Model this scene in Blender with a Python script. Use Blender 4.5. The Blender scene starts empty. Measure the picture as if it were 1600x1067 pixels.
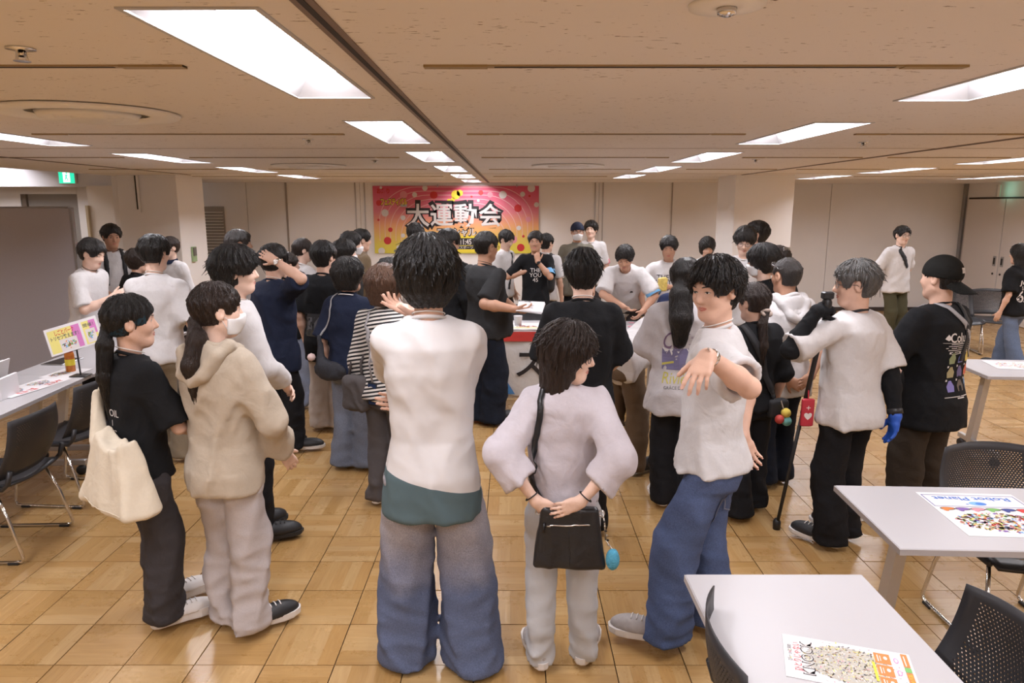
import bpy, math, random
import numpy as np
from mathutils import Vector, Matrix
SC = bpy.context.scene
COL = SC.collection
f32 = np.float32
R = math.radians
# ---------------------------------------------------------------- camera
CAM_H, CEIL, FPX = 1.95, 2.34, 1110.0
TH = math.atan(212.5 / FPX)
cd = bpy.data.cameras.new('camera'); cam = bpy.data.objects.new('camera', cd); COL.objects.link(cam)
cd.sensor_width = 36; cd.lens = FPX * 36 / 1600; cd.clip_start = .05
cam.location = (0, 0, CAM_H); cam.rotation_euler = (math.pi / 2 - TH, 0, 0)
SC.camera = cam
# ---------------------------------------------------------------- world and exposure
w = bpy.data.worlds.new('world'); SC.world = w; w.use_nodes = True
w.node_tree.nodes['Background'].inputs[0].default_value = (.9, .92, 1, 1)
w.node_tree.nodes['Background'].inputs[1].default_value = .25
vs = SC.view_settings
vs.view_transform = 'Standard'; vs.look = 'None'; vs.exposure = 0.60; vs.gamma = 1; vs.use_curve_mapping = False
LIGHT_POWER = 42.0          # emission of the ceiling fixtures
SC.cycles.max_bounces = 5; SC.cycles.diffuse_bounces = 4; SC.cycles.glossy_bounces = 2; SC.cycles.caustics_reflective = False; SC.cycles.caustics_refractive = False; SC.cycles.transparent_max_bounces = 12
LIGHT_COL = (.955, .94, 1.0)


def ray(u, v):
    x, y = (u - 800) / FPX, (v - 533.5) / FPX
    c, s = math.cos(TH), math.sin(TH)
    return np.array([x, c - y * s, -s - y * c])


def at(u, v, z):
    d = ray(u, v); t = (z - CAM_H) / d[2]; return d * t + [0, 0, CAM_H]


def atY(u, v, Y):
    d = ray(u, v); t = Y / d[1]; return d * t + [0, 0, CAM_H]


# ---------------------------------------------------------------- materials
MATS = {}


def _nodes(name):
    m = bpy.data.materials.new(name); m.use_nodes = True
    nt = m.node_tree; b = nt.nodes['Principled BSDF']
    return m, nt, b


def mat(name, col=(.8, .8, .8), rough=.5, metal=0, spec=.5, emit=None, es=0, alpha=1, trans=0, noise=None, bump=None, sheen=0, coords='Object', coat=0):
    """noise=(scale, amount, stretch) varies the colour; bump=(scale, strength, stretch)"""
    if name in MATS: return MATS[name]
    m, nt, b = _nodes(name); L = nt.links.new
    b.inputs['Base Color'].default_value = (*col, 1)
    b.inputs['Roughness'].default_value = rough; b.inputs['Metallic'].default_value = metal
    b.inputs['Specular IOR Level'].default_value = spec
    b.inputs['Alpha'].default_value = alpha; b.inputs['Transmission Weight'].default_value = trans
    b.inputs['Sheen Weight'].default_value = sheen; b.inputs['Coat Weight'].default_value = coat
    if emit: b.inputs['Emission Color'].default_value = (*emit, 1); b.inputs['Emission Strength'].default_value = es
    if noise or bump:
        tc = nt.nodes.new('ShaderNodeTexCoord')
    def tex(scale, st, det=3):
        mp = nt.nodes.new('ShaderNodeMapping'); mp.inputs['Scale'].default_value = st
        n = nt.nodes.new('ShaderNodeTexNoise'); n.inputs['Scale'].default_value = scale; n.inputs['Detail'].default_value = det
        n.inputs['Distortion'].default_value = .6
        L(tc.outputs[coords], mp.inputs[0]); L(mp.outputs[0], n.inputs['Vector']); return n
    if noise:
        n = tex(noise[0], noise[2] if len(noise) > 2 else (1, 1, 1))
        mx = nt.nodes.new('ShaderNodeMix'); mx.data_type = 'RGBA'
        a = noise[1]
        mx.inputs['A'].default_value = (*[c * (1 - a) for c in col], 1); mx.inputs['B'].default_value = (*[min(1, c * (1 + a)) for c in col], 1)
        L(n.outputs[0], mx.inputs['Factor']); L(mx.outputs['Result'], b.inputs['Base Color'])
    if bump:
        n = tex(bump[0], bump[2] if len(bump) > 2 else (1, 1, 1), 4)
        bp = nt.nodes.new('ShaderNodeBump'); bp.inputs['Strength'].default_value = bump[1]; bp.inputs['Distance'].default_value = .014
        L(n.outputs[0], bp.inputs['Height']); L(bp.outputs[0], b.inputs['Normal'])
    MATS[name] = m
    return m


def cloth(name, col, rough=.85, amt=.06):
    return mat(name, col, rough, spec=.2, noise=(60, amt), bump=(13, .5), sheen=.1 if max(col) > .1 else 0)


# ---------------------------------------------------------------- mesh helpers
class MB:
    """collects verts / faces with material slots, links them as ONE mesh object"""
    def __init__(s): s.v = []; s.f = []; s.m = []; s.n = 0
    def add(s, v, f, mi=0):
        v = np.asarray(v, float).reshape(-1, 3)
        s.v.append(v); s.f += [tuple(int(i) + s.n for i in q) for q in f]; s.m += [mi] * len(f); s.n += len(v); return s
    def box(s, x0, x1, y0, y1, z0, z1, mi=0, M=None):
        v = np.array([(x, y, z) for z in (z0, z1) for y in (y0, y1) for x in (x0, x1)], float)
        if M is not None: v = v @ np.array(M)[:3, :3].T + np.array(M)[:3, 3]
        return s.add(v, [(0, 2, 3, 1), (4, 5, 7, 6), (0, 1, 5, 4), (2, 6, 7, 3), (0, 4, 6, 2), (1, 3, 7, 5)], mi)
    def bbox(s, x0, x1, y0, y1, z0, z1, b=.004, mi=0, M=None):
        """box with chamfered vertical and top edges"""
        pts = [(x0 + b, y0), (x1 - b, y0), (x1, y0 + b), (x1, y1 - b), (x1 - b, y1), (x0 + b, y1), (x0, y1 - b), (x0, y0 + b)]
        cx, cy = (x0 + x1) / 2, (y0 + y1) / 2
        ins = [(x + (b if x < cx else -b), y + (b if y < cy else -b)) for x, y in pts]
        v = np.array([(x, y, z0 + b) for x, y in pts] + [(x, y, z1 - b) for x, y in pts] + [(x, y, z1) for x, y in ins] + [(x, y, z0) for x, y in ins], float)
        if M is not None: v = v @ np.array(M)[:3, :3].T + np.array(M)[:3, 3]
        f = [(i, (i + 1) % 8, 8 + (i + 1) % 8, 8 + i) for i in range(8)] + [(8 + i, 8 + (i + 1) % 8, 16 + (i + 1) % 8, 16 + i) for i in range(8)]
        f += [(24 + i, 24 + (i + 1) % 8, (i + 1) % 8, i) for i in range(8)]
        f += [tuple(range(16, 24)), tuple(reversed(range(24, 32)))]
        return s.add(v, f, mi)
    def prism(s, poly, z0, z1, mi=0, M=None):
        n = len(poly)
        v = np.array([(x, y, z0) for x, y in poly] + [(x, y, z1) for x, y in poly], float)
        if M is not None: v = v @ np.array(M)[:3, :3].T + np.array(M)[:3, 3]
        return s.add(v, [(i, (i + 1) % n, n + (i + 1) % n, n + i) for i in range(n)] + [tuple(reversed(range(n))), tuple(range(n, 2 * n))], mi)
    def tube(s, pts, r, n=8, mi=0, closed=False, flat=1.0, caps=True):
        P = np.asarray(pts, float); k = len(P)
        rs = np.full(k, r, float) if np.isscalar(r) else np.asarray(r, float)
        T = np.gradient(P, axis=0) if not closed else np.roll(P, -1, 0) - np.roll(P, 1, 0)
        T /= np.linalg.norm(T, axis=1)[:, None] + 1e-12
        ref = np.array([0, 0, 1.]) if abs(T[0][2]) < .9 else np.array([1., 0, 0])
        N = np.cross(T[0], ref); N /= np.linalg.norm(N)
        a = np.linspace(0, 2 * np.pi, n, endpoint=False); V = []
        for i in range(k):
            N = N - T[i] * (N @ T[i]); N /= np.linalg.norm(N) + 1e-12
            B = np.cross(T[i], N)
            V.append(P[i] + rs[i] * (np.cos(a)[:, None] * N + flat * np.sin(a)[:, None] * B))
        V = np.concatenate(V); f = []
        for i in range(k if closed else k - 1):
            j = (i + 1) % k
            f += [(i * n + q, i * n + (q + 1) % n, j * n + (q + 1) % n, j * n + q) for q in range(n)]
        if caps and not closed: f += [tuple(reversed(range(n))), tuple(range((k - 1) * n, k * n))]
        return s.add(V, f, mi)
    def lathe(s, prof, n=24, c=(0, 0, 0), mi=0, sx=1, sy=1):
        a = np.linspace(0, 2 * np.pi, n, endpoint=False); k = len(prof)
        V = np.concatenate([np.stack([c[0] + sx * r * np.cos(a), c[1] + sy * r * np.sin(a), np.full(n, c[2] + z)], 1) for r, z in prof])
        f = [(i * n + q, i * n + (q + 1) % n, (i + 1) * n + (q + 1) % n, (i + 1) * n + q) for i in range(k - 1) for q in range(n)]
        if prof[0][0] > 1e-5: f.append(tuple(reversed(range(n))))
        if prof[-1][0] > 1e-5: f.append(tuple(range((k - 1) * n, k * n)))
        return s.add(V, f, mi)
    def mesh(s, name, mats, smooth=False):
        me = bpy.data.meshes.new(name)
        V = np.concatenate(s.v) if s.v else np.zeros((0, 3))
        me.from_pydata(V.tolist(), [], s.f)
        for m in (mats if isinstance(mats, (list, tuple)) else [mats]): me.materials.append(m)
        if max(s.m, default=0): me.polygons.foreach_set('material_index', s.m)
        if smooth: me.polygons.foreach_set('use_smooth', [True] * len(s.f))
        me.update()
        return me
    def build(s, name, mats, parent=None, smooth=False, loc=None, rz=None):
        o = bpy.data.objects.new(name, s.mesh(name, mats, smooth)); COL.objects.link(o)
        if parent: o.parent = parent
        if loc is not None: o.location = loc
        if rz is not None: o.rotation_euler = (0, 0, rz)
        return o


def tag(o, label=None, cat=None, group=None, kind=None):
    if label: o['label'] = label
    if cat: o['category'] = cat
    if group: o['group'] = group
    if kind: o['kind'] = kind
    return o


def empty(name, loc=(0, 0, 0), rz=0):
    o = bpy.data.objects.new(name, None); COL.objects.link(o); o.location = loc; o.rotation_euler = (0, 0, rz)
    o.empty_display_size = .1
    return o


def copy_tree(o, parent=None):
    c = o.copy(); COL.objects.link(c); c.parent = parent
    for ch in list(o.children): copy_tree(ch, c)
    return c


def struct(o): o['kind'] = 'structure'; return o


# ---------------------------------------------------------------- lettering (built-in font)
_TXT = {}


def text_geo(s, bold=0.0, shear=0.0, spacing=1.0):
    """letter outlines as flat triangles, height normalised so that font size = 1; centred"""
    key = (s, bold, shear, spacing)
    if key in _TXT: return _TXT[key]
    cu = bpy.data.curves.new('lettering', 'FONT'); cu.body = s; cu.size = 1; cu.align_x = 'CENTER'; cu.align_y = 'CENTER'
    cu.offset = bold; cu.shear = shear; cu.space_character = spacing; cu.resolution_u = 3; cu.fill_mode = 'FRONT'
    o = bpy.data.objects.new('lettering', cu); COL.objects.link(o)
    dg = bpy.context.evaluated_depsgraph_get(); me = bpy.data.meshes.new_from_object(o.evaluated_get(dg))
    v = np.array([q.co[:] for q in me.vertices], float).reshape(-1, 3); f = [tuple(p.vertices) for p in me.polygons]
    bpy.data.objects.remove(o); bpy.data.curves.remove(cu); bpy.data.meshes.remove(me)
    if len(v): v[:, 0] -= (v[:, 0].min() + v[:, 0].max()) / 2; v[:, 1] -= (v[:, 1].min() + v[:, 1].max()) / 2
    _TXT[key] = (v, f); return v, f


def put_text(mb, s, O, X, Yv, size, mi=0, bold=0.0, width=None, shear=0.0, lift=0, spacing=1.0):
    """write s on the plane O + x*X + y*Y; width squeezes it to that width"""
    v, f = text_geo(s, bold, shear, spacing)
    if not len(v): return
    X = np.asarray(X, float); Yv = np.asarray(Yv, float); N = np.cross(X, Yv)
    sx = size if width is None else width / (v[:, 0].max() - v[:, 0].min())
    mb.add(np.asarray(O, float) + v[:, :1] * sx * X + v[:, 1:2] * size * Yv + lift * N, f, mi)


# ---------------------------------------------------------------- signed-distance modelling
def smin(a, b, k):
    if k <= 0: return np.minimum(a, b)
    h = np.maximum(k - np.abs(a - b), 0) / k
    return np.minimum(a, b) - h * h * k * f32(.25)


def smax(a, b, k): return -smin(-a, -b, k)


def cap(P, a, b, ra, rb, fl=None):
    a = np.asarray(a, f32); b = np.asarray(b, f32); ab = b - a
    q = P - a
    t = np.clip(q @ ab / max(float(ab @ ab), 1e-9), 0, 1)
    q = q - t[:, None] * ab
    return np.sqrt(np.einsum('ij,ij->i', q, q)) - (f32(ra) + t * f32(rb - ra))


def ell(P, c, r, A=None):
    q = P - np.asarray(c, f32)
    if A is not None: q = q @ np.asarray(A, f32).T
    r = np.asarray(r, f32); u = q / r
    k0 = np.sqrt(np.einsum('ij,ij->i', u, u)); u = u / r
    k1 = np.sqrt(np.einsum('ij,ij->i', u, u))
    return k0 * (k0 - 1) / np.maximum(k1, 1e-6)


def loft(P, O, A, z, rx, ry, cx=None, cy=None, p=2.0, k=.02):
    """A rows: right, forward, up"""
    q = (P - np.asarray(O, f32)) @ np.asarray(A, f32).T
    z = np.asarray(z, f32)
    X = np.interp(q[:, 2], z, rx).astype(f32); Y = np.interp(q[:, 2], z, ry).astype(f32)
    x = q[:, 0]; y = q[:, 1]
    if cx is not None: x = x - np.interp(q[:, 2], z, cx).astype(f32)
    if cy is not None: y = y - np.interp(q[:, 2], z, cy).astype(f32)
    u = np.abs(x) / X; v = np.abs(y) / Y
    r = np.sqrt(u * u + v * v) if p == 2 else (u ** p + v ** p) ** (1 / p)
    g = np.sqrt((u / X) ** 2 + (v / Y) ** 2) / np.maximum(np.sqrt(u * u + v * v), 1e-4)
    d = (r - 1) / np.maximum(g, 1e-3)
    return smax(d, np.maximum(z[0] - q[:, 2], q[:, 2] - z[-1]), k)


def rbox(P, O, A, h, r):
    q = np.abs((P - np.asarray(O, f32)) @ np.asarray(A, f32).T) - (np.asarray(h, f32) - f32(r))
    m = np.maximum(q, 0)
    return np.sqrt(np.einsum('ij,ij->i', m, m)) + np.minimum(q.max(1), 0) - f32(r)


def folds(P, fx, fy, fz, s):
    x, y, z = P[:, 0] * f32(fx), P[:, 1] * f32(fy), P[:, 2] * f32(fz)
    a = np.sin(x + 1.7 * np.sin(y * .8 + z * .6 + s) + s) * np.cos(z + 1.4 * np.sin(x * .7 - y * .5 + 2 * s))
    return (a + .5 * np.sin(1.9 * y + 2.1 * z + 1.2 * np.sin(1.3 * x + s) + 3 * s)).astype(f32)


_E = np.array([(0, 1), (2, 3), (4, 5), (6, 7), (0, 2), (1, 3), (4, 6), (5, 7), (0, 4), (1, 5), (2, 6), (3, 7)])
_C = np.array([(i & 1, i >> 1 & 1, i >> 2 & 1) for i in range(8)])


def sdf_mesh(fn, lo, hi, h, slack=1.35):
    """sparse surface nets: vertices and quads of fn = 0"""
    B = 6; lo = np.asarray(lo, float) - 2 * h; hi = np.asarray(hi, float) + 2 * h
    nb = np.maximum(1, np.ceil((hi - lo) / (h * B)).astype(int))
    g = np.stack(np.meshgrid(*[np.arange(n) for n in nb], indexing='ij'), -1).reshape(-1, 3)
    d = fn((lo + (g + .5) * h * B).astype(f32))
    g = g[np.abs(d) < B * h * .87 * slack + .006]
    if not len(g): return np.zeros((0, 3)), np.zeros((0, 4), int)
    n1 = B + 1
    o = np.stack(np.meshgrid(*[np.arange(n1)] * 3, indexing='ij'), -1)
    gp = g[:, None, None, None, :] * B + o
    D = fn((lo + gp.reshape(-1, 3) * h).astype(f32)).reshape(len(g), n1, n1, n1)
    D = np.where(np.abs(D) < 1e-7, f32(1e-7), D)
    cv = np.stack([D[:, c[0]:c[0] + B, c[1]:c[1] + B, c[2]:c[2] + B] for c in _C], -1)
    ins = cv < 0; s = ins.sum(-1); act = (s > 0) & (s < 8)
    bi = np.nonzero(act)
    vals = cv[act]; cell = g[bi[0]] * B + np.stack(bi[1:], 1)
    a = vals[:, _E[:, 0]]; b = vals[:, _E[:, 1]]; m = (a < 0) != (b < 0)
    t = np.where(m, a / np.where(m, a - b, 1), 0)
    pe = _C[_E[:, 0]][None] + t[..., None] * (_C[_E[:, 1]] - _C[_E[:, 0]])[None]
    V = (pe * m[..., None]).sum(1) / m.sum(1)[:, None] + cell
    V = lo + V * h
    N = nb * B + 2
    key = lambda c: (c[:, 0] * N[1] + c[:, 1]) * N[2] + c[:, 2]
    k = key(cell); order = np.argsort(k); ks = k[order]; Q = []
    def find(c):
        kk = key(c); i = np.searchsorted(ks, kk); i = np.minimum(i, len(ks) - 1)
        ok = (ks[i] == kk) & (c >= 0).all(1); return order[i], ok
    for ax in range(3):
        sl0 = [slice(0, B)] * 3; sl1 = list(sl0); sl1[ax] = slice(1, B + 1)
        A0 = D[(slice(None), *sl0)] < 0; A1 = D[(slice(None), *sl1)] < 0
        e = np.nonzero(A0 != A1)
        if not len(e[0]): continue
        c = g[e[0]] * B + np.stack(e[1:], 1); inside = A0[e]
        u = np.zeros(3, int); u[(ax + 1) % 3] = 1; v = np.zeros(3, int); v[(ax + 2) % 3] = 1
        i0, o0 = find(c); i1, o1 = find(c - u); i2, o2 = find(c - u - v); i3, o3 = find(c - v)
        ok = o0 & o1 & o2 & o3
        q = np.stack([i0, i1, i2, i3], 1)[ok]; ins_ = inside[ok]
        q[~ins_] = q[~ins_][:, ::-1]
        Q.append(q)
    return V, np.concatenate(Q) if Q else np.zeros((0, 4), int)


def np_mesh(name, V, Q, mats, mi=None, smooth=True):
    """fast mesh from numpy quads"""
    me = bpy.data.meshes.new(name)
    me.vertices.add(len(V)); me.vertices.foreach_set('co', np.asarray(V, f32).ravel())
    me.loops.add(Q.size); me.loops.foreach_set('vertex_index', Q.ravel().astype(np.int32))
    me.polygons.add(len(Q)); me.polygons.foreach_set('loop_start', np.arange(0, Q.size, 4, dtype=np.int32))
    for m in (mats if isinstance(mats, (list, tuple)) else [mats]): me.materials.append(m)
    if mi is not None: me.polygons.foreach_set('material_index', np.asarray(mi, np.int32))
    me.update(calc_edges=True); me.validate()
    if smooth: me.polygons.foreach_set('use_smooth', np.ones(len(me.polygons), bool))
    return me


def np_obj(name, V, Q, mats, parent=None, mi=None):
    o = bpy.data.objects.new(name, np_mesh(name, V, Q, mats, mi)); COL.objects.link(o)
    if parent: o.parent = parent
    return o


def stick(P, fn, direction, off=.0015, steps=14):
    """slide points along direction until they lie off above the surface fn = 0"""
    P = np.asarray(P, f32).copy(); d = np.asarray(direction, f32); d = d / np.linalg.norm(d)
    for _ in range(steps): P = P + d * np.clip(fn(P) - f32(off), -.05, .05)[:, None] * f32(.9)
    return P
# letter shapes are made once, while the scene is still empty
for _k in [('大', 0.05, 0.0, 1.0), ('大', 0.004, 0.0, 1.0), ('運', 0.05, 0.0, 1.0), ('運', 0.004, 0.0, 1.0), ('動', 0.05, 0.0, 1.0), ('動', 0.004, 0.0, 1.0), ('会', 0.05, 0.0, 1.0), ('会', 0.004, 0.0, 1.0), ('スペシャル', 0.09, 0.0, 1.0), ('スペシャル', 0.02, 0.0, 1.0), ('11:00→11:45', 0.02, 0.0, 1.0), ('@日東京スポーツ', 0.01, 0.0, 1.0), ('お祭り', 0.05, 0.0, 1.0), ('フェスティバル', 0.09, 0.0, 1.0), ('フェスティバル', 0.04, 0.0, 1.0), ('ぴーっと500', 0, 0.0, 1.0), ('ひとりじゃない', 0.0, 0.0, 1.0), ('KNOCK', 0.02, 0.0, 1.0), ('KNOCK', -0.012, 0.0, 1.0), ('フェスティバル', 0.01, 0.0, 1.0), ('Robot Planet', 0.012, 0.0, 1.0), ('エルヤ', 0.03, 0.0, 1.0), ('パズル', 0.03, 0.0, 1.0), ('ロゴ', 0.03, 0.0, 1.0), ('しごとパーク', 0.02, 0.0, 1.0), ('トリセツ教えます！', 0.02, 0.0, 1.0), ('開催！', 0.01, 0.0, 1.0), ('ス', 0.02, 0.0, 1.0), ('ポーツ', 0.02, 0.0, 1.0), ('THE', 0.01, 0.0, 1.0), ('YOU', 0.01, 0.0, 1.0), ('45', 0.01, 0.0, 1.0), ('Co', 0, 0.3, 1.0), ('ANGELES', 0.0, 0.0, 1.0), ('AZOST', 0.0, 0.0, 1.0), ('Rivière', 0.0, 0.25, 1.0), ('GRÂCE DE LA TERRE', 0.0, 0.0, 1.0), ('YOUTH', 0.01, 0.0, 1.0), ("'45", 0.01, 0.0, 1.0), ('JOEY', 0.02, 0.0, 1.0), ('USA', 0.02, 0.0, 1.0), ('62', 0.02, 0.0, 1.0), ('VOIL', 0.0, 0.0, 1.0), ('I', 0.0, 0.0, 1.0), ('UC', 0.0, 0.0, 1.0), ('競技説明', 0.02, 0.0, 1.0), ('ルール', 0.0, 0.0, 1.0), ('チーム', 0.0, 0.0, 1.0), ('♥', 0.0, 0.0, 1.0), ('+', 0.0, 0.0, 1.0), ('WIND', 0.0, 0.0, 1.0), ('Columbia', 0.015, 0.0, 1.0)]:
    text_geo(*_k)


# ================================================================ people
SKIN = mat('skin', (.70, .445, .335), .5, spec=.35, noise=(35, .08), bump=(160, .08))
SKIN_TAN = mat('skin_tanned', (.54, .305, .205), .5, spec=.35, noise=(35, .08), bump=(160, .08))
SKIN_FAIR = mat('skin_fair', (.78, .54, .43), .5, spec=.35, noise=(35, .07), bump=(160, .08))
LIP = mat('lips', (.50, .17, .14), .4); EYEW = mat('eye_white', (.75, .72, .70), .25); IRIS = mat('iris', (.012, .008, .006), .12)
NAIL = mat('nails', (.68, .42, .34), .3)


def hairmat(name, c, rough=.36):
    return mat(name, c, rough, spec=.5, noise=(30, .5, (6, 6, .6)), bump=(34, .8, (7, 7, .35)))


HBLACK = hairmat('hair_black', (.0085, .007, .0065)); HDARK = hairmat('hair_dark_brown', (.022, .012, .0085))
HBROWN = hairmat('hair_brown', (.085, .042, .024)); HGREY = hairmat('hair_grey', (.10, .095, .09)); HSALT = hairmat('hair_salt', (.035, .03, .028))
HTEAL = hairmat('hair_teal_streak', (.012, .045, .07))


def nrm(v): v = np.asarray(v, float); return v / (np.linalg.norm(v) + 1e-9)


def rotz(a): c, s = math.cos(a), math.sin(a); return np.array([[c, -s, 0], [s, c, 0], [0, 0, 1.]])
def rotx(a): c, s = math.cos(a), math.sin(a); return np.array([[1, 0, 0], [0, c, -s], [0, s, c.__float__()]])
def roty(a): c, s = math.cos(a), math.sin(a); return np.array([[c, 0, s], [0, 1, 0], [-s, 0, c]])


def ik(a, b, l1, l2, pole):
    a = np.asarray(a, float); b = np.asarray(b, float); d = b - a; L = np.linalg.norm(d)
    if L > .995 * (l1 + l2): b = a + d * (.995 * (l1 + l2) / L); d = b - a; L = np.linalg.norm(d)
    x = (l1 * l1 - l2 * l2 + L * L) / (2 * L); h = math.sqrt(max(l1 * l1 - x * x, 0))
    u = d / L; p = np.asarray(pole, float); p = nrm(p - u * (p @ u))
    return a + u * x + p * h, b


def hand_prims(wr, f, n, side, curl, k, spread=1.0, thumb=None, fing=None):
    """capsules of a hand: (palm list, finger list); fing overrides the curl of each finger"""
    f = nrm(f); n = nrm(np.asarray(n, float) - f * (np.asarray(n, float) @ f)); t = np.cross(f, n) * (1 if side > 0 else -1)
    palm = []; fingers = []; tips = []
    lat = (.029, .0098, -.0098, -.028); ln = (.070, .078, .072, .056); rr = (.0092, .0095, .0090, .0078); kn = (.083, .088, .084, .076)
    for i in range(4):
        b = wr + t * lat[i] * .45 * k + f * .004 * k; e = wr + t * lat[i] * k + f * kn[i] * k
        palm.append((b, e, .0165 * k, .0115 * k))
        c = curl if fing is None else fing[i]; ang = c * .55; p = e; dirb = nrm(f + t * lat[i] * 3.2 * spread)
        for j, (sl, kr) in enumerate(((.45, 1), (.31, .92), (.24, .82))):
            dd = dirb * math.cos(ang) + n * math.sin(ang); q = p + dd * ln[i] * sl * k
            fingers.append((p, q, rr[i] * kr * k, rr[i] * (kr - .08) * k)); p = q; ang += c * .85
        tips.append((p, dd, -nrm(n * math.cos(ang - c * .85) - dirb * math.sin(ang - c * .85)), rr[i] * k))
    td = nrm(t * .75 + f * .62 + n * .35) if thumb is None else nrm(t * thumb[0] + f * thumb[1] + n * thumb[2])
    b = wr + t * .014 * k + f * .018 * k; m = b + td * .042 * k
    palm.append((b, m, .0165 * k, .0125 * k))
    td2 = nrm(td + f * .45 + n * .15); e = m + td2 * .032 * k; fingers.append((m, e, .0118 * k, .0100 * k))
    td3 = nrm(td2 + f * .25); fingers.append((e, e + td3 * .024 * k, .0100 * k, .0085 * k))
    palm.append((wr + t * .02 * k + f * .045 * k + n * .004 * k, wr - t * .02 * k + f * .05 * k + n * .002 * k, .014 * k, .014 * k))
    return palm, fingers, tips


def head_fn(HM, HO, k, jaw=1.0, neck=None, ears=True):
    """skin of head and neck; HM rows right, forward, up of the head"""
    A = np.asarray(HM, f32); O = np.asarray(HO, f32); k = f32(k)
    def fn(P):
        q = ((P - O) @ A.T) / k
        qa = q.copy(); qa[:, 0] = np.abs(qa[:, 0])
        d = ell(q, (0, -.012, .034), (.0745, .0935, .084))
        d = smin(d, ell(q, (0, .026, -.032), (.059 * jaw, .060, .078)), .035)
        d = smin(d, cap(q, (0, .055, -.094), (0, .06, -.09), .022, .022), .03)
        d = smin(d, cap(qa, (.05 * jaw, -.005, -.055), (.02, .052, -.094), .017, .017), .03)
        d = smin(d, ell(qa, (.036, .055, -.022), (.024, .022, .026)), .025)
        d = smin(d, cap(qa, (.012, .081, .026), (.043, .068, .026), .010, .009), .016)
        d = smax(d, -ell(qa, (.031, .096, .008), (.020, .018, .013)), .014)
        d = smin(d, ell(qa, (.031, .0695, .006), (.0145, .0125, .0115)), .006)
        d = smin(d, cap(q, (0, .082, .014), (0, .1000, -.024), .0075, .0115), .010)
        d = smin(d, cap(qa, (.0, .092, -.030), (.0115, .0855, -.030), .009, .0075), .006)
        d = smin(d, cap(qa, (0, .0835, -.0535), (.016, .0765, -.055), .0070, .005), .006)
        d = smin(d, cap(qa, (0, .0815, -.0655), (.014, .0755, -.0635), .0078, .005), .006)
        d = smax(d, -cap(qa, (0, .0935, -.0597), (.022, .0825, -.0597), .0026, .002), .004)
        if ears:
            e = ell(qa, (.0775, -.010, -.004), (.0115, .021, .031))
            e = smax(e, -ell(qa, (.088, -.005, .001), (.009, .011, .017)), .006)
            d = smin(d, e, .008)
        d = d * k
        if neck is not None:
            d = smin(d, cap(P, neck[0], neck[1], neck[2], neck[3]), .03)
        return d
    return fn


def patch(fn, HM, HO, k, poly, off, rings=3):
    """flat outline (x, z in head space) laid on the face"""
    poly = np.asarray(poly, float); c = poly.mean(0); n = len(poly); pts = [c]
    for r in range(1, rings + 1): pts += list(c + (poly - c) * r / rings)
    pts = np.array(pts); q = np.stack([pts[:, 0], np.full(len(pts), .125), pts[:, 1]], 1) * k
    V = stick(q @ HM + HO, fn, -HM[1], off)
    f = [(0, 1 + i, 1 + (i + 1) % n) for i in range(n)]
    for r in range(rings - 1):
        a = 1 + r * n; b = a + n
        f += [(a + i, b + i, b + (i + 1) % n, a + (i + 1) % n) for i in range(n)]
    return V, [tuple(reversed(q)) for q in f]


def arc(x0, x1, zf, w, n=7):
    xs = np.linspace(x0, x1, n); z = np.array([zf(t) for t in np.linspace(0, 1, n)]); ww = np.array([w * (1 - abs(2 * t - .8) ** 3 * .5) for t in np.linspace(0, 1, n)])
    return list(zip(xs, z + ww)) + list(zip(xs[::-1], (z - ww)[::-1]))


STYLES = {  # thickness, bottom of the back, fringe, cover ears, flare, wave
    'short': dict(t=.020, L=.074, fr=.114, ear=.9, nape=.5), 'crop': dict(t=.013, L=.066, fr=.120, ear=1.0, nape=.4),
    'buzz': dict(t=.006, L=.06, fr=.118, ear=1.1, nape=.3), 'mop': dict(t=.031, L=.092, fr=.096, ear=.45, nape=.6),
    'part': dict(t=.025, L=.084, fr=.114, ear=.65, nape=.6), 'bob': dict(t=.026, L=.135, fr=.089, ear=0, nape=1.0),
    'midlong': dict(t=.026, L=.185, fr=.082, ear=0, nape=1.1), 'long': dict(t=.022, L=.33, fr=.082, ear=0, nape=1.05),
    'pony': dict(t=.012, L=.058, fr=.098, ear=.75, nape=.4), 'bun': dict(t=.012, L=.07, fr=.100, ear=.9, nape=.4)}


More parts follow.
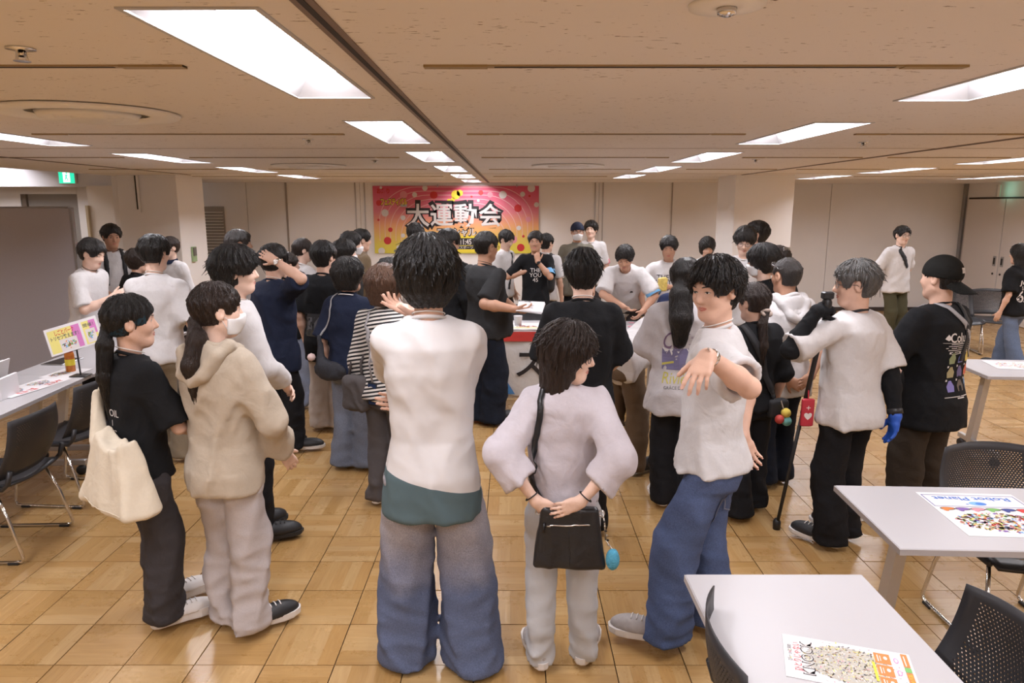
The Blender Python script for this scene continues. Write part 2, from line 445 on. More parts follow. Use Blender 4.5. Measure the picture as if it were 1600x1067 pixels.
def hair_geo(HM, HO, k, style, seed, tail=None, vox=.007, locks=120, **ov):
    S = dict(STYLES[style]); S.update(ov); t, L, fr, ear, nape = S['t'], S['L'], S['fr'], S['ear'], S['nape']
    A = np.asarray(HM, f32); O = np.asarray(HO, f32); rnd = np.random.RandomState(seed)
    def hl(q):   # head space, metres at k = 1
        qa = q.copy(); qa[:, 0] = np.abs(qa[:, 0])
        d = ell(q, (0, -.014, .036), (.0755 + t, .0955 + t, .086 + t * .85))
        if L < .1: back = loft(q, (0, -.022, 0), np.eye(3), [-L, -.055, -.01, .05], np.array([.046 + .25 * t * nape, .058 + t * .45, .072 + t * .85, .074 + t]), np.array([.040 + .3 * t * nape, .060 + t * .5, .080 + t * .9, .088 + t]), cy=[-.012, -.006, 0, 0], k=.012)
        else: back = loft(q, (0, -.022, 0), np.eye(3), [-L, -.06, -.01, .05], np.array([.066 * nape + t * .5, .070 + t * .8, .075 + t, .074 + t]), np.array([.055 * nape + t * .5, .072 + t * .8, .082 + t, .088 + t]), cy=[-.005 if L < .2 else -.03, -.004, 0, 0], k=.012)
        d = smin(d, back, .02)
        ph = np.arctan2(q[:, 0], -(q[:, 1] + .01))
        d = d + f32(.0030) * np.sin(ph * 19 + 5 * np.sin(q[:, 2] * 25 + seed) + seed) + f32(.0024) * np.sin(ph * 41 + 7 * np.sin(q[:, 2] * 17 + seed))
        d = smax(d, -ell(q, (S.get('px', 0), .13 if ear > 0 else .122, -.05), (.073 + .012 * (ear > 0), .105, fr)), .012)
        d = smax(d, -ell(qa, (.0, .06, -.15), (.068, .085, .09)), .012)   # below the chin
        if ear > 0: d = smax(d, np.minimum(q[:, 1] - f32(.010), f32(S.get('burn', -.012)) - q[:, 2]), .010)
        if ear > 0: d = smax(d, -ell(qa, (.088, -.003, -.020), (.034 * ear + .004, .037 * ear, .053 * ear)), .010)
        return d
    def fn(P):
        q = ((P - O) @ A.T) / f32(k); d = hl(q) * f32(k)
        if tail is not None:
            tl = None
            for (a, b, ra, rb) in tail['w']:
                c = cap(P, a, b, ra, rb); tl = c if tl is None else smin(tl, c, .02)
            ph = P[:, 0] * 260 + 40 * np.sin(P[:, 2] * 12) * .1
            tl = tl + f32(.0022) * np.sin(ph + 3 * np.sin(P[:, 2] * 30)) + f32(.0018) * np.sin(P[:, 1] * 300)
            d = smin(d, tl, .012)
        return d
    c = [[sx, sy, sz] for sx in (-.125, .125) for sy in (-.16, .14) for sz in (-L - .02, .15)]
    W = np.array(c) * k @ HM + HO; lo, hi = W.min(0), W.max(0)
    if tail is not None:
        for (a, b, ra, rb) in tail['w']:
            m = max(ra, rb) + .01; lo = np.minimum(lo, np.minimum(a, b) - m); hi = np.maximum(hi, np.maximum(a, b) + m)
    V, Q = sdf_mesh(fn, lo, hi, vox)
    mb = MB()
    # loose locks lying on the mass of hair
    if locks:
        n = locks; rr = np.array([.0755 + t, .0955 + t, .086 + t])
        ph = rnd.uniform(-np.pi, np.pi, n)[:, None]; ss = np.linspace(0, 1, 9)[None]
        pol = rnd.uniform(.1, 1.2, n)[:, None] + ss * rnd.uniform(.55, 1.1, n)[:, None]; pp = ph + rnd.uniform(-.25, .25, n)[:, None] * ss
        q = np.stack([np.sin(pol) * np.sin(pp), -np.sin(pol) * np.cos(pp), np.cos(pol)], -1) * rr * 1.1 + (0, -.014, .036)
        low = pol > 1.75; i0 = np.where(low.any(1), low.argmax(1), 8); base = q[np.arange(n), i0]; jj = np.arange(9)[None] - i0[:, None]
        q = np.where((jj > 0)[..., None], base[:, None] + np.stack([0 * jj, 0 * jj, -.022 * jj], -1), q)
        for _i in range(3):
            ax = np.stack([np.zeros((n, 9)), np.full((n, 9), -.014), np.minimum(q[..., 2], .036)], -1)
            nn = q - ax; nn /= np.linalg.norm(nn, axis=-1)[..., None] + 1e-9
            d_ = np.clip(hl(q.reshape(-1, 3).astype(f32)), -.03, .03).reshape(n, 9); q = q - nn * d_[..., None]
        good = np.abs(d_) < .006
        m = np.where(good.all(1), 9, good.argmin(1))
        for i in range(n):
            if m[i] < 4: continue
            tied = style in ('pony', 'bun')
            if tied and i % 2: continue
            c_ = q[i, :m[i]]; e = c_[-1] - c_[-2]; out = nrm(c_[-1] - np.array([0, -.014, c_[-1][2]]))
            le = rnd.uniform(.4, 1.5) * (.3 if c_[-1][1] > .0 else .12 if tied else 1); oo = rnd.uniform(-.002, .008 if not tied else .001)
            c_ = np.vstack([c_, c_[-1] + e * le + out * oo, c_[-1] + e * le * 1.7 + out * oo * 2.2])
            k_ = len(c_); r0 = rnd.uniform(.0025, .0055) * (.55 if tied or t < .01 else 1)
            rs = r0 * np.sin(np.linspace(.12, 1.0, k_) * np.pi * .96) ** .6 + .0003
            T = np.gradient(c_, axis=0); T /= np.linalg.norm(T, axis=1)[:, None] + 1e-9
            N = c_ - np.array([0, -.014, .0]); N[:, 2] = np.maximum(c_[:, 2] - .036, 0); B = np.cross(T, N); B /= np.linalg.norm(B, axis=1)[:, None] + 1e-9; N = np.cross(B, T)
            Vt = np.stack([c_ + B * rs[:, None], c_ + N * rs[:, None] * .6, c_ - B * rs[:, None], c_ - N * rs[:, None] * .6], 1).reshape(-1, 3)
            mb.add(Vt * k @ HM + HO, [(j * 4 + a_, j * 4 + (a_ + 1) % 4, j * 4 + 4 + (a_ + 1) % 4, j * 4 + 4 + a_) for j in range(k_ - 1) for a_ in range(4)])
    if tail is not None and locks:
        for _ in range(locks // 3):
            a = rnd.uniform(0, 6.28); s0 = rnd.uniform(0, .4); pts = []
            C = [tail['w'][0][0]] + [s[1] for s in tail['w']]; rad = [tail['w'][0][2]] + [s[3] for s in tail['w']]
            for s in np.linspace(s0, 1, 9):
                x = s * (len(C) - 1); i = min(int(x), len(C) - 2); fr_ = x - i
                p = np.array(C[i]) * (1 - fr_) + np.array(C[i + 1]) * fr_; rd = rad[i] * (1 - fr_) + rad[i + 1] * fr_
                pts.append(p + rd * 1.0 * np.array([math.cos(a), math.sin(a), 0]))
            pts.append(pts[-1] + (pts[-1] - pts[-2]) * rnd.uniform(.2, .9))
            mb.tube(pts, np.linspace(.004, .001, len(pts)), 4)
    return V, Q, mb, fn


def person(u, top, Y, yaw, label, hair=('short', HBLACK), head=(0, 0, 0), s=None, skin=SKIN, wd=1.0, lean=0, twist=0, tilt=0, belly=0,
           L=None, Rr=None, feet=None, topw=None, pants=None, shoes=None, jaw=1.0, X=None, face=True, female=False, group='people gathered around the game table', off=(0, 0), hipdrop=0, nlocks=None):
    """u, top: where the crown shows in the picture; Y: distance; yaw: 0 looks away from the camera, 90 to the right"""
    near = Y < 4.4; mid = Y < 6.2
    hv = .005 if Y < 3.6 else .006 if near else .0078 if mid else .0095
    cv = .011 if Y < 3.6 else .0125 if near else .015 if mid else .018
    p = atY(u, top, Y)
    if s is None: s = float(p[2])
    X = float(p[0]) if X is None else X
    k = s / 1.70; hk = (.58 + .42 * k) * (1.0 if female else 1.03)
    yw = R(yaw)
    def loc_(P): d = np.asarray(P, float) - (X, Y, 0); c_, s_ = math.cos(yw), math.sin(yw); return np.array([d[0] * c_ - d[1] * s_, d[0] * s_ + d[1] * c_, d[2]])
    def vloc(v): c_, s_ = math.cos(yw), math.sin(yw); v = np.asarray(v, float); return np.array([v[0] * c_ - v[1] * s_, v[0] * s_ + v[1] * c_, v[2]])
    # ---- skeleton in the person's own frame
    hz = .515 * s - hipdrop
    TA = (rotz(-R(twist)) @ rotx(-R(lean)) @ roty(R(tilt))).T      # rows right, forward, up of the torso
    O = np.array([off[0], off[1], hz])
    tp = lambda x, y, z: O + np.array([x, y, z]) @ TA
    shw = (.086 if female else .097) * s * wd
    NB = tp(0, .0, .314 * s)
    sh = {1: tp(shw, 0, .266 * s), -1: tp(-shw, 0, .266 * s)}
    hy, hp, hr = head
    HM = (rotz(-R(twist * .5 + hy)) @ rotx(-R(lean * .45 + hp)) @ roty(R(hr))).T
    hvec = (s - .136 * hk) - (hz + hipdrop) - .314 * s
    up = nrm(TA[2] * .6 + HM[2] * .4)
    HO = NB + up * hvec + HM[1] * .018 * k
    neck = (NB - TA[2] * .03, HO + (np.array([0, -.022, -.05]) * hk) @ HM, .056 * k * (.88 if female else 1.0) * (.5 + .5 * wd), .051 * hk * (.88 if female else 1))
    hfn = head_fn(HM, HO, hk, jaw * (.93 if female else 1), neck)
    # ---- legs
    ft = feet or (((.085 * k), .02, 9), ((-.085 * k), -.015, -9))
    if len(ft[0]) and ft[0][0] == 'W': ft = [(*loc_(at(q[1], q[2], 0))[:2], q[3] - yaw) for q in ft]
    legs = []
    for sd, fo in ((1, ft[0]), (-1, ft[1])):
        an = np.array([fo[0], fo[1], .075 * k + (fo[3] if len(fo) > 3 else 0)]); hp_ = O + np.array([sd * .052 * s, 0, -.0 * s])
        kn, an = ik(hp_, an, .235 * s, .225 * s, (fo[0] * .3, 1, 0))
        legs.append((hp_, kn, an, fo[2]))
    # ---- arms
    arms = []
    for sd, a in ((1, Rr), (-1, L)):
        a = dict(a or {})
        w_ = np.array(a.get('w', (sd * .135, .02, .475))) * s
        if 'W' in a: w_ = loc_(atY(*a['W']))
        for q in ('f', 'n', 'pole'):
            if q + 'W' in a: a[q] = vloc(a[q + 'W'])
        el, w_ = ik(sh[sd], w_, .172 * s, .148 * s, a.get('pole', (sd * .45, -1, -.2)))
        fd = nrm(a.get('f', nrm(w_ - el) * 1.0)); n_ = a.get('n', (-sd, .25, 0))
        arms.append(dict(sd=sd, sh=sh[sd], el=el, wr=w_, f=fd, n=n_, curl=a.get('curl', .45), thumb=a.get('thumb'), fing=a.get('fing'), spread=a.get('spread', .8), hide=a.get('hide', False)))
    # ---- body mesh: head and neck, arms with hands, trunk with legs
    mb = MB(); SK = [skin, LIP, EYEW, IRIS, hair[1], NAIL]
    c = HO + (np.array([[sx, sy, sz] for sx in (-.1, .1) for sy in (-.12, .12) for sz in (-.13, .13)]) * hk) @ HM
    lo, hi = np.minimum(c.min(0), NB - .07), c.max(0)
    V, Q = sdf_mesh(hfn, lo, hi, hv)
    parts = [(V, Q)]
    awd = (.82 if female else 1.0) * (.45 + .55 * wd) * k
    for a in arms:
        pal, fin, tips = hand_prims(a['wr'], a['f'], a['n'], a['sd'], a['curl'], k * (.9 if female else 1), a['spread'], a['thumb'], a['fing'])
        a['tips'] = tips; a['pal'] = pal; a['fin'] = fin; a['awd'] = awd
        tp2 = np.array([a['wr']] + [q[1] for q in fin]); hc = ((tp2.min(0) + tp2.max(0)) / 2).astype(f32); hr_ = f32(np.linalg.norm(tp2 - hc, axis=1).max() + .02)
        def afn(P, a=a, pal=pal, fin=fin, hc=hc, hr_=hr_):
            d = cap(P, a['sh'], a['el'], .047 * awd, .040 * awd)
            mid_ = a['el'] * .68 + a['wr'] * .32
            d = smin(d, cap(P, a['el'], mid_, .038 * awd, .041 * awd), .015)
            d = smin(d, cap(P, mid_, a['wr'], .041 * awd, .0255 * awd), .02)
            dv = P - hc; dist = np.sqrt(np.einsum('ij,ij->i', dv, dv)); h = dist - hr_; nr = dist < hr_ + .03
            if nr.any():
                Pn = P[nr]; hn = None
                for q in pal: c_ = cap(Pn, *q); hn = c_ if hn is None else smin(hn, c_, .012)
                for q in fin: hn = smin(hn, cap(Pn, *q), .0035)
                h[nr] = hn
            return smin(d, h, .022)
        pts = np.array([a['sh'] * .5 + a['el'] * .5, a['el'], a['wr']] + [q[1] for q in fin])
        sl = topw.get('sleeve', 1) if topw else 1
        if sl >= 2: pts = np.array([a['el'] * .3 + a['wr'] * .7, a['wr']] + [q[1] for q in fin])
        m_ = .045 if sl < 2 else .028
        parts.append(sdf_mesh(afn, pts.min(0) - m_, pts.max(0) + m_, .0055 if Y < 3.6 else .0066 if Y < 4.9 else .0086))
        if Y < 3.6:
            for (tp_, dd, bk, rr) in tips:
                sx = np.cross(dd, bk); a_ = np.linspace(0, 2 * np.pi, 10, endpoint=False)
                mb.add([tp_ - dd * .002 + bk * rr * .86 * (1 - .25 * math.cos(x) ** 2) + sx * rr * .62 * math.cos(x) + dd * rr * .85 * math.sin(x) for x in a_], [tuple(range(10))], 5)
    def tfn(P):
        d = loft(P, O, TA, np.array([-.05, 0, .1, .2, .27, .3]) * s, np.array([.07, .08, .07, .08, .08, .04]) * s * wd, np.array([.05, .055, .045, .05, .045, .03]) * s)
        for h_, kn, an, _ in legs: d = smin(smin(d, cap(P, h_, kn, .065 * k, .042 * k), .03), cap(P, kn, an, .042 * k, .03 * k), .02)
        return smin(d, cap(P, sh[1], sh[-1], .03 * k, .03 * k), .04)
    allp = np.array([NB] + [q for l in legs for q in l[:3]] + list(sh.values()))
    parts.append(sdf_mesh(tfn, allp.min(0) - .12, allp.max(0) + .05, .032))
    nV = 0; VV = []; QQ = []
    for V, Q in parts: VV.append(V); QQ.append(Q + nV); nV += len(V)
    VV = np.concatenate(VV); QQ = np.concatenate(QQ)
    if face:
        add = lambda poly, off, mi, rings=2: mb.add(*patch(hfn, HM, HO, hk, poly, off, rings), mi)
        for e in (-1, 1):
            xs = np.linspace(-1, 1, 9); op = .0042 if hp < 12 else .0022
            alm = [(e * .031 + .0135 * x, .0055 + op * (1 - x * x) + .0008 * x * e) for x in xs] + [(e * .031 + .0135 * x, .0050 - op * .75 * (1 - x * x) + .0008 * x * e) for x in xs[::-1][1:-1]]
            add(alm, .0004, 2)
            t_ = np.linspace(0, 2 * np.pi, 12, endpoint=False); add([(e * .031 + .0047 * math.cos(x), .0055 + min(op, .0047) * .95 * math.sin(x)) for x in t_], .0008, 3)
            add(arc(e * .031 - .0145, e * .031 + .0145, lambda q: .0060 + op * (1 - (2 * q - 1) ** 2), .0010), .0010, 3, 1)
            add(arc(e * .014, e * .050, lambda q: .0265 + .004 * math.sin(q * 2.4), .0026 if not female else .0017), .0006, 4, 1)
        add(arc(-.0215, .0215, lambda q: -.0555 + .0022 * abs(math.sin(q * 6.28)) - .004 * abs(2 * q - 1), .0034), .0006, 1)
        add(arc(-.0185, .0185, lambda q: -.0648 + .003 * abs(2 * q - 1), .0038), .0006, 1)
    me = np_mesh('person', VV, QQ, SK)
    if mb.n:
        import bmesh
        bm = bmesh.new(); bm.from_mesh(me)
        Vn = np.concatenate(mb.v); bv = [bm.verts.new(x) for x in Vn.tolist()]
        for f_, m_ in zip(mb.f, mb.m):
            try: F = bm.faces.new([bv[i] for i in f_]); F.material_index = m_; F.smooth = True
            except ValueError: pass
        bm.to_mesh(me); bm.free()
    root = bpy.data.objects.new('person', me); COL.objects.link(root)
    root.location = (X, Y, 0); root.rotation_euler = (0, 0, -yw)
    tag(root, label, 'person', group)
    I = dict(root=root, s=s, k=k, hk=hk, HM=HM, HO=HO, NB=NB, TA=TA, O=O, arms={a['sd']: a for a in arms}, legs=legs, hfn=hfn, hv=hv, cv=cv, tp=tp, sh=sh, Y=Y, seed=abs(hash(label)) % 97)
    seed = sum(map(ord, label)) % 89; I['seed'] = seed
    # ---- hair
    if hair[0] != 'none':
        kw = dict(hair[2]) if len(hair) > 2 else {}
        tail = None
        if 'tail' in kw:
            tw = kw.pop('tail'); pts = [HO + np.array(q[:3]) * hk @ HM for q in tw['root']] + [HO + np.array(q[:3]) * hk for q in tw['drop']]
            rr = [q[3] for q in tw['root'] + tw['drop']]
            tail = dict(w=[(pts[i], pts[i + 1], rr[i], rr[i + 1]) for i in range(len(pts) - 1)])
        nl = nlocks if nlocks is not None else (330 if Y < 3.2 else 170 if near else 64 if mid else 26)
        if hair[0] == 'buzz': nl = 0
        V, Q, lk, hf = hair_geo(HM, HO, hk, hair[0], seed, tail, .0068 if Y < 3.6 else .0082 if near else .011, nl, **kw)
        I['hairfn'] = hf
        ho = np_obj('hair', V, Q, hair[1], root)
        if lk.n:
            h2 = lk.build('loose_locks', hair[1], ho, smooth=True)
    if topw: top_garment(I, **topw)
    if pants: trousers(I, **pants)
    if shoes: footwear(I, **shoes)
    return I


def creases(P, fr, fz, s):
    """soft ridged folds running down and across the cloth"""
    x, y, z = P[:, 0] * f32(fr), P[:, 1] * f32(fr), P[:, 2] * f32(fz)
    wx = x + 1.1 * np.sin(.9 * z + .7 * y + s) + .5 * np.sin(2.3 * z - y + 2 * s); wz = z + 1.2 * np.sin(.8 * x + .6 * y + 3 * s)
    a = np.abs(np.sin(wx * .8 + wz * .55 + s)); b = np.abs(np.sin(y * .9 - wz * .8 + .6 * np.sin(x + s) + 2 * s))
    m = .5 + .5 * np.sin(.45 * x + .6 * z + 1.7 * s)
    return ((a - .64) * m + (b - .64) * (1 - m) * 1.1).astype(f32)


def top_garment(I, m, fit=.016, hem=-.07, sleeve=1, sr=(.075, .085), name='t_shirt', wr=1.0, collar='crew', cm=None, flare=.012, hood=False, belly=0, slen=.9, cuffm=None, hemband=None, wd=1.0, hemslope=0, deep=0):
    s, O, TA, k = I['s'], I['O'], I['TA'], I['k']; root = I['root']; NB = I['NB']; sh = I['sh']; sd_ = I['seed']
    shw = abs(np.linalg.norm(sh[1] - sh[-1])) / 2; w0 = shw / (.097 * s)
    z = np.array([hem, -.03, .05, .12, .2, .255, .294, .314]) * s
    rx = np.array([.092, .090, .083, .084, .090, .090, .072, .045]) * s * (.4 + .6 * w0) * wd + fit + np.array([flare, flare * .7, 0, 0, 0, 0, -fit * .6, -fit * .9])
    ry = np.array([.070, .070, .061, .058, .060, .054, .044, .036]) * s * (.5 + .5 * w0) + fit + np.array([flare, flare * .7, 0, 0, 0, 0, -fit * .5, -fit * .7]) + deep
    bl = np.array([.5, .9, 1, .8, .2, 0, 0, 0]) * belly; ry = ry + bl * .5
    cy = bl * .5 + np.array([-.006, -.008, 0, 0, -.004, -.006, -.004, -.003]) * s
    segs = []
    for sd in (1, -1):
        a = I['arms'][sd]; e = a['el']; S_ = a['sh']; W = a['wr']
        segs.append((NB + TA[2] * (-.012 * s) + (S_ - NB) * .22 - TA[2] * .010 * s, S_ + TA[2] * .002, .026 * s + fit * .1, .031 * s + fit * .25))
        dn = nrm(e - S_); S1 = S_ + dn * .03 * s; r1 = .034 * s + fit * .25
        if sleeve == 1: segs.append((S_, S1, r1, max(r1, sr[0] * k * .74))); segs.append((S1, S_ + (e - S_) * slen, max(r1, sr[0] * k * .74), sr[1] * k * .8))
        elif sleeve > 1:
            segs.append((S_, S1, r1, max(r1, sr[0] * k * .74))); segs.append((S1, e, max(r1, sr[0] * k * .74), (sr[0] + sr[1]) * .4 * k)); segs.append((e, e + (W - e) * (sleeve - 1), (sr[0] + sr[1]) * .4 * k, sr[1] * k * .8))
    ends = [(segs[i][1], nrm(segs[i][1] - segs[i][0]), segs[i][3]) for i in (len(segs) // 2 - 1, len(segs) - 1)] if sleeve else []
    nf = neck_ring = None
    def fn(P):
        d = loft(P, O, TA, z, rx, ry, cy=cy, p=2.3, k=.02)
        if hemslope:
            q = (P - np.asarray(O, f32)) @ np.asarray(TA, f32).T
            d = smax(d, (f32(hem * s) + f32(hemslope) * q[:, 0] * np.sign(q[:, 0]) * 0 + f32(hemslope) * np.abs(q[:, 0]) ** 2) - q[:, 2], .01)
        g = creases(P, 16, 9, sd_) * f32(.016 * wr) + creases(P, 44, 27, sd_ + 3) * f32(.0045 * wr)
        h = len(segs) // 2
        for j in (0, 1):
            ar = None
            for x in segs[j * h:(j + 1) * h]: c_ = cap(P, *x); ar = c_ if ar is None else smin(ar, c_, .02)
            if ends:
                e, dr, r_ = ends[j]; q = P - np.asarray(e, f32); al = q @ np.asarray(dr, f32)
                rad = np.sqrt(np.maximum(np.einsum('ij,ij->i', q, q) - al * al, 0))
                near_end = rad < r_ * 2.2
                ar = np.where(near_end & (al > -.1), smax(ar, al, .004), ar)
                if sleeve == 1 and I['Y'] < 3.6: ar = np.where(near_end & (al > -.08), smax(ar, -np.maximum(rad - f32(max(r_ - .027, .02)), -al - f32(.05)), .003), ar)
            d = smin(d, ar, .045)
        d = d + g
        d = smax(d, -cap(P, NB + TA[1] * .012 - TA[2] * .012, NB + TA[2] * .12, .056 * k, .062 * k), .008)
        return d
    pts = np.array([O + np.array([x, 0, hem * s]) @ TA for x in (-.16 * s * w0, .16 * s * w0)] + [NB] + [q for x in segs for q in x[:2]])
    lo = pts.min(0) - .22; hi = pts.max(0) + .22
    V, Q = sdf_mesh(fn, lo, hi, I['cv'])
    mats = [m]; mi = None
    if False:
        zc = ((V - O) @ TA.T)[:, 2]; xc = ((V - O) @ TA.T)[:, 0]
        fc = (zc + hemband[2] * xc)[Q].mean(1); mi = (fc < hemband[0] * s).astype(int); mats = [m, hemband[1]]
    o = np_obj(name, V, Q, mats, root, mi); I['topfn'] = fn; I['top'] = o; I['tophem'] = hem
    cmat = cm or m
    if collar:
        a = np.linspace(0, 2 * np.pi, 26, endpoint=False); mb = MB()
        fr = .022 if collar == 'crew' else .06 if collar == 'v' else .012
        ring = [NB + (np.array([.0655 * k * math.cos(x), .010 + .063 * k * math.sin(x), .000 - fr * math.sin(x) - .008]) @ TA) for x in a]
        if collar in ('crew', 'v', 'round'): mb.tube(ring, .0085, 6, closed=True)
        else:   # standing or turned-down shirt collar
            for i, x in enumerate(a): pass
            up_ = [q + TA[2] * .028 - (q - NB) * .06 for q in ring]; dn = [q - TA[2] * .012 + (q - NB) * .22 for q in ring]
            n = len(a); Vv = np.array(ring + up_ + dn)
            f_ = [(i, (i + 1) % n, n + (i + 1) % n, n + i) for i in range(n)] + [(n + i, n + (i + 1) % n, 2 * n + (i + 1) % n, 2 * n + i) for i in range(n)]
            f_ = [q for q in f_ if not (.18 < (a[q[0] % n] / (2 * np.pi)) < .30)] if collar == 'shirt' else f_
            mb.add(Vv, f_)
        mb.build('collar', cmat, o, smooth=True)
    if hood:
        def hf(P):
            q = (P - NB.astype(f32)) @ TA.T.astype(f32)
            d = ell(q, (0, -.085 * k, -.060 * k), (.110 * k, .045 * k, .095 * k)); qa = np.stack([np.abs(q[:, 0]), q[:, 1], q[:, 2]], 1)
            path = [(.088, .045, -.03), (.108, -.03, .004), (.100, -.095, -.03), (.055, -.135, -.115), (0, -.145, -.145)]
            for p0, p1 in zip(path[:-1], path[1:]): d = smin(d, cap(qa, np.array(p0) * k, np.array(p1) * k, .030 * k, .030 * k), .022)
            d = d + creases(P, 30, 20, sd_) * f32(.008)
            d = smax(d, -ell(q, (0, -.012, .060 * k), (.085 * k, .090 * k, .085 * k)), .012)
            return d
        V, Q = sdf_mesh(hf, NB - .26, NB + .2, I['cv']); ho = np_obj('hood', V, Q, m, o)
        mb = MB(); mb.tube([NB + np.array([.082 * k * math.cos(x), -.012 + .080 * k * math.sin(x), .018 - .05 * max(math.sin(x), 0) + .012 * math.sin(x * 3)]) @ TA for x in np.linspace(0, 2 * np.pi, 30, endpoint=False)], .017 * k, 8, closed=True); mb.build('hood_edge', m, ho, smooth=True)
    return o


def trousers(I, m, fit=.010, knee=.085, hemr=.085, hemz=.035, name='trousers', wr=1.0, waist=.05, seat=1.0, topz=.06, shorts=None):
    s, O, k = I['s'], I['O'], I['k']; sd_ = I['seed']; TA = np.eye(3)
    legs = I['legs']
    if 'tophem' in I: topz = min(topz, I['tophem'] + .03)
    topz = max(topz, -.02)
    def fn(P):
        d = loft(P, O, TA, np.array([-.085, -.045, topz, topz + .004]) * s, np.array([.092, .094, .080, .079]) * s + fit, np.array([.060, .066, .058, .057]) * s + fit, cy=np.array([-.006, -.010, -.004, 0]) * s, p=2.3)
        for h_, kn, an, fy in legs:
            hp = h_ + np.array([0, -.006 * s, -.055 * s]); hm = np.array([an[0], an[1] - .008, hemz])
            d = smin(d, cap(P, hp, kn, max(.078 * k + fit * .5, knee * k * .9), knee * k), .02)
            d = smin(d, cap(P, kn, hm, knee * k, hemr * k), .012)
        zz = P[:, 2]
        amp = f32(.0035 * wr) * (1 + 1.8 * np.clip((.30 * s - zz) / (.25 * s), 0, 1) + .8 * np.clip((zz - .36 * s) / (.12 * s), 0, 1))
        d = d + creases(P, 18, 10, sd_ + 5) * amp * 2.4 + creases(P, 14, 44, sd_) * amp * 1.0
        return smax(d, f32(hemz) - zz, .006)
    pts = np.array([O + (0, 0, topz * s)] + [q for l in legs for q in l[:3]])
    lo = pts.min(0) - .17; hi = pts.max(0) + .17; lo[2] = hemz - .02; hi[2] = O[2] + topz * s + .02
    V, Q = sdf_mesh(fn, lo, hi, I['cv'] * 1.18)
    o = np_obj(name, V, Q, m, I['root']); I['legfn'] = fn; I['bottom'] = o
    return o


_SOLE = [(-.036, -.075), (-.040, -.02), (-.040, .05), (-.047, .11), (-.044, .155), (-.028, .185), (.0, .195), (.026, .183), (.043, .15), (.046, .11), (.036, .05), (.034, -.02), (.032, -.075), (.018, -.098), (0, -.104), (-.020, -.098)]


def footwear(I, m, sole=None, kind='sneaker', st=.030, acc=None):
    k = I['k']; sole = sole or MATS['sole_white']; sc = 1.06 * k; hv = .009 if I['Y'] < 4.5 else .014
    for h_, kn, an, fy in I['legs']:
        zo = an[2] - .075 * k; M = rotz(-R(fy)); O = np.array([an[0], an[1], zo]) + M @ np.array([0, .038 * k, 0])
        def fn(P):
            q = (P - O.astype(f32)) @ M.astype(f32) / f32(sc)
            d = ell(q, (0, .085, .035), (.049, .108, .050)); d = smin(d, ell(q, (0, -.03, .05), (.042, .066, .055)), .03)
            d = smin(d, cap(q, (0, -.035, .05), (0, -.012, .105 if kind != 'low' else .075), .037, .036), .025)
            return smax(d, f32(st * .8) - q[:, 2], .004) * f32(sc)
        V, Q = sdf_mesh(fn, O - .24 * k * np.array([1, 1, .1]), O + np.array([.24, .24, .17]) * k, hv)
        o = np_obj('shoe', V, Q, m, I['root'])
        mb = MB(); poly = np.array(_SOLE) * sc * (1.06, 1.03)
        pr = np.array([(x, y, z) for z in (0.004, .012, st) for x, y in poly * (1.0 if z != .004 else .96)]); n = len(poly)
        pr = pr @ M.T + O
        # rise of the toe
        f_ = [(j * n + i, j * n + (i + 1) % n, (j + 1) * n + (i + 1) % n, (j + 1) * n + i) for j in range(2) for i in range(n)] + [tuple(reversed(range(n))), tuple(range(2 * n, 3 * n))]
        pr[:, 2] += 0
        mb.add(pr, [q[::-1] for q in f_]); mb.build('sole', sole, o, smooth=False)
        if kind == 'sneaker' and I['Y'] < 4.5:
            lm = MB(); aM = acc or sole
            for j in range(4):
                y = .035 + j * .022
                q = np.stack([np.linspace(-.022, .022, 6), np.full(6, y), np.full(6, .2)], 1).astype(f32) * f32(sc)
                lm.tube(stick(q @ M.T.astype(f32) + O.astype(f32), fn, (0, 0, -1), .002), .003, 5)
            lm.build('laces', aM, o, smooth=True)


def world_pt(I, p):
    """own frame -> scene"""
    r = I['root']; a = r.rotation_euler[2]; c, s_ = math.cos(a), math.sin(a)
    p = np.asarray(p, float); return np.array([p[..., 0] * c - p[..., 1] * s_ + r.location[0], p[..., 0] * s_ + p[..., 1] * c + r.location[1], p[..., 2]]).T


def glasses(I, m=None, up=0.0, shape='round', tint=None):
    HM, HO, k = I['HM'], I['HO'], I['hk']; m = m or MATS['frame_dark']; mb = MB()
    W = lambda P: (np.asarray(P, float) * k) @ HM + HO
    z0, y0 = (.004, .094) if not up else (.075, .085)
    for e in (-1, 1):
        t = np.linspace(0, 2 * np.pi, 18, endpoint=False); sx, sz = (.0235, .0205) if shape == 'round' else (.026, .016)
        mb.tube(W([(e * .033 + sx * math.cos(x), y0 - .25 * (abs(e * .033 + sx * math.cos(x))) ** 2 * 9, z0 + sz * math.sin(x)) for x in t]), .0014, 6, closed=True)
        mb.tube(W([(e * .057, y0 - .008, z0 + .005), (e * .076, y0 - .03, z0 + .004), (e * .0815, .0, z0 + (.002 if not up else -.01)), (e * .079, -.018, z0 + (-.012 if not up else -.03))]), .0016, 6)
    mb.tube(W([(-.010, y0 - .001, z0 + .003), (0, y0 + .003, z0 + .006), (.010, y0 - .001, z0 + .003)]), .0014, 6)
    o = mb.build('glasses', m, I['root'], smooth=True)
    lm = MB()
    for e in (-1, 1):
        t = np.linspace(0, 2 * np.pi, 18, endpoint=False); sx, sz = (.0235, .0205) if shape == 'round' else (.026, .016)
        lm.add(W([(e * .033 + sx * math.cos(x), y0 - .25 * (abs(e * .033 + sx * math.cos(x))) ** 2 * 9, z0 + sz * math.sin(x)) for x in t]), [tuple(range(18))])
    lm.build('lens', tint or MATS['lens'], o)


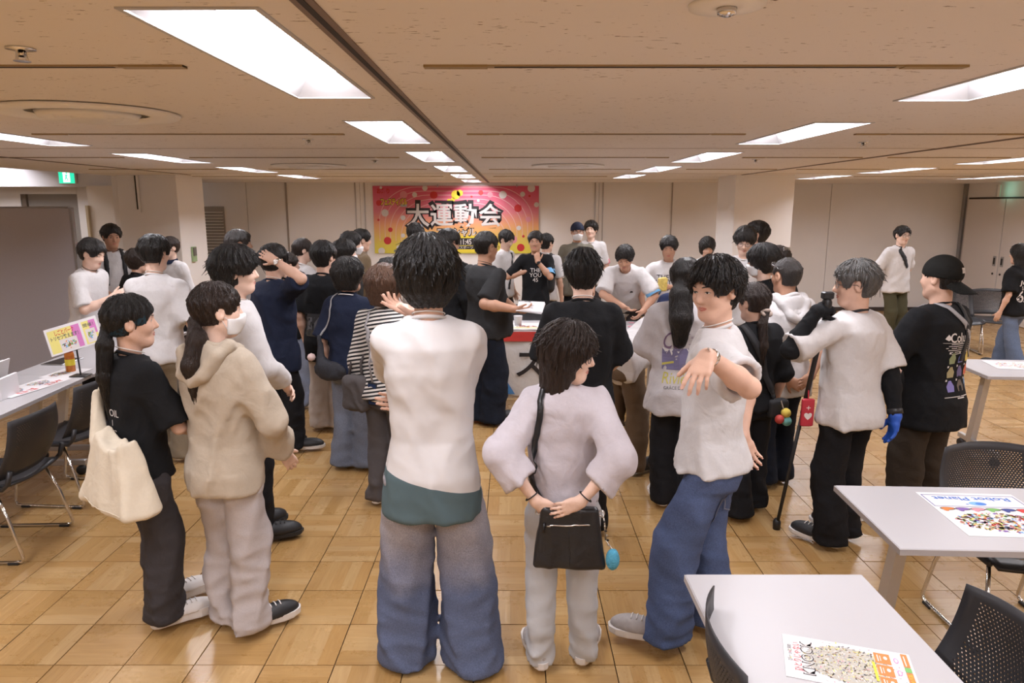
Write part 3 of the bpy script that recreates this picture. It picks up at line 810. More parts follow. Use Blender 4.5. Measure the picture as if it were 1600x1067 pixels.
def mask(I, m=None, straps=True):
    HM, HO, k = I['HM'].astype(f32), I['HO'].astype(f32), f32(I['hk'])
    base = head_fn(I['HM'], I['HO'], I['hk'], neck=None, ears=False)
    def fn(P):
        q = ((P - HO) @ HM.T) / k; qa = q.copy(); qa[:, 0] = np.abs(qa[:, 0])
        d = smin(base(P), ell(q, (0, .058, -.045), (.048, .052, .050)) * k, .02) - f32(.004)
        d = smax(d, (f32(-.104) - q[:, 2]) * k, .004); d = smax(d, (q[:, 2] + f32(.012) + qa[:, 0] * .28) * k, .004)
        return smax(d, (f32(.022) - q[:, 1] + f32(.25) * (qa[:, 2] * 0)) * k, .004)
    c = I['HO'] + (np.array([[sx, sy, sz] for sx in (-.1, .1) for sy in (0, .13) for sz in (-.125, .02)]) * I['hk']) @ I['HM']
    V, Q = sdf_mesh(fn, c.min(0), c.max(0), .006)
    o = np_obj('face_mask', V, Q, m or MATS['mask_white'], I['root'])
    mb = MB(); W = lambda P: (np.asarray(P, float) * I['hk']) @ I['HM'] + I['HO']
    for e in (-1, 1):
        for z in (-.03, -.075): mb.tube(W([(e * .064, .022, z), (e * .078, .0, z * .5), (e * .082, -.022, .004)]), .0016, 5)
    mb.build('ear_loop', m or MATS['mask_white'], o)


def lanyard(I, m=None, drop=0.0):
    NB, TA, k = I['NB'], I['TA'], I['k']; mb = MB(); n = 30
    fn = lambda P: np.minimum(I['topfn'](P), I['hfn'](P))
    a = np.linspace(0, 2 * np.pi, n, endpoint=False); pts = []
    for x in a:
        fy = math.sin(x)
        pts.append(NB + np.array([.060 * k * math.cos(x), .002 + .060 * k * fy, .016 - .020 * fy]) @ TA)
    mb.tube(pts, .0026, 5, closed=True)
    return mb.build('neck_cord', m or MATS['cord_white'], I['root'], smooth=True)


def strap(I, pts, wid, m, name='strap', parent=None, off=.004, world=False):
    """flat band laid on the clothes through the given points (own frame), each pulled onto the cloth"""
    P = np.asarray(pts, float); n = 26; t = np.linspace(0, len(P) - 1, n); i = np.minimum(t.astype(int), len(P) - 2); fr = (t - i)[:, None]
    Pm = np.vstack([2 * P[0] - P[1], P, 2 * P[-1] - P[-2]])
    p0, p1, p2, p3 = Pm[i], Pm[i + 1], Pm[i + 2], Pm[i + 3]
    C = .5 * (2 * p1 + (p2 - p0) * fr + (2 * p0 - 5 * p1 + 4 * p2 - p3) * fr ** 2 + (3 * p1 - p0 - 3 * p2 + p3) * fr ** 3)
    fn = I['topfn']; e = .004
    for _ in range(5):
        d = fn(C.astype(f32)); g = np.stack([fn((C + np.eye(3)[j] * e).astype(f32)) - d for j in range(3)], 1); g /= np.linalg.norm(g, axis=1)[:, None] + 1e-9
        mv = np.clip(d - off, -.06, .02); C = C - g * np.where(mv < 0, mv, np.where(mv < .03, mv, 0))[:, None]
    T = np.gradient(C, axis=0); T /= np.linalg.norm(T, axis=1)[:, None]; B = np.cross(T, g); B /= np.linalg.norm(B, axis=1)[:, None] + 1e-9
    a = C - B * wid / 2; b = C + B * wid / 2; gg = g * .0035
    V = np.concatenate([a, b, b + gg, a + gg]); f = []
    for j in range(n - 1):
        for q, r_ in ((0, 1), (1, 2), (2, 3), (3, 0)): f.append((q * n + j, r_ * n + j, r_ * n + j + 1, q * n + j + 1))
    mb = MB(); mb.add(V if not world else world_pt(I, V), f)
    return mb.build(name, m, parent if parent else (None if world else I['root']), smooth=True)


def print_on(I, items, mats, name='print', back=True, cx=0, cz=.12, fn=None, parent=None, lift=.0022):
    """items: (verts2d, faces, material index) laid on the chest or back; x to the viewer's right, metres"""
    s, O, TA = I['s'], I['O'], I['TA']; fn = fn or I['topfn']; mb = MB(); sg = 1 if back else -1; dr = TA[1] * sg
    for it in items:
        v, f, mi = it[:3]; extra = it[3] if len(it) > 3 else 0
        v = np.asarray(v, float); q = np.stack([sg * (v[:, 0] + cx), np.full(len(v), -sg * .28), v[:, 1] + cz * s], 1)
        V = stick((q @ TA + O), fn, dr, lift + extra, 18); mb.add(V, f, mi)
    return mb.build(name, mats, parent or I['top'])


def t2(s, x, y, size, mi, bold=0., width=None, shear=0.):
    v, f = text_geo(s, bold, shear); v = v[:, :2].copy()
    sx = size if width is None else width / (v[:, 0].max() - v[:, 0].min())
    return (v * (sx, size) + (x, y), f, mi)


def quad2(x0, x1, y0, y1, mi, n=6):
    xs = np.linspace(x0, x1, n); ys = np.linspace(y0, y1, n)
    v = [(x, y) for y in ys for x in xs]; f = [(j * n + i, j * n + i + 1, (j + 1) * n + i + 1, (j + 1) * n + i) for j in range(n - 1) for i in range(n - 1)]
    return (v, f, mi)


def poly2(pts, mi, extra=0): return (np.asarray(pts, float), [tuple(range(len(pts)))], mi, extra)


mat('sole_white', (.72, .70, .69), .6); mat('sole_black', (.02, .02, .022), .6); mat('frame_dark', (.02, .018, .02), .35)
mat('frame_silver', (.6, .6, .62), .25, metal=1)
mat('lens', (.9, .92, .95), .03, alpha=.12); mat('mask_white', (.78, .78, .79), .9); mat('cord_white', (.75, .73, .70), .7)


def arm_cover(I, sd, m, t0=.55, glove=None, t1=.97, gname='glove'):
    """tight sleeve from the upper arm to the wrist, and a glove"""
    a = I['arms'][sd]; w = a['awd']; A = a['sh'] + (a['el'] - a['sh']) * t0; W = a['el'] + (a['wr'] - a['el']) * t1
    def fn(P):
        md = a['el'] * .68 + W * .32; d = smin(smin(cap(P, A, a['el'], .052 * w, .048 * w), cap(P, a['el'], md, .047 * w, .049 * w), .02), cap(P, md, W, .049 * w, .034 * w), .02)
        return d + creases(P, 60, 40, sd) * f32(.004)
    pts = np.array([A, a['el'], W]); V, Q = sdf_mesh(fn, pts.min(0) - .07, pts.max(0) + .07, .007); np_obj('arm_sleeve', V, Q, m, I['root'])
    if glove:
        def gf(P):
            h = None
            for q in a['pal']: c_ = cap(P, q[0], q[1], q[2] + .004, q[3] + .004); h = c_ if h is None else smin(h, c_, .012)
            for q in a['fin']: h = smin(h, cap(P, q[0], q[1], q[2] + .003, q[3] + .003), .004)
            return smin(h, cap(P, a['wr'] - nrm(a['wr'] - a['el']) * .05, a['wr'], .034 * w, .032 * w), .02)
        pts = np.array([a['wr'] - nrm(a['wr'] - a['el']) * .05] + [q[1] for q in a['fin']]); V, Q = sdf_mesh(gf, pts.min(0) - .05, pts.max(0) + .05, .0055); np_obj(gname, V, Q, glove, I['root'])


def headwear(I, m, kind='cap'):
    HM, HO, k = I['HM'].astype(f32), I['HO'].astype(f32), f32(I['hk'])
    def fn(P):
        q = ((P - HO) @ HM.T) / k
        d = ell(q, (0, -.016, .034), (.090, .110, .104 if kind == 'cap' else .100))
        cut = f32(.012) + q[:, 1] * f32(.16 if kind == 'cap' else .25)
        d = smax(d, cut - q[:, 2], .006); d = smax(d, -ell(q, (0, -.016, .030), (.082, .102, .094)), .004)
        return d * k
    def brim(P):
        q = ((P - HO) @ HM.T) / k; z = q[:, 2] + f32(.014) + (q[:, 1] + f32(.1)) * f32(-.62) + q[:, 0] ** 2 * f32(4.5)
        d = np.maximum(np.abs(z) - f32(.004), ell(np.stack([q[:, 0], q[:, 1], 0 * z], 1), (0, -.105, 0), (.088, .098, .05)))
        return np.maximum(d, q[:, 1] + f32(.085)) * k
    c = I['HO'] + (np.array([[x, y, z] for x in (-.11, .11) for y in (-.22, .12) for z in (-.12, .16)]) * I['hk']) @ I['HM']
    V, Q = sdf_mesh(fn, c.min(0), c.max(0), .006); o = np_obj(kind, V, Q, m, I['root'])
    if kind == 'cap':
        V, Q = sdf_mesh(brim, c.min(0), c.max(0), .005); np_obj('brim', V, Q, m, o)
    I['hatfn'] = fn
    return o
# ================================================================ the room
def floor_mat():
    m, nt, b = _nodes('parquet'); L = nt.links.new; N = nt.nodes.new
    geo = N('ShaderNodeNewGeometry'); oi = N('ShaderNodeObjectInfo'); tc = N('ShaderNodeTexCoord')
    add = N('ShaderNodeMath'); add.operation = 'ADD'; L(geo.outputs['Random Per Island'], add.inputs[0]); L(oi.outputs['Random'], add.inputs[1])
    fr = N('ShaderNodeMath'); fr.operation = 'FRACT'; L(add.outputs[0], fr.inputs[0])
    cr = N('ShaderNodeValToRGB'); e = cr.color_ramp.elements
    e[0].position = 0; e[0].color = (.40, .235, .083, 1); e[1].position = 1; e[1].color = (.475, .305, .13, 1)
    for p, c in ((.22, (.42, .25, .094, 1)), (.45, (.465, .29, .118, 1)), (.62, (.43, .25, .09, 1)), (.8, (.505, .33, .15, 1))):
        q = e.new(p); q.color = c
    L(fr.outputs[0], cr.inputs[0])
    mp = N('ShaderNodeMapping'); mp.inputs['Scale'].default_value = (3, 40, 3); L(tc.outputs['Object'], mp.inputs[0])
    ad = N('ShaderNodeVectorMath'); ad.operation = 'ADD'; L(mp.outputs[0], ad.inputs[0]); L(oi.outputs['Random'], ad.inputs[1])
    n1 = N('ShaderNodeTexNoise'); n1.inputs['Scale'].default_value = 1.6; n1.inputs['Detail'].default_value = 6; n1.inputs['Distortion'].default_value = .8; L(ad.outputs[0], n1.inputs['Vector'])
    mx = N('ShaderNodeMix'); mx.data_type = 'RGBA'; mx.blend_type = 'MULTIPLY'; L(cr.outputs[0], mx.inputs['A'])
    g = N('ShaderNodeValToRGB'); g.color_ramp.elements[0].position = .3; g.color_ramp.elements[0].color = (.74, .66, .55, 1); g.color_ramp.elements[1].position = .65; g.color_ramp.elements[1].color = (1, 1, 1, 1)
    L(n1.outputs[0], g.inputs[0]); L(g.outputs[0], mx.inputs['B']); mx.inputs['Factor'].default_value = .55
    # dark scuffs and stains
    n2 = N('ShaderNodeTexNoise'); n2.inputs['Scale'].default_value = 5; n2.inputs['Detail'].default_value = 8; n2.inputs['Roughness'].default_value = .75; L(geo.outputs['Position'], n2.inputs['Vector'])
    st = N('ShaderNodeValToRGB'); st.color_ramp.elements[0].position = .66; st.color_ramp.elements[0].color = (0, 0, 0, 1); st.color_ramp.elements[1].position = .74; st.color_ramp.elements[1].color = (.7, .7, .7, 1)
    L(n2.outputs[0], st.inputs[0]); m2 = N('ShaderNodeMix'); m2.data_type = 'RGBA'; L(st.outputs[0], m2.inputs['Factor']); L(mx.outputs['Result'], m2.inputs['A']); m2.inputs['B'].default_value = (.33, .15, .04, 1)
    L(m2.outputs['Result'], b.inputs['Base Color'])
    rr = N('ShaderNodeMapRange'); rr.inputs[3].default_value = .16; rr.inputs[4].default_value = .42; L(n2.outputs[0], rr.inputs[0]); L(rr.outputs[0], b.inputs['Roughness'])
    bp = N('ShaderNodeBump'); bp.inputs['Strength'].default_value = .15; bp.inputs['Distance'].default_value = .004; L(n1.outputs[0], bp.inputs['Height']); L(bp.outputs[0], b.inputs['Normal'])
    b.inputs['Specular IOR Level'].default_value = .5
    MATS['parquet'] = m; return m


def ceiling_mat():
    m, nt, b = _nodes('ceiling_board'); L = nt.links.new; N = nt.nodes.new
    tc = N('ShaderNodeTexCoord'); mp = N('ShaderNodeMapping'); mp.inputs['Scale'].default_value = (26, 105, 1); L(tc.outputs['Object'], mp.inputs[0])
    n = N('ShaderNodeTexNoise'); n.inputs['Scale'].default_value = 1.0; n.inputs['Detail'].default_value = 5; n.inputs['Roughness'].default_value = .62; L(mp.outputs[0], n.inputs['Vector'])
    n3 = N('ShaderNodeTexNoise'); n3.inputs['Scale'].default_value = 7; L(tc.outputs['Object'], n3.inputs['Vector'])
    sm = N('ShaderNodeMath'); sm.operation = 'MULTIPLY_ADD'; L(n3.outputs[0], sm.inputs[0]); sm.inputs[1].default_value = .22; L(n.outputs[0], sm.inputs[2])
    cr = N('ShaderNodeValToRGB'); e = cr.color_ramp.elements; e[0].position = .765; e[0].color = (.80, .75, .715, 1); e[1].position = .79; e[1].color = (.20, .14, .10, 1); L(sm.outputs[0], cr.inputs[0])
    L(cr.outputs[0], b.inputs['Base Color']); b.inputs['Roughness'].default_value = .95; b.inputs['Specular IOR Level'].default_value = .1
    MATS['ceiling_board'] = m; return m


PQ = floor_mat(); CB = ceiling_mat()
WALL = mat('wall_paint', (.87, .84, .82), .8, spec=.2, noise=(2.2, .03), bump=(240, .05))
WALLW = mat('wall_white', (.86, .84, .82), .8, spec=.2, noise=(2.2, .03)); COLM = mat('column_paint', (.87, .845, .825), .75, spec=.2, noise=(2, .03))
FASCIA = mat('fascia_paint', (.74, .72, .74), .8)
TRK = mat('track_brown', (.24, .17, .13), .5, metal=.3); TRKD = mat('track_gap', (.03, .022, .02), .7); BRASS = mat('slot_brass', (.40, .28, .13), .45, metal=.5)
GREYMET = mat('grey_metal', (.42, .42, .43), .35, metal=.8); CHROME = mat('chrome', (.72, .70, .68), .13, metal=1); BLK = mat('black_plastic', (.018, .018, .020), .42)
DARKGAP = mat('dark_gap', (.05, .045, .04), .8); LAMPM = mat('lamp_panel', (1, 1, 1), .6, emit=LIGHT_COL, es=LIGHT_POWER); REFL = mat('lamp_reflector', (.50, .49, .50), .5)
DOORM = mat('door_paint', (.82, .77, .74), .6); BASEB = mat('baseboard_brown', (.06, .045, .04), .6)

# floor: parquet tiles of four strips, laid basket-wise
PITCH = .303; X0, Y0 = -1.979, 2.752


def tile_geo(mb, x, y, vert, rnd, full=True):
    h = PITCH - .0048; n = rnd.choice((3, 4, 4, 5)); wv = h / n; dz = rnd.uniform(-.0006, .0006)
    for i in range(n):
        a0 = -h / 2 + i * wv + 0; a1 = -h / 2 + (i + 1) * wv - 0; c = .0004 if full else .0
        z1 = dz + rnd.uniform(-.0003, .0003)
        r0 = [(-h / 2, a0), (h / 2, a0), (h / 2, a1), (-h / 2, a1)]; r1 = [(-h / 2 + c, a0 + c), (h / 2 - c, a0 + c), (h / 2 - c, a1 - c), (-h / 2 + c, a1 - c)]
        if vert: r0 = [(-q, p) for p, q in r0]; r1 = [(-q, p) for p, q in r1]
        if not full: mb.add([(x + p, y + q, z1) for p, q in r0], [(0, 1, 2, 3)]); continue
        V = [(x + p, y + q, -.012) for p, q in r0] + [(x + p, y + q, z1 - c) for p, q in r0] + [(x + p, y + q, z1) for p, q in r1]
        f = [(8, 9, 10, 11)] + [(j, (j + 1) % 4, 4 + (j + 1) % 4, 4 + j) for j in range(4)] + [(4 + j, 4 + (j + 1) % 4, 8 + (j + 1) % 4, 8 + j) for j in range(4)]
        mb.add(V, f)


FLOOR = struct(MB().box(-11, 8.6, -4, 13.6, -.1, -.008).build('floor', mat('floor_gap', (.055, .030, .012), .8)))
rnd = random.Random(4); variants = []
for i in range(14):
    q = MB(); tile_geo(q, 0, 0, False, rnd); variants.append(q.mesh('parquet_tile', PQ))
cells = []
for i in range(-32, 36):
    for j in range(-22, 36):
        x = X0 + (i + .5) * PITCH; y = Y0 + (j + .5) * PITCH
        if -11 < x < 8.5 and -3.9 < y < 13.5: cells.append((x, y, i, j))
def in_view(x, y):
    zc = y * math.cos(TH) + CAM_H * math.sin(TH)
    if zc < .3: return False
    v = 533.5 + FPX * (CAM_H * math.cos(TH) - y * math.sin(TH)) / zc
    return abs(x) < zc * .745 and v < 1095
vis = sorted([c for c in cells if in_view(c[0], c[1])], key=lambda c: c[1])[:300]; vset = set((c[2], c[3]) for c in vis)
for x, y, i, j in vis:
    o = bpy.data.objects.new('parquet_tile', rnd.choice(variants)); COL.objects.link(o); o.parent = FLOOR
    o.location = (x, y, 0); o.rotation_euler = (0, 0, ((i + j) % 2) * math.pi / 2 + rnd.choice((0, math.pi)))
q = MB()
for x, y, i, j in cells:
    if (i, j) not in vset: tile_geo(q, x, y, (i + j) % 2 == 1, rnd, False)
o = q.build('parquet_tiling', PQ, FLOOR); o['kind'] = 'stuff'

# ceiling with openings for the light fittings
LW, LL, LP = .265, 1.20, 1.93
ROWS = [(-7.4, 1.55), (-2.92, 1.72), (-.65, 1.53), (1.585, 1.60), (4.35, 1.90), (6.75, 1.95)]
FIX = []
for rx, ry in ROWS:
    for kk in range(-2, 6):
        y = ry + kk * LP
        if y + LL < 12.4: FIX.append((rx, y))
XL, XR, YB, YF = -5.32, 8.6, -4.0, 13.5
q = MB(); xs = sorted([XL] + [v for r_, _ in ROWS if r_ > XL for v in (r_ - LW / 2, r_ + LW / 2)] + [XR]); xs = sorted(set([v for v in xs if XL <= v <= XR]))
for a, b in zip(xs[:-1], xs[1:]):
    fx = [f for f in FIX if abs((a + b) / 2 - f[0]) < LW / 2]
    ys = [YB] + [v for f in sorted(fx, key=lambda f: f[1]) for v in (f[1], f[1] + LL)] + [YF]
    for y0, y1 in zip(ys[0::2], ys[1::2]): q.box(a, b, y0, y1, CEIL, CEIL + .03)
CE = struct(q.build('ceiling', CB))
struct(MB().box(-11, 8.6, -4, 13.6, 2.75, 2.8).build('ceiling', WALLW))
struct(MB().box(XL - .05, XL, -4, 13.5, CEIL, 2.75).build('trim_1', FASCIA))
# running joints and tracks let into the ceiling
def track(name, x, y0, y1, wd_=.045):
    o = MB().box(x - wd_ / 2, x + wd_ / 2, y0, y1, CEIL - .004, CEIL + .001).build(name, TRK); struct(o)
    MB().box(x - wd_ * .16, x + wd_ * .16, y0, y1, CEIL - .0055, CEIL - .0042).build('track_groove', TRKD, o)
track('trim_2', -.405, -4, 12.55); track('trim_3', 2.97, -4, 9.4); track('trim_4', -4.15, -4, 9.4, .03)
for n, y in enumerate((1.2, 5.1, 9.05, 11.2)):
    struct(MB().box(XL, XR, y - .006, y + .006, CEIL - .002, CEIL + .001).build('trim_%d' % (5 + n), mat('seam', (.42, .33, .27), .8)))
# air slots, brass ended
SLN = {-2.65: 'between the two left light rows', -.25: 'right of the long ceiling track', 1.9: 'left of the column track', 3.1: 'right of the column track', 4.65: 'in the far right ceiling bay', -4.6: 'above the grey partition side'}
SLY = (.2, 2.13, 4.08, 6.03, 7.95, 9.9)
ORD = ('nearest', 'second', 'third', 'fourth', 'fifth', 'sixth', 'seventh')
k_ = 0
for y in (.2, 2.13, 4.08, 6.03, 7.95, 9.9):
    for (a, b) in ((-2.65, -.93), (-.25, 1.29), (1.9, 2.88), (3.1, 4.1), (4.65, 6.4), (-4.6, -3.2)):
        if y < 1 and (b < -1 or a > 2): continue
        if y > 9 and a in (1.9, 3.1): continue
        t = empty('air_slot', ((a + b) / 2, y, CEIL)); h = (b - a) / 2; k_ += 1
        tag(t, 'brass air slot %s, %s from the camera' % (SLN[a], ORD[SLY.index(y)]), 'air vent', 'air slots in the ceiling')
        MB().box(-h, h, -.016, .016, -.004, .001).build('slot_frame', BRASS, t); MB().box(-h + .2, h - .2, -.006, .006, -.0052, -.0042).build('slot_gap', TRKD, t)
        for e in (-1, 1): MB().box(e * h - .09 + .09 * -e, e * h + .09 + .09 * -e, -.018, .018, -.0065, 0).build('end_plate', BRASS, t)
# light fittings
def fitting():
    t = empty('ceiling_light'); hx, hy = LW / 2, LL / 2; d = .075; ix, iy = .060, hy - .10
    q = MB(); O_ = [(-hx, -hy), (hx, -hy), (hx, hy), (-hx, hy)]; I_ = [(-ix, -iy), (ix, -iy), (ix, iy), (-ix, iy)]
    for j, nm in enumerate(('end_reflector', 'side_reflector', 'end_reflector', 'side_reflector')):
        a, b = j, (j + 1) % 4
        MB().add([(*O_[a], 0), (*O_[b], 0), (*I_[b], d), (*I_[a], d)], [(0, 3, 2, 1)]).build(nm, REFL, t)
    MB().add([(*p, d - .004) for p in I_], [(3, 2, 1, 0)]).build('lamp_panel', LAMPM, t)
    q = MB()
    for (x0, x1, y0, y1) in ((-hx - .012, -hx, -hy - .012, hy + .012), (hx, hx + .012, -hy - .012, hy + .012), (-hx, hx, -hy - .012, -hy), (-hx, hx, hy, hy + .012)): q.box(x0, x1, y0, y1, -.004, .004)
    q.build('rim', REFL, t); MB().box(-hx, hx, -hy, hy, d + .01, d + .02).build('housing', GREYMET, t)
    return t
proto = None
ORD = ('nearest', 'second', 'third', 'fourth', 'fifth', 'sixth', 'seventh')
RN = {-7.4: 'over the left bay', -2.92: 'in the row over the desks', -.65: 'in the row beside the ceiling track', 1.585: 'in the row left of the square column', 4.35: 'in the row right of the square column', 6.75: 'in the row nearest the double door'}
for rx, ry in ROWS:
    n = 0; kb = 0
    for (x, y) in sorted(f for f in FIX if f[0] == rx):
        t = proto if proto is None and False else (fitting() if proto is None else copy_tree(proto)); proto = proto or t
        t.location = (x, y + LL / 2, CEIL if x > -5.3 else 2.62); seen = y > .9
        n += seen; kb += not seen
        tag(t, 'fluorescent ceiling light %s, %s from the camera' % (RN[rx], ORD[n - 1]) if seen else '%s ceiling light behind the camera %s' % (ORD[kb - 1], RN[rx]), 'ceiling light', 'recessed ceiling lights')
# round diffuser, sprinklers, detector
t = empty('air_diffuser', (-1.80, 3.15, CEIL - .004)); tag(t, 'large round white air diffuser in the ceiling above the desks', 'air diffuser')
MB().lathe([(.36, 0), (.35, -.012), (.25, -.012), (.235, .002)], 48).build('outer_ring', COLM, t, True)
for r_ in (.20, .14, .08): MB().lathe([(r_, -.002), (r_ - .015, -.026), (r_ - .055, -.012)], 40).build('cone_ring', COLM, t, True)
MB().lathe([(.235, .0), (.0, .001)], 40).build('dark_throat', mat('throat', (.28, .22, .18), .9), t)
t2_ = copy_tree(t); t2_.location = (.55, 7.2, CEIL - .004); tag(t2_, 'round white air diffuser in the ceiling toward the banner wall', 'air diffuser')
t2_ = copy_tree(t); t2_.location = (-2.0, 7.2, CEIL - .004); tag(t2_, 'round air diffuser in the ceiling beyond the left light row', 'air diffuser')
def sprinkler(x, y, lab):
    t = empty('sprinkler', (x, y, CEIL)); tag(t, lab, 'sprinkler', 'ceiling sprinklers')
    MB().lathe([(.034, 0), (.034, -.004), (.012, -.006), (.010, -.018), (.006, -.022)], 20).build('escutcheon', CHROME, t, True)
    for a in range(4): MB().tube([(.012 * math.cos(a * 1.57), .012 * math.sin(a * 1.57), -.006), (.016 * math.cos(a * 1.57), .016 * math.sin(a * 1.57), -.030)], .0016, 5).build('guard_arm', CHROME, t)
    MB().lathe([(.020, -.030), (.020, -.032), (.003, -.033)], 16).build('deflector', CHROME, t)
for x, y, lab in ((-1.24, 1.9, 'small metal sprinkler head on the ceiling left of the nearest light'), (-1.22, 4.4, 'small sprinkler head between the light rows at left'), (2.2, 4.6, 'small sprinkler head by the third ceiling slot at right'),
                  (2.1, 6.3, 'small sprinkler head on the ceiling before the square column'), (-1.2, 6.4, 'small sprinkler head farther back on the left ceiling'), (4.9, 6.1, 'small sprinkler head on the ceiling at far right')): sprinkler(x, y, lab)
t = empty('smoke_detector', (.424, 1.50, CEIL)); tag(t, 'flat round smoke detector plate at the top edge of the ceiling', 'detector')
MB().lathe([(.075, 0), (.074, -.006), (.03, -.008)], 32).build('plate', COLM, t, True); MB().lathe([(.02, -.008), (.018, -.02), (.008, -.024)], 20).build('sensor', CHROME, t, True)

# walls
WB = 12.6
def panel_wall(name, xs, y, z1=CEIL + .05, m=WALL, th=.12):
    o = struct(MB().box(xs[0], xs[-1], y + .01, y + th, 0, z1).build(name, m))
    for a, b in zip(xs[:-1], xs[1:]): MB().bbox(-(b - a) / 2 + .004, (b - a) / 2 - .004, -.014, .012, .0, z1 - .02, .003).build('wall_panel', m, o, loc=((a + b) / 2, y, 0))
    return o
panel_wall('wall_back', [-5.6, -4.611, -3.92, -2.64, -.56, 1.51, 2.78, 4.2], WB)
for n, (x, wd_) in enumerate(((-3.92, .03), (-2.72, .02), (-2.56, .02), (1.444, .02), (1.578, .02), (2.78, .015))):
    struct(MB().box(x - wd_ / 2, x + wd_ / 2, WB - .03, WB, 0, CEIL).build('trim_%d' % (20 + n), mat('panel_rail', (.42, .37, .33), .4, metal=.5)))
panel_wall('wall_back_right', [3.4, 5.85, 8.3], 13.3)
struct(MB().box(4.15, 4.25, WB, 13.4, 0, 2.4).build('wall_return', WALL))
struct(MB().box(3.4, 8.3, 13.262, 13.285, 0, .07).build('baseboard_back', BASEB))
struct(MB().box(-5.6, 4.2, WB - .035, WB - .015, 0, .07).build('baseboard_center', BASEB))
struct(MB().box(8.3, 8.45, -4, 13.5, 0, 2.5).build('wall_right', WALL)); struct(MB().box(-11, 8.6, -4.1, -3.95, 0, 2.8).build('wall_rear', WALLW))
struct(MB().box(-11.1, -10.95, -4, 13.6, 0, 2.8).build('wall_left', WALLW)); struct(MB().box(8.26, 8.3, 13.2, 13.3, 0, 2.34).build('trim_30', GREYMET))
# double door in the right wall
def leaf(n, y0, y1, hy):
    o = struct(MB().bbox(8.27, 8.31, y0 + .006, y1 - .006, .01, 2.06, .003).build('door_%d' % n, DOORM))
    MB().bbox(8.262, 8.272, hy - .035, hy + .035, .93, 1.10, .002).build('pull_plate', GREYMET, o); MB().bbox(8.258, 8.263, hy - .022, hy + .022, .96, 1.07, .002).build('pull_recess', DARKGAP, o)
    MB().lathe([(.018, 0), (.018, .008)], 14).build('lock', BLK, o, loc=(8.262, hy, .80)).rotation_euler = (0, -math.pi / 2, 0)
leaf(1, 12.13, 13.13, 12.22); leaf(2, 11.13, 12.12, 12.03)
struct(MB().box(8.285, 8.302, 11.1, 13.16, 2.06, 2.09).build('trim_31', BASEB)); struct(MB().box(8.28, 8.3, 13.13, 13.17, 0, 2.09).build('trim_32', mat('frame_lilac', (.62, .57, .56), .5)))
struct(MB().box(8.285, 8.301, 12.117, 12.133, 0, 2.06).build('trim_33', DARKGAP))
# columns
def column(name, x0, x1, y0, y1):
    return struct(MB().bbox(x0, x1, y0, y1, 0, CEIL + .02, .006).build(name, COLM))
column('wall_column_right', 2.89, 3.655, 9.4, 10.2); column('wall_column_left', -5.108, -4.34, 9.4, 10.2)
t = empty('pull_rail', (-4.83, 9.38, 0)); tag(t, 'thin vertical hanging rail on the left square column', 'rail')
MB().box(-.012, .012, -.012, .012, 1.86, 2.33).build('rail_bar', COLM, t); MB().box(-.035, -.014, -.005, .012, 1.9, 2.33).build('rail_shadow_strip', DARKGAP, t)  # dark strip painted in as the shade beside the rail bar
t = empty('switch_box', (-4.335, 9.72, 1.30)); tag(t, 'small green emergency switch box on the side of the left column', 'switch')
MB().box(0, .02, -.06, .06, -.10, .10).build('green_plate', mat('plate_green', (.36, .50, .27), .5), t); MB().box(.02, .035, -.05, .03, -.02, .09).build('grey_cover', mat('cover_grey', (.16, .15, .13), .4), t)
# louvre on the back wall
t = empty('wall_louvre', (-5.2, WB - .02, 0)); tag(t, 'tall metal louvre vent in the wall beside the left column', 'vent')
MB().box(-.19, .19, -.012, .0, .7, 1.93).build('louvre_back', mat('louvre_back', (.38, .33, .27), .8), t)
for j in range(22): MB().add([(-.17, -.015, .75 + j * .052), (.17, -.015, .75 + j * .052), (.17, -.035, .73 + j * .052), (-.17, -.035, .73 + j * .052), (-.17, -.010, .753 + j * .052), (.17, -.010, .753 + j * .052), (.17, -.03, .733 + j * .052), (-.17, -.03, .733 + j * .052)],
    [(0, 1, 2, 3), (7, 6, 5, 4), (0, 4, 5, 1), (1, 5, 6, 2), (2, 6, 7, 3), (3, 7, 4, 0)]).build('slat', mat('louvre_slat', (.74, .69, .60), .5), t)
# left bay: fascia, pilaster, recessed door
struct(MB().box(-11, -5.5, 10.6, 10.75, 2.22, 2.75).build('wall_fascia', FASCIA))
struct(MB().box(-6.18, -5.40, 10.55, 10.8, 0, 2.23).build('wall_pilaster', mat('pilaster_cream', (.83, .76, .68), .75)))
struct(MB().box(-5.45, -5.1, 9.9, 10.7, 0, 2.75).build('wall_pilaster_side', WALL))
struct(MB().box(-6.6, -6.18, 11.0, 11.2, 0, 2.75).build('wall_bay_jamb', WALL)); struct(MB().box(-11, -7.45, 11.0, 11.2, 0, 2.75).build('wall_bay', WALL)); struct(MB().box(-11, -5.5, 11.5, 11.6, 0, 2.75).build('wall_bay_back', WALL))
struct(MB().box(-7.4, -6.62, 11.05, 11.1, 0, 2.12).build('door_3', mat('door_grey', (.30, .275, .25), .6))); struct(MB().box(-7.46, -7.38, 11.0, 11.06, 0, 2.16).build('trim_34', mat('frame_bronze', (.2, .16, .13), .5)))
struct(MB().box(-7.46, -6.6, 10.99, 11.1, 2.12, 2.3).build('trim_35', WALL)); struct(MB().box(-6.20, -6.165, 10.5, 10.56, 0, 1.95).build('trim_36', mat('frame_tan', (.55, .44, .28), .5)))


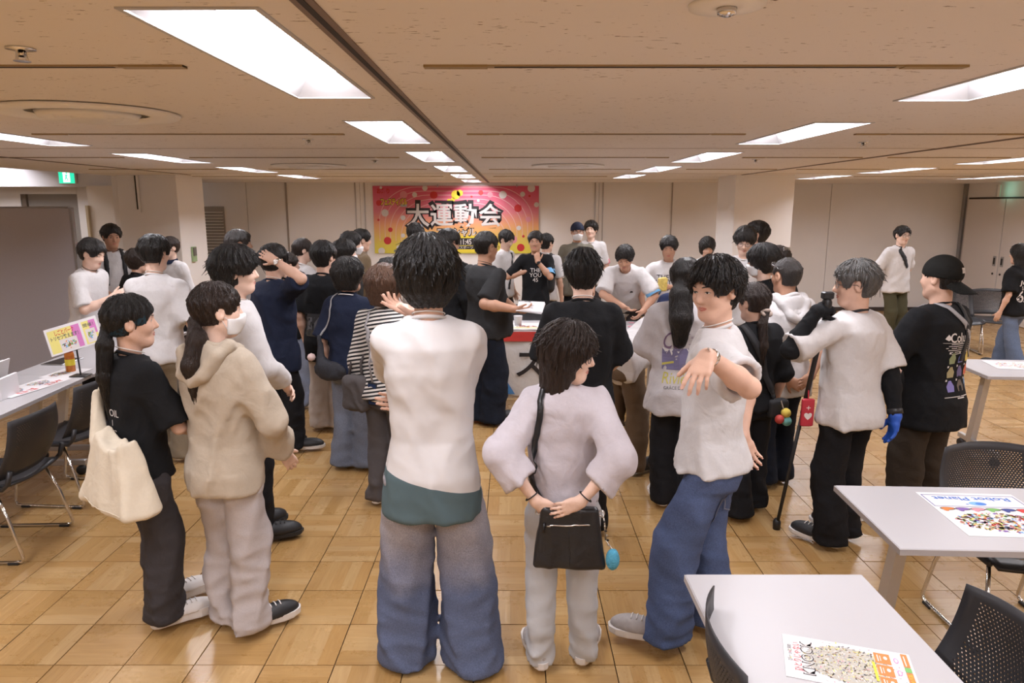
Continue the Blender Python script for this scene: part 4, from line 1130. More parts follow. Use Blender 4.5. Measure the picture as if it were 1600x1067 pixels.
def exit_sign(loc, rz, lab):
    t = empty('exit_sign', loc, rz); tag(t, lab, 'exit sign', 'green exit signs')
    MB().bbox(-.13, .13, -.02, .02, -.10, .10, .003).build('casing', mat('casing', (.75, .75, .74), .5), t)
    MB().box(-.125, .125, -.0225, -.0205, -.095, .095).build('green_face', mat('exit_green', (.02, .42, .25), .4, emit=(.02, .62, .36), es=.9), t)
    w_ = mat('exit_white', (.9, .95, .92), .4, emit=(.85, 1, .93), es=1.1); q = MB()
    q.box(-.055, .055, -.0235, -.0227, -.08, .08).build('white_door_field', w_, t)
    q = MB(); g = -.0245   # running figure
    q.lathe([(.013, 0), (.013, .001)], 12, c=(.006, 0, 0)); q.v[0] = np.stack([q.v[0][:, 0], np.full(24, g), q.v[0][:, 1] + .05], 1)
    for a, b, w2 in (((.004, .03), (-.006, -.01), .010), ((-.006, -.01), (.018, -.035), .007), ((.018, -.035), (.008, -.06), .006), ((-.006, -.01), (-.022, -.045), .007), ((.004, .026), (.026, .008), .005), ((.002, .026), (-.022, .012), .005)):
        d = nrm((b[0] - a[0], 0, b[1] - a[1])); n = np.array([-d[2], 0, d[0]]) * w2; A = np.array((a[0], g, a[1])); B = np.array((b[0], g, b[1])); q.add([A - n, B - n, B + n, A + n], [(0, 1, 2, 3)])
    q.build('running_figure', MATS['exit_green'], t)
exit_sign((8.1, 12.1, 2.19), R(62), 'glowing green exit sign above the double door')
exit_sign((-6.45, 10.575, 2.36), R(-8), 'glowing green exit sign on the white fascia above the grey partition')
# ---------------------------------------------------------------- festival banner on the wall
def banner_mat():
    m, nt, b = _nodes('banner_print'); L = nt.links.new; N = nt.nodes.new
    tc = N('ShaderNodeTexCoord'); sp = N('ShaderNodeSeparateXYZ'); L(tc.outputs['Generated'], sp.inputs[0])
    cr = N('ShaderNodeValToRGB'); e = cr.color_ramp.elements; e[0].position = 0; e[0].color = (.72, .62, .06, 1); e[1].position = 1; e[1].color = (.62, .075, .14, 1)
    for p, c in ((.14, (.74, .60, .09, 1)), (.42, (.80, .37, .17, 1)), (.62, (.70, .20, .24, 1)), (.85, (.68, .12, .2, 1))): q = e.new(p); q.color = c
    L(sp.outputs[2], cr.inputs[0]); L(cr.outputs[0], b.inputs['Base Color']); b.inputs['Roughness'].default_value = .55
    return m
BX0, BX1, BZ0, BZ1 = -2.41, .465, 1.125, 2.282
BN = empty('banner', ((BX0 + BX1) / 2, WB - .04, BZ0)); tag(BN, 'wide pink and yellow sports festival banner with black outlined lettering on the back wall', 'banner')
bw, bh = BX1 - BX0, BZ1 - BZ0
MB().box(-bw / 2, bw / 2, -.004, .004, 0, bh).build('banner_sheet', banner_mat(), BN)
def bp(x, y): return ((x / 1430. - .5) * bw, bh * (1 - y / 580.))     # pixel of the close-up -> banner plane
INK = {n: mat('ink_' + n, c, .55) for n, c in dict(black=(.02, .016, .018), white=(.70, .66, .64), red=(.58, .03, .03), crimson=(.55, .05, .11), yellow=(.82, .66, .05), pink=(.72, .28, .33), line=(.80, .52, .50), grey=(.4, .42, .42), blue=(.06, .2, .6), orange=(.75, .22, .05), green=(.18, .45, .12), purple=(.22, .12, .4), sky=(.2, .45, .75), brown=(.3, .15, .07), navy=(.03, .05, .25), magenta=(.62, .2, .5), lemon=(.78, .70, .22), darkgrey=(.1, .1, .1), sand=(.48, .45, .38)).items()}
def disc(mb, x, y, r, dy, n=22): mb.add([(x + r * math.cos(a), dy, y + r * math.sin(a)) for a in np.linspace(0, 2 * np.pi, n, endpoint=False)], [tuple(range(n))])
# running-track lines
q = MB()
for i in range(6):
    rx_, ry_ = 1330 / 2 - i * 46, 610 - i * 34; cx_, cy_ = 715, 620; pts = []
    rad = min(rx_, 330)
    for a in np.linspace(math.pi, math.pi / 2, 12): pts.append((cx_ - (rx_ - rad) + rad * math.cos(a), cy_ - (ry_ - rad * .9) - rad * .9 * math.sin(a)))
    for a in np.linspace(math.pi / 2, 0, 12): pts.append((cx_ + (rx_ - rad) + rad * math.cos(a), cy_ - (ry_ - rad * .9) - rad * .9 * math.sin(a)))
    pts = [(pts[0][0], 470)] + pts + [(pts[-1][0], 440)]
    P_ = np.array([bp(x, max(y, 3)) for x, y in pts]); T = np.gradient(P_, axis=0); T /= np.linalg.norm(T, axis=1)[:, None] + 1e-9; Nn = np.stack([-T[:, 1], T[:, 0]], 1) * .0045; n = len(P_)
    q.add([(x, -.005, z) for x, z in np.concatenate([P_ - Nn, P_ + Nn])], [(j, j + 1, n + j + 1, n + j) for j in range(n - 1)])
o = q.build('track_lines', INK['line'], BN); o['kind'] = 'stuff'
for nm, lst in (('white', [(72, 15, 14), (100, 230, 38), (255, 272, 26), (360, 75, 26), (450, 18, 28), (1120, 75, 40), (1290, 70, 26), (1365, 20, 40), (1410, 160, 26), (1258, 360, 24), (60, 560, 36), (210, 530, 24), (250, 425, 22), (908, 125, 14)]),
                ('red', [(525, 78, 40), (930, 58, 26), (1250, 190, 40), (50, 145, 30), (142, 375, 24), (115, 470, 40), (1275, 530, 40), (1298, 432, 14), (850, 90, 12), (1350, 85, 12), (42, 290, 13)])):
    for x, y, r_ in lst:
        mb = MB(); X_, Z_ = bp(x, y); disc(mb, X_, Z_, r_ * .82 * bw / 1430, -.0055); mb.v[0][:, 0] = np.clip(mb.v[0][:, 0], -bw / 2, bw / 2); mb.v[0][:, 2] = np.clip(mb.v[0][:, 2], 0, bh)
        mb.build('dot', INK[nm], BN)
def bline(s, x, y, size, ink, dy, bold=0., width=None, nm='lettering', shear=0.):
    mb = MB(); X_, Z_ = bp(x, y); put_text(mb, s, (X_, dy, Z_), (1, 0, 0), (0, 0, 1), size * bw / 1430, bold=bold, width=None if width is None else width * bw / 1430, shear=shear); return mb.build(nm, INK[ink], BN)
for s_, x in (('大', 385), ('運', 590), ('動', 795), ('会', 1010)):
    bline(s_, x, 250, 236, 'black', -.0065, .075, 236, 'title_outline'); bline(s_, x, 250, 205, 'white', -.0075, .016, 196, 'title_letter')
bline('スペシャル', 715, 398, 78, 'black', -.0068, .09, 360, 'subtitle_outline'); bline('スペシャル', 715, 398, 70, 'white', -.0078, .02, 340, 'subtitle')
for y0, y1, ink, dy in ((430, 448, 'yellow', -.006), (448, 510, 'black', -.0062), (516, 545, 'black', -.0062), (545, 572, 'yellow', -.006)):
    a = bp(560, y1); b_ = bp(900, y0); MB().box(a[0], b_[0], dy, -.0045, a[1], b_[1]).build('band', INK[ink], BN)
bline('11:00→11:45', 720, 480, 66, 'white', -.0072, .02, 250); bline('@日東京スポーツ', 740, 531, 26, 'white', -.0072, .01, 240)
bline('お祭り', 90, 42, 46, 'red', -.0066, .05, 110, 'corner_lettering'); bline('フェスティバル', 180, 135, 66, 'black', -.0066, .09, 235, 'corner_outline'); bline('フェスティバル', 180, 135, 62, 'yellow', -.0076, .04, 228, 'corner_lettering')
a = bp(238, 178); MB().box(a[0], a[0] + .11, -.0066, -.005, a[1], a[1] + .045).build('corner_tab', INK['grey'], BN)
for x, y, r_, ink in ((715, 75, 48, 'yellow'), (750, 60, 34, 'yellow'), (690, 115, 22, 'yellow'), (655, 125, 20, 'yellow'), (265, 75, 40, 'pink'), (1010, 75, 30, 'pink'), (1340, 285, 30, 'pink'), (1210, 460, 42, 'pink')):
    mb = MB(); X_, Z_ = bp(x, y); disc(mb, X_, Z_, r_ * .8 * bw / 1430, -.0062); mb.build('spot', INK[ink], BN)
for x in (560, 1240): MB().tube([(bp(x, 0)[0], -.01, bh + .03), (bp(x, 0)[0], -.012, bh - .02)], .008, 6).build('hanging_clip', GREYMET, BN)
# ================================================================ furniture
TOPM = mat('desk_top', (.47, .46, .475), .38, noise=(1.5, .02)); EDGE = mat('desk_edge', (.42, .40, .41), .5); LEGM = mat('desk_leg', (.50, .49, .50), .35, metal=.6)
PAPER = mat('paper', (.74, .725, .74), .6); DGREY = mat('rail_dark', (.05, .05, .055), .5)


def perforated():
    m, nt, b = _nodes('perforated_black'); L = nt.links.new; N = nt.nodes.new
    b.inputs['Base Color'].default_value = (.032, .032, .036, 1); b.inputs['Roughness'].default_value = .45
    at_ = N('ShaderNodeAttribute'); at_.attribute_name = 'st'; sp = N('ShaderNodeSeparateXYZ'); L(at_.outputs['Vector'], sp.inputs[0])
    def mth(op, a, bb=None, c=None):
        n = N('ShaderNodeMath'); n.operation = op
        for i, v in enumerate((a, bb, c)):
            if v is None: continue
            if isinstance(v, (int, float)): n.inputs[i].default_value = v
            else: L(v, n.inputs[i])
        return n.outputs[0]
    u = mth('MULTIPLY', sp.outputs[0], 34); v = mth('MULTIPLY', sp.outputs[1], 34); row = mth('FLOOR', v)
    u2 = mth('ADD', u, mth('MULTIPLY', mth('MODULO', row, 2), .5))
    fu = mth('SUBTRACT', mth('FRACT', u2), .5); fv = mth('SUBTRACT', mth('FRACT', v), .5)
    d = mth('SQRT', mth('ADD', mth('MULTIPLY', fu, fu), mth('MULTIPLY', fv, fv)))
    hole = mth('LESS_THAN', d, .27)
    e = mth('MULTIPLY', mth('LESS_THAN', mth('ABSOLUTE', mth('SUBTRACT', sp.outputs[0], .5)), .39), mth('LESS_THAN', mth('ABSOLUTE', mth('SUBTRACT', sp.outputs[1], .52)), .36))
    L(mth('SUBTRACT', 1, mth('MULTIPLY', hole, e)), b.inputs['Alpha'])
    return m
PERF = perforated()


def shell(name, fn, nu, nv, th, m, parent):
    """curved sheet with thickness; fn(s, t) -> point, normal"""
    S_ = [[fn(i / (nu - 1), j / (nv - 1)) for i in range(nu)] for j in range(nv)]; V = []; st = []
    for sg in (.5, -.5):
        for j in range(nv):
            for i in range(nu): p, n = S_[j][i]; V.append(np.array(p) + np.array(n) * th * sg); st.append((i / (nu - 1), j / (nv - 1), 0))
    I_ = lambda k, i, j: k * nu * nv + j * nu + i; f = []
    for j in range(nv - 1):
        for i in range(nu - 1): f.append((I_(0, i, j), I_(0, i + 1, j), I_(0, i + 1, j + 1), I_(0, i, j + 1))); f.append((I_(1, i, j + 1), I_(1, i + 1, j + 1), I_(1, i + 1, j), I_(1, i, j)))
    rim = [(i, 0) for i in range(nu)] + [(nu - 1, j) for j in range(1, nv)] + [(i, nv - 1) for i in range(nu - 2, -1, -1)] + [(0, j) for j in range(nv - 2, 0, -1)]
    for (a, b), (c, d) in zip(rim, rim[1:] + rim[:1]): f.append((I_(0, a, b), I_(1, a, b), I_(1, c, d), I_(0, c, d)))
    o = MB().add(V, f).build(name, m, parent, smooth=True)
    at_ = o.data.attributes.new('st', 'FLOAT_VECTOR', 'POINT'); at_.data.foreach_set('vector', np.array(st, f32).ravel()); return o


def make_chair():
    t = empty('chair'); BL = mat('chair_shell', (.022, .023, .027), .38)
    def back(s, q):
        w = .235 - .02 * q + .012 * math.sin(q * 3.14); a = (s - .5) * 2
        z = .475 + .345 * q - .012 * a * a * q; y = -.195 - .10 * q - .03 * math.sin(q * 3.1) + .055 * a * a
        return (a * w, y, z), nrm((-.45 * a, 1, .25))
    shell('backrest', back, 15, 11, .0045, PERF, t)
    def seat(s, q):
        a = (s - .5) * 2; w = .235 - .015 * (2 * q - 1) ** 2
        z = .445 - .020 * math.cos(a * 1.5) + .018 * max(0, .25 - q) * 8 * .3 - .05 * max(0, q - .85) * 3; return (a * w, -.215 + .435 * q, z), (0, 0, 1)
    shell('seat', seat, 13, 11, .014, BL, t)
    for e in (-1, 1):
        MB().tube([(e * .236, .19, .43), (e * .236, -.18, .435), (e * .240, -.215, .47), (e * .238, -.235, .54)], .014, 8).build('side_rail', BL, t, True)
        MB().tube([(e * .215, .15, .425), (e * .232, .205, .22), (e * .24, .232, .04), (e * .24, .222, .018), (e * .24, .19, .012), (e * .24, -.20, .012), (e * .24, -.235, .018), (e * .24, -.243, .04), (e * .232, -.19, .24), (e * .215, -.12, .425)], .0095, 10).build('sled_leg', CHROME, t, True)
        for y in (.16, -.19): MB().bbox(e * .24 - .014, e * .24 + .014, y - .03, y + .03, 0, .016, .003).build('foot_pad', BLK, t)
    MB().tube([(-.215, .15, .425), (.215, .15, .425)], .008, 8).build('cross_bar', CHROME, t); MB().tube([(-.215, -.12, .425), (.215, -.12, .425)], .008, 8).build('cross_bar', CHROME, t)
    return t


def make_desk(L_=1.8, W_=.6, h=.72):
    t = empty('desk'); a, b = L_ / 2, W_ / 2
    top = MB().bbox(-a, a, -b, b, h - .028, h, .003).build('table_top', TOPM, t)
    q = MB()
    for (x0, x1, y0, y1) in ((-a - .0015, a + .0015, -b - .0015, -b + .001), (-a - .0015, a + .0015, b - .001, b + .0015), (-a - .0015, -a + .001, -b, b), (a - .001, a + .0015, -b, b)): q.box(x0, x1, y0, y1, h - .026, h - .003)
    q.build('edge_band', EDGE, top)
    for e in (-1, 1):
        x = e * (a - .16)
        q = MB(); q.add([(x - .022, -.03, h - .07), (x + .022, -.03, h - .07), (x + .022, .03, h - .07), (x - .022, .03, h - .07), (x - .022, .07, .085), (x + .022, .07, .085), (x + .022, .15, .085), (x - .022, .15, .085)], [(3, 2, 1, 0), (4, 5, 6, 7), (0, 1, 5, 4), (1, 2, 6, 5), (2, 3, 7, 6), (3, 0, 4, 7)])
        q.build('leg', LEGM, t)
        MB().bbox(x - .018, x + .018, -b + .02, b - .03, .075, .115, .004).build('foot_bar', LEGM, t)
        MB().bbox(x - .02, x + .02, -.10, .12, h - .075, h - .03, .004).build('bracket', BLK, t)
        for y in (-b + .06, b - .07):
            w_ = MB().lathe([(.012, -.018), (.034, -.016), (.036, -.008), (.036, .008), (.034, .016), (.012, .018)], 20).build('caster', BLK, t, True, loc=(x, y, .036)); w_.rotation_euler = (0, math.pi / 2, .3)
            MB().tube([(x, y, .036), (x, y, .08)], .008, 8).build('caster_stem', LEGM, t)
    MB().bbox(-a + .16, a - .16, -.028, .022, h - .085, h - .035, .004).build('beam', DGREY, t)
    MB().tube([(-a + .2, .16, h - .06), (-a + .2, .16, h - .11), (a - .2, .16, h - .11), (a - .2, .16, h - .06)], .007, 6).build('shelf_rail', BLK, t)
    return t


CH = make_chair(); DK = make_desk()
def put(o, first, loc, rz, lab, cat, group):
    c = o if first else copy_tree(o); c.location = loc; c.rotation_euler = (0, 0, rz); tag(c, lab, cat, group); return c
# chairs: rz turns the sitter's forward (+y)
CHAIRS = [(-2.95, 3.86, 92, 'black perforated chair closest to the camera at the left desk'), (-3.02, 4.62, 86, 'black chair at the left desk beside the tote bag woman'),
          (.84, 1.76, -95, 'grey-black chair tucked against the left side of the corner desk'), (1.15, 1.80, 88, 'black perforated chair at the bottom right corner between desks'),
          (2.30, 3.02, 180, 'black chair behind the desk with the robot poster'), (6.02, 9.45, 168, 'dark empty chair by the double door wall'), (6.56, 9.55, 170, 'dark chair partly hidden by the woman in the black jersey'),
          (.17, 7.95, 184, 'grey chair behind the cloth-covered game table')]
for i, (x, y, a, lab) in enumerate(CHAIRS): put(CH, i == 0, (x, y, 0), R(a), lab, 'chair', 'black sled-base chairs')
DESKS = [((-3.37, 4.22), 93.5, 'long white desk at the left with leaflets and a drink on it'), ((-3.47, 6.03), 93.5, 'white desk beyond the leaflet desk by the grey partition'),
         ((.887, 1.322), 90, 'white desk in the bottom right corner with a puzzle sheet'), ((2.33, 2.665), -2.5, 'white desk at the right with a robot poster'), ((4.42, 5.30), -5, 'white desk on casters behind the man in the black cap')]
for i, ((x, y), a, lab) in enumerate(DESKS): put(DK, i == 0, (x, y, 0), R(a), lab, 'desk', 'white folding desks')


# ---------------------------------------------------------------- printed sheets
def sheet(name, lab, loc, rz, w, h, z, tilt=0, cat='poster'):
    t = empty(name, (loc[0], loc[1], z), rz); tag(t, lab, cat); t.rotation_euler = (tilt, 0, rz)
    MB().box(-w / 2, w / 2, -h / 2, h / 2, 0, .0012).build('sheet', PAPER, t); return t
def on_sheet(t, items):
    """items: ('t', text, x, y, size, ink, bold, width, rot) or ('r', x0, x1, y0, y1, ink) or ('c', x, y, rx, ry, ink)"""
    by = {}
    for n, it in enumerate(items):
        z = .0016 + .0003 * (n / max(len(items), 1)) * 3; k = it[0]
        if k == 't':
            _, s, x, y, sz, ink, bold, wd_ = it[:8]; a = it[8] if len(it) > 8 else 0; mb = MB()
            put_text(mb, s, (x, y, z + .0004), (math.cos(a), math.sin(a), 0), (-math.sin(a), math.cos(a), 0), sz, bold=bold, width=wd_); nm = 'lettering'
        elif k == 'r': _, x0, x1, y0, y1, ink = it; mb = MB().add([(x0, y0, z), (x1, y0, z), (x1, y1, z), (x0, y1, z)], [(0, 1, 2, 3)]); nm = 'printed_box'
        elif k == 'c': _, x, y, rx, ry, ink = it; mb = MB().add([(x + rx * math.cos(q), y + ry * math.sin(q), z) for q in np.linspace(0, 2 * np.pi, 20, endpoint=False)], [tuple(range(20))]); nm = 'printed_spot'
        elif k == 'm':
            _, x, y, rx, ry, nn, inks, sz = it; rr = random.Random(nn)
            for ink in inks:
                mb = MB()
                for _ in range(nn // len(inks)):
                    q = rr.uniform(0, 6.28); d = math.sqrt(rr.random()); px_, py_ = x + rx * d * math.cos(q), y + ry * d * math.sin(q); a = rr.uniform(0, 3.1); s1 = sz * rr.uniform(.5, 1.3); s2 = s1 * rr.uniform(.25, .6)
                    ca, sa = math.cos(a), math.sin(a); mb.add([(px_ + u * ca * s1 - v * sa * s2, py_ + u * sa * s1 + v * ca * s2, z) for u, v in ((-1, -1), (1, -1), (1, 1), (-1, 1))], [(0, 1, 2, 3)])
                o = mb.build('printed_figures', INK[ink], t); o['kind'] = 'stuff'
            continue
        mb.build(nm, INK[ink], t)
mix = ('red', 'lemon', 'sky', 'green', 'orange', 'purple', 'grey', 'brown')
# puzzle sheet on the corner desk: its long side runs to the right
A0, A1 = at(1222, 990, .721), at(1400, 1020, .721)
ang = math.atan2(A1[1] - A0[1], A1[0] - A0[0])
wd_ = .33; ht = .20
c = A0[:2] + np.array([math.cos(ang) * wd_ / 2 + math.sin(ang) * ht / 2, math.sin(ang) * wd_ / 2 - math.cos(ang) * ht / 2])
t = sheet('puzzle_poster', 'white puzzle sheet with orange boxes lying on the corner desk', c, ang, wd_, ht, .7205)
it = [('c', .0, 0, .115, .083, 'lemon'), ('m', 0, 0, .115, .085, 1100, ('grey', 'white', 'darkgrey', 'brown', 'grey', 'white', 'lemon'), .0030), ('m', 0, 0, .16, .098, 110, ('lemon', 'grey', 'pink'), .0030)]
it[0] = ('c', .0, 0, .112, .08, 'sand')
it += [('t', 'ぴーっと500', -.150, .012, .014, 'darkgrey', 0, .075, math.pi / 2), ('t', 'ひとりじゃない', -.131, .0, .024, 'red', .0, .13, math.pi / 2), ('t', 'KNOCK', -.104, .0, .045, 'black', .02, .155, math.pi / 2), ('t', 'KNOCK', -.104, .0, .040, 'white', -.012, .15, math.pi / 2)]
for j, y in enumerate((.058, .003, -.052)):
    it += [('r', .072, .112, y - .024, y + .024, 'orange'), ('r', .079, .082, y - .015, y + .015, 'white'), ('r', .086, .088, y - .012, y + .012, 'white'), ('c', .100, y + .004, .005, .008, 'white'), ('c', .126, y, .006, .012, 'magenta'), ('c', .126, y, .004, .009, 'white')]
it += [('r', .062, .069, -.05, .035, 'yellow'), ('r', .142, .158, .035, .095, 'orange'), ('r', .142, .158, .012, .033, 'green'), ('r', .142, .158, -.095, .010, 'orange'), ('r', .147, .150, .04, .085, 'white'), ('t', 'フェスティバル', .150, -.04, .014, 'yellow', .01, .085, math.pi / 2)]
on_sheet(t, it)
# robot poster, upside down to the camera
A0, A1, A2 = at(1441, 772, .721), at(1600, 790, .721), at(1518, 841, .721)
c = (1.945, 2.70); t = sheet('robot_poster', 'white poster reading Robot Planet lying upside down on the right desk', c, math.pi + R(-4), .40, .42, .7205)
it = [('r', -.19, .19, -.185, -.181, 'navy'), ('r', -.19, .19, -.067, -.063, 'navy'), ('r', -.19, -.186, -.185, -.065, 'navy'), ('r', .186, .19, -.185, -.065, 'navy'), ('t', 'Robot Planet', 0, -.147, .052, 'blue', .012, .31), ('c', 0, -.098, .035, .020, 'sky'), ('c', -.012, -.095, .022, .014, 'blue'), ('c', .045, -.09, .006, .005, 'blue')]
for x, ink in zip(np.linspace(-.15, .15, 6), ('red', 'navy', 'green', 'pink', 'purple', 'orange')): it += [('c', x, -.04, .030, .014, 'black'), ('c', x, -.04, .026, .011, ink), ('c', x + .012, -.028, .010, .014, ink)]
it += [('m', 0, .085, .17, .088, 460, mix + ('lemon', 'pink'), .0075)]
on_sheet(t, it)
# leaflets on the left desk
for j, (u, v, rz_, lab, big) in enumerate(((72, 598, 84, 'white leaflet with red and blue logo lettering on the left desk', 'エルヤ'), (108, 583, 88, 'white puzzle leaflet beside the drink on the left desk', ''), (30, 612, 80, 'white leaflet sheet beside the document tray on the left desk', 'ロゴ'))):
    c = at(u, v, .722); t = sheet('leaflet', lab, c[:2] - np.array([.02, 0]), R(rz_), .30, .22, .7205 + j * .0016, cat='leaflet'); tag(t, group='leaflets on the left desk')
    on_sheet(t, [('m', -.02, .03, .10, .055, 160, mix, .006)] + ([('t', big, .02, -.065, .06, 'red', .03, .15), ('t', 'パズル', -.02, -.02, .028, 'navy', .03, .1)] if big else []))
c = at(1575, 572, .722); t = sheet('leaflet', 'white leaflet with small coloured figures on the caster desk', c[:2] + np.array([.1, .02]), R(-12), .42, .30, .7215, cat='leaflet'); tag(t, group='leaflets on the right desks'); on_sheet(t, [('m', 0, 0, .17, .11, 160, mix, .008)])
# card on a stand, canned drink
def frame_at(u, v, Y): return atY(u, v, Y)
p = frame_at(115, 525, 5.05)
t0 = empty('sign_card', (p[0], p[1], .7205)); tag(t0, 'white card with yellow and pink panels standing on the left desk', 'sign')
t = MB().box(-.18, .18, -.10, .10, -.002, .0012).build('card', PAPER, t0, loc=(0, 0, p[2] - .7205)); t.rotation_euler = (R(75), R(-16), R(14))
on_sheet(t, [('r', -.165, .055, -.088, .080, 'lemon'), ('r', .0, .055, -.088, .080, 'magenta'), ('r', -.10, .02, -.088, .0, 'white'), ('r', .072, .165, -.088, .080, 'lemon'), ('r', .12, .165, -.02, .08, 'magenta'), ('r', .085, .15, -.08, .02, 'white'), ('t', 'しごとパーク', -.05, .055, .04, 'red', .02, .13), ('t', 'トリセツ教えます！', -.055, .018, .034, 'darkgrey', .02, .19), ('t', '開催！', .115, .05, .03, 'darkgrey', .01, .07), ('m', -.04, -.045, .045, .03, 40, ('green', 'orange', 'sky', 'brown'), .008), ('m', .118, -.03, .02, .035, 25, ('green', 'orange', 'sky'), .008)])
MB().tube([(.0, .012, p[2] - .73), (.0, .03, .004)], .006, 6).build('card_stem', BLK, t0); MB().bbox(-.06, .06, -.02, .08, 0, .008, .003).build('card_foot', BLK, t0)
cpos = at(111, 580, .722)
t = empty('drink_can', (cpos[0], cpos[1], .7205)); tag(t, 'tall orange and brown drink bottle below the sign card', 'drink')
MB().lathe([(.030, 0), (.033, .004), (.033, .125), (.031, .14), (.027, .15)], 28).build('bottle_body', mat('drink_orange', (.55, .17, .03), .25, noise=(26, .7)), t, True)
MB().lathe([(.027, .15), (.029, .152), (.029, .165), (.0, .166)], 24).build('cap', mat('drink_cap', (.45, .05, .03), .4), t, True); MB().lathe([(.0334, .05), (.0336, .052), (.0336, .095), (.0334, .097)], 28).build('label_band', INK['yellow'], t, True)
# tablet lying on the desk, document trays at the edge
c = at(95, 570, .722); t = empty('tablet', (c[0] - .06, c[1] + .12, .7205), R(86)); tag(t, 'dark tablet lying behind the drink on the left desk', 'tablet')
MB().bbox(-.13, .13, -.09, .09, 0, .008, .003).build('casing', GREYMET, t); MB().box(-.12, .12, -.08, .08, .008, .0086).build('screen', mat('screen_dark', (.012, .012, .014), .12), t)
c = at(12, 618, .73); t = empty('leaflet_tray', (c[0] - .06, c[1], .7205), R(8)); tag(t, 'black and white leaflet tray at the left edge of the desk', 'tray')
MB().bbox(-.10, .06, -.11, .11, 0, .012, .003).build('tray_base', BLK, t); MB().bbox(.055, .075, -.11, .11, .0, .14, .003).build('tray_wall', PAPER, t); MB().bbox(-.1, .05, -.115, -.10, 0, .12, .003).build('tray_side', BLK, t)
for j in range(3): MB().box(-.09 + .035 * j, -.082 + .035 * j, -.1, .1, .012, .20 + .02 * j, M=Matrix.Rotation(R(14), 4, 'Y')).build('leaflet_stack', PAPER, t)
# grey partition screen
t = empty('partition_screen', (-5.0, 7.25, 0), R(3)); tag(t, 'tall plain grey partition screen behind the left desks', 'partition')
GP = mat('partition_grey', (.40, .385, .42), .8, noise=(90, .04)); MB().bbox(-1.6, .545, -.018, .018, .10, 1.925, .004).build('panel', GP, t)
for x in (.545, -.5): MB().bbox(x, x + .03, -.022, .022, 0, 1.93, .004).build('post', mat('post_grey', (.3, .29, .29), .4, metal=.5), t)
MB().bbox(-1.6, .545, -.02, .02, 1.925, 1.94, .003).build('top_rail', MATS['post_grey'], t)
for x in (.55, -.5): MB().bbox(x, x + .03, -.22, .22, 0, .03, .004).build('foot', MATS['post_grey'], t)

# ---------------------------------------------------------------- game table with printed cloth
t = empty('game_table', (.05, 7.38, 0)); tag(t, 'game table draped in a white cloth with red and blue corners', 'table')
MB().bbox(-1.0, .95, -.30, .30, .69, .715, .003).build('table_top', TOPM, t)
for x in (-.85, .8):
    for y in (-.24, .24): MB().tube([(x, y, 0), (x, y, .69)], .018, 8).build('leg', LEGM, t)
WC = mat('cloth_white', (.72, .70, .69), .8, bump=(14, .5)); nx = 40
def clothpt(x, z): return (x, -.31 - .010 * math.sin(x * 9) * (1 - z / .72) - .006 * math.sin(x * 23 + z * 9), z)
q = MB(); zs = (.03, .2, .4, .6, .722); xs = np.linspace(-1.0, .95, nx)
q.add([clothpt(x, z) for z in zs for x in xs], [(j * nx + i, j * nx + i + 1, (j + 1) * nx + i + 1, (j + 1) * nx + i) for j in range(4) for i in range(nx - 1)])
q.add([(x, y, .722) for y in (-.315, .1) for x in (-1.0, .95)], [(0, 1, 3, 2)]); cl = q.build('table_cloth', WC, t, True)
def cl_patch(poly, ink, nm, off):
    P_ = np.array([clothpt(x, z) for x, z in poly]); P_[:, 1] = -.328 - off; MB().add(P_, [tuple(range(len(P_)))]).build(nm, mat('cloth_' + ink, {'red': (.60, .05, .04), 'blue': (.08, .26, .60)}[ink], .8), cl)
cl_patch([(-.5, .60), (.24, .60), (.19, .70), (-.5, .70)], 'red', 'red_panel', 0); cl_patch([(.27, .60), (.95, .60), (.95, .70), (.22, .70)], 'blue', 'blue_panel', 0)
cl_patch([(-.35, .05), (-.02, .05), (-.2, .35)], 'blue', 'blue_corner', 0); cl_patch([(-.9, .05), (-.20, .05), (-.38, .34)], 'red', 'red_corner', .001)
q = MB(); put_text(q, 'ス', (.13, -.331, .36), (1, 0, 0), (0, 0, 1), .32, bold=.02); q.build('lettering', INK['black'], cl)
q = MB(); put_text(q, 'ポーツ', (.62, -.331, .36), (1, 0, 0), (0, 0, 1), .17, bold=.02); q.build('lettering', INK['black'], cl)
t = empty('side_table', (1.42, 6.75, 0), R(90)); tag(t, 'low white play table covered in coloured game pieces', 'table')
MB().bbox(-.9, .9, -.30, .30, .68, .712, .003).build('table_top', TOPM, t)
for x in (-.8, .8):
    for y in (-.24, .24): MB().tube([(x, y, 0), (x, y, .69)], .018, 8).build('leg', LEGM, t)
c = at(812, 502, .73); t = empty('paper_cup', (c[0] - .02, 7.3, .722)); tag(t, 'white paper cup on the game table', 'cup')
MB().lathe([(.036, 0), (.045, .10), (.047, .102), (.042, .10), (.034, .006), (0, .006)], 24).build('cup_wall', PAPER, t, True)
t = sheet('game_sheet', 'yellow and red printed sheet under the paper cup', (c[0] + .06, 7.22), 0, .30, .2, .7225, cat='sheet'); on_sheet(t, [('r', -.14, .14, -.09, -.05, 'lemon'), ('m', 0, 0, .12, .06, 60, ('red', 'lemon', 'orange'), .012)])
rr = random.Random(8); PC = {n: mat('piece_' + n, c, .4) for n, c in dict(red=(.55, .05, .05), yellow=(.72, .58, .08), white=(.72, .7, .7), blue=(.06, .16, .45), pink=(.65, .3, .35)).items()}
for j in range(46):
    x = 1.42 + rr.uniform(-.26, .26); y = 6.75 + rr.uniform(-.82, .82); nm = rr.choice(list(PC)) if y < 6.8 else rr.choice(('red', 'pink', 'white', 'red'))
    o = MB().bbox(-.03, .03, -.018, .018, 0, rr.uniform(.008, .02), .004).build('game_piece', PC[nm], loc=(x, y, .7125), rz=rr.uniform(0, 3)); tag(o, 'small %s wrapped game piece scattered on the play table' % nm, 'game piece', '%s game pieces on the play table' % nm)
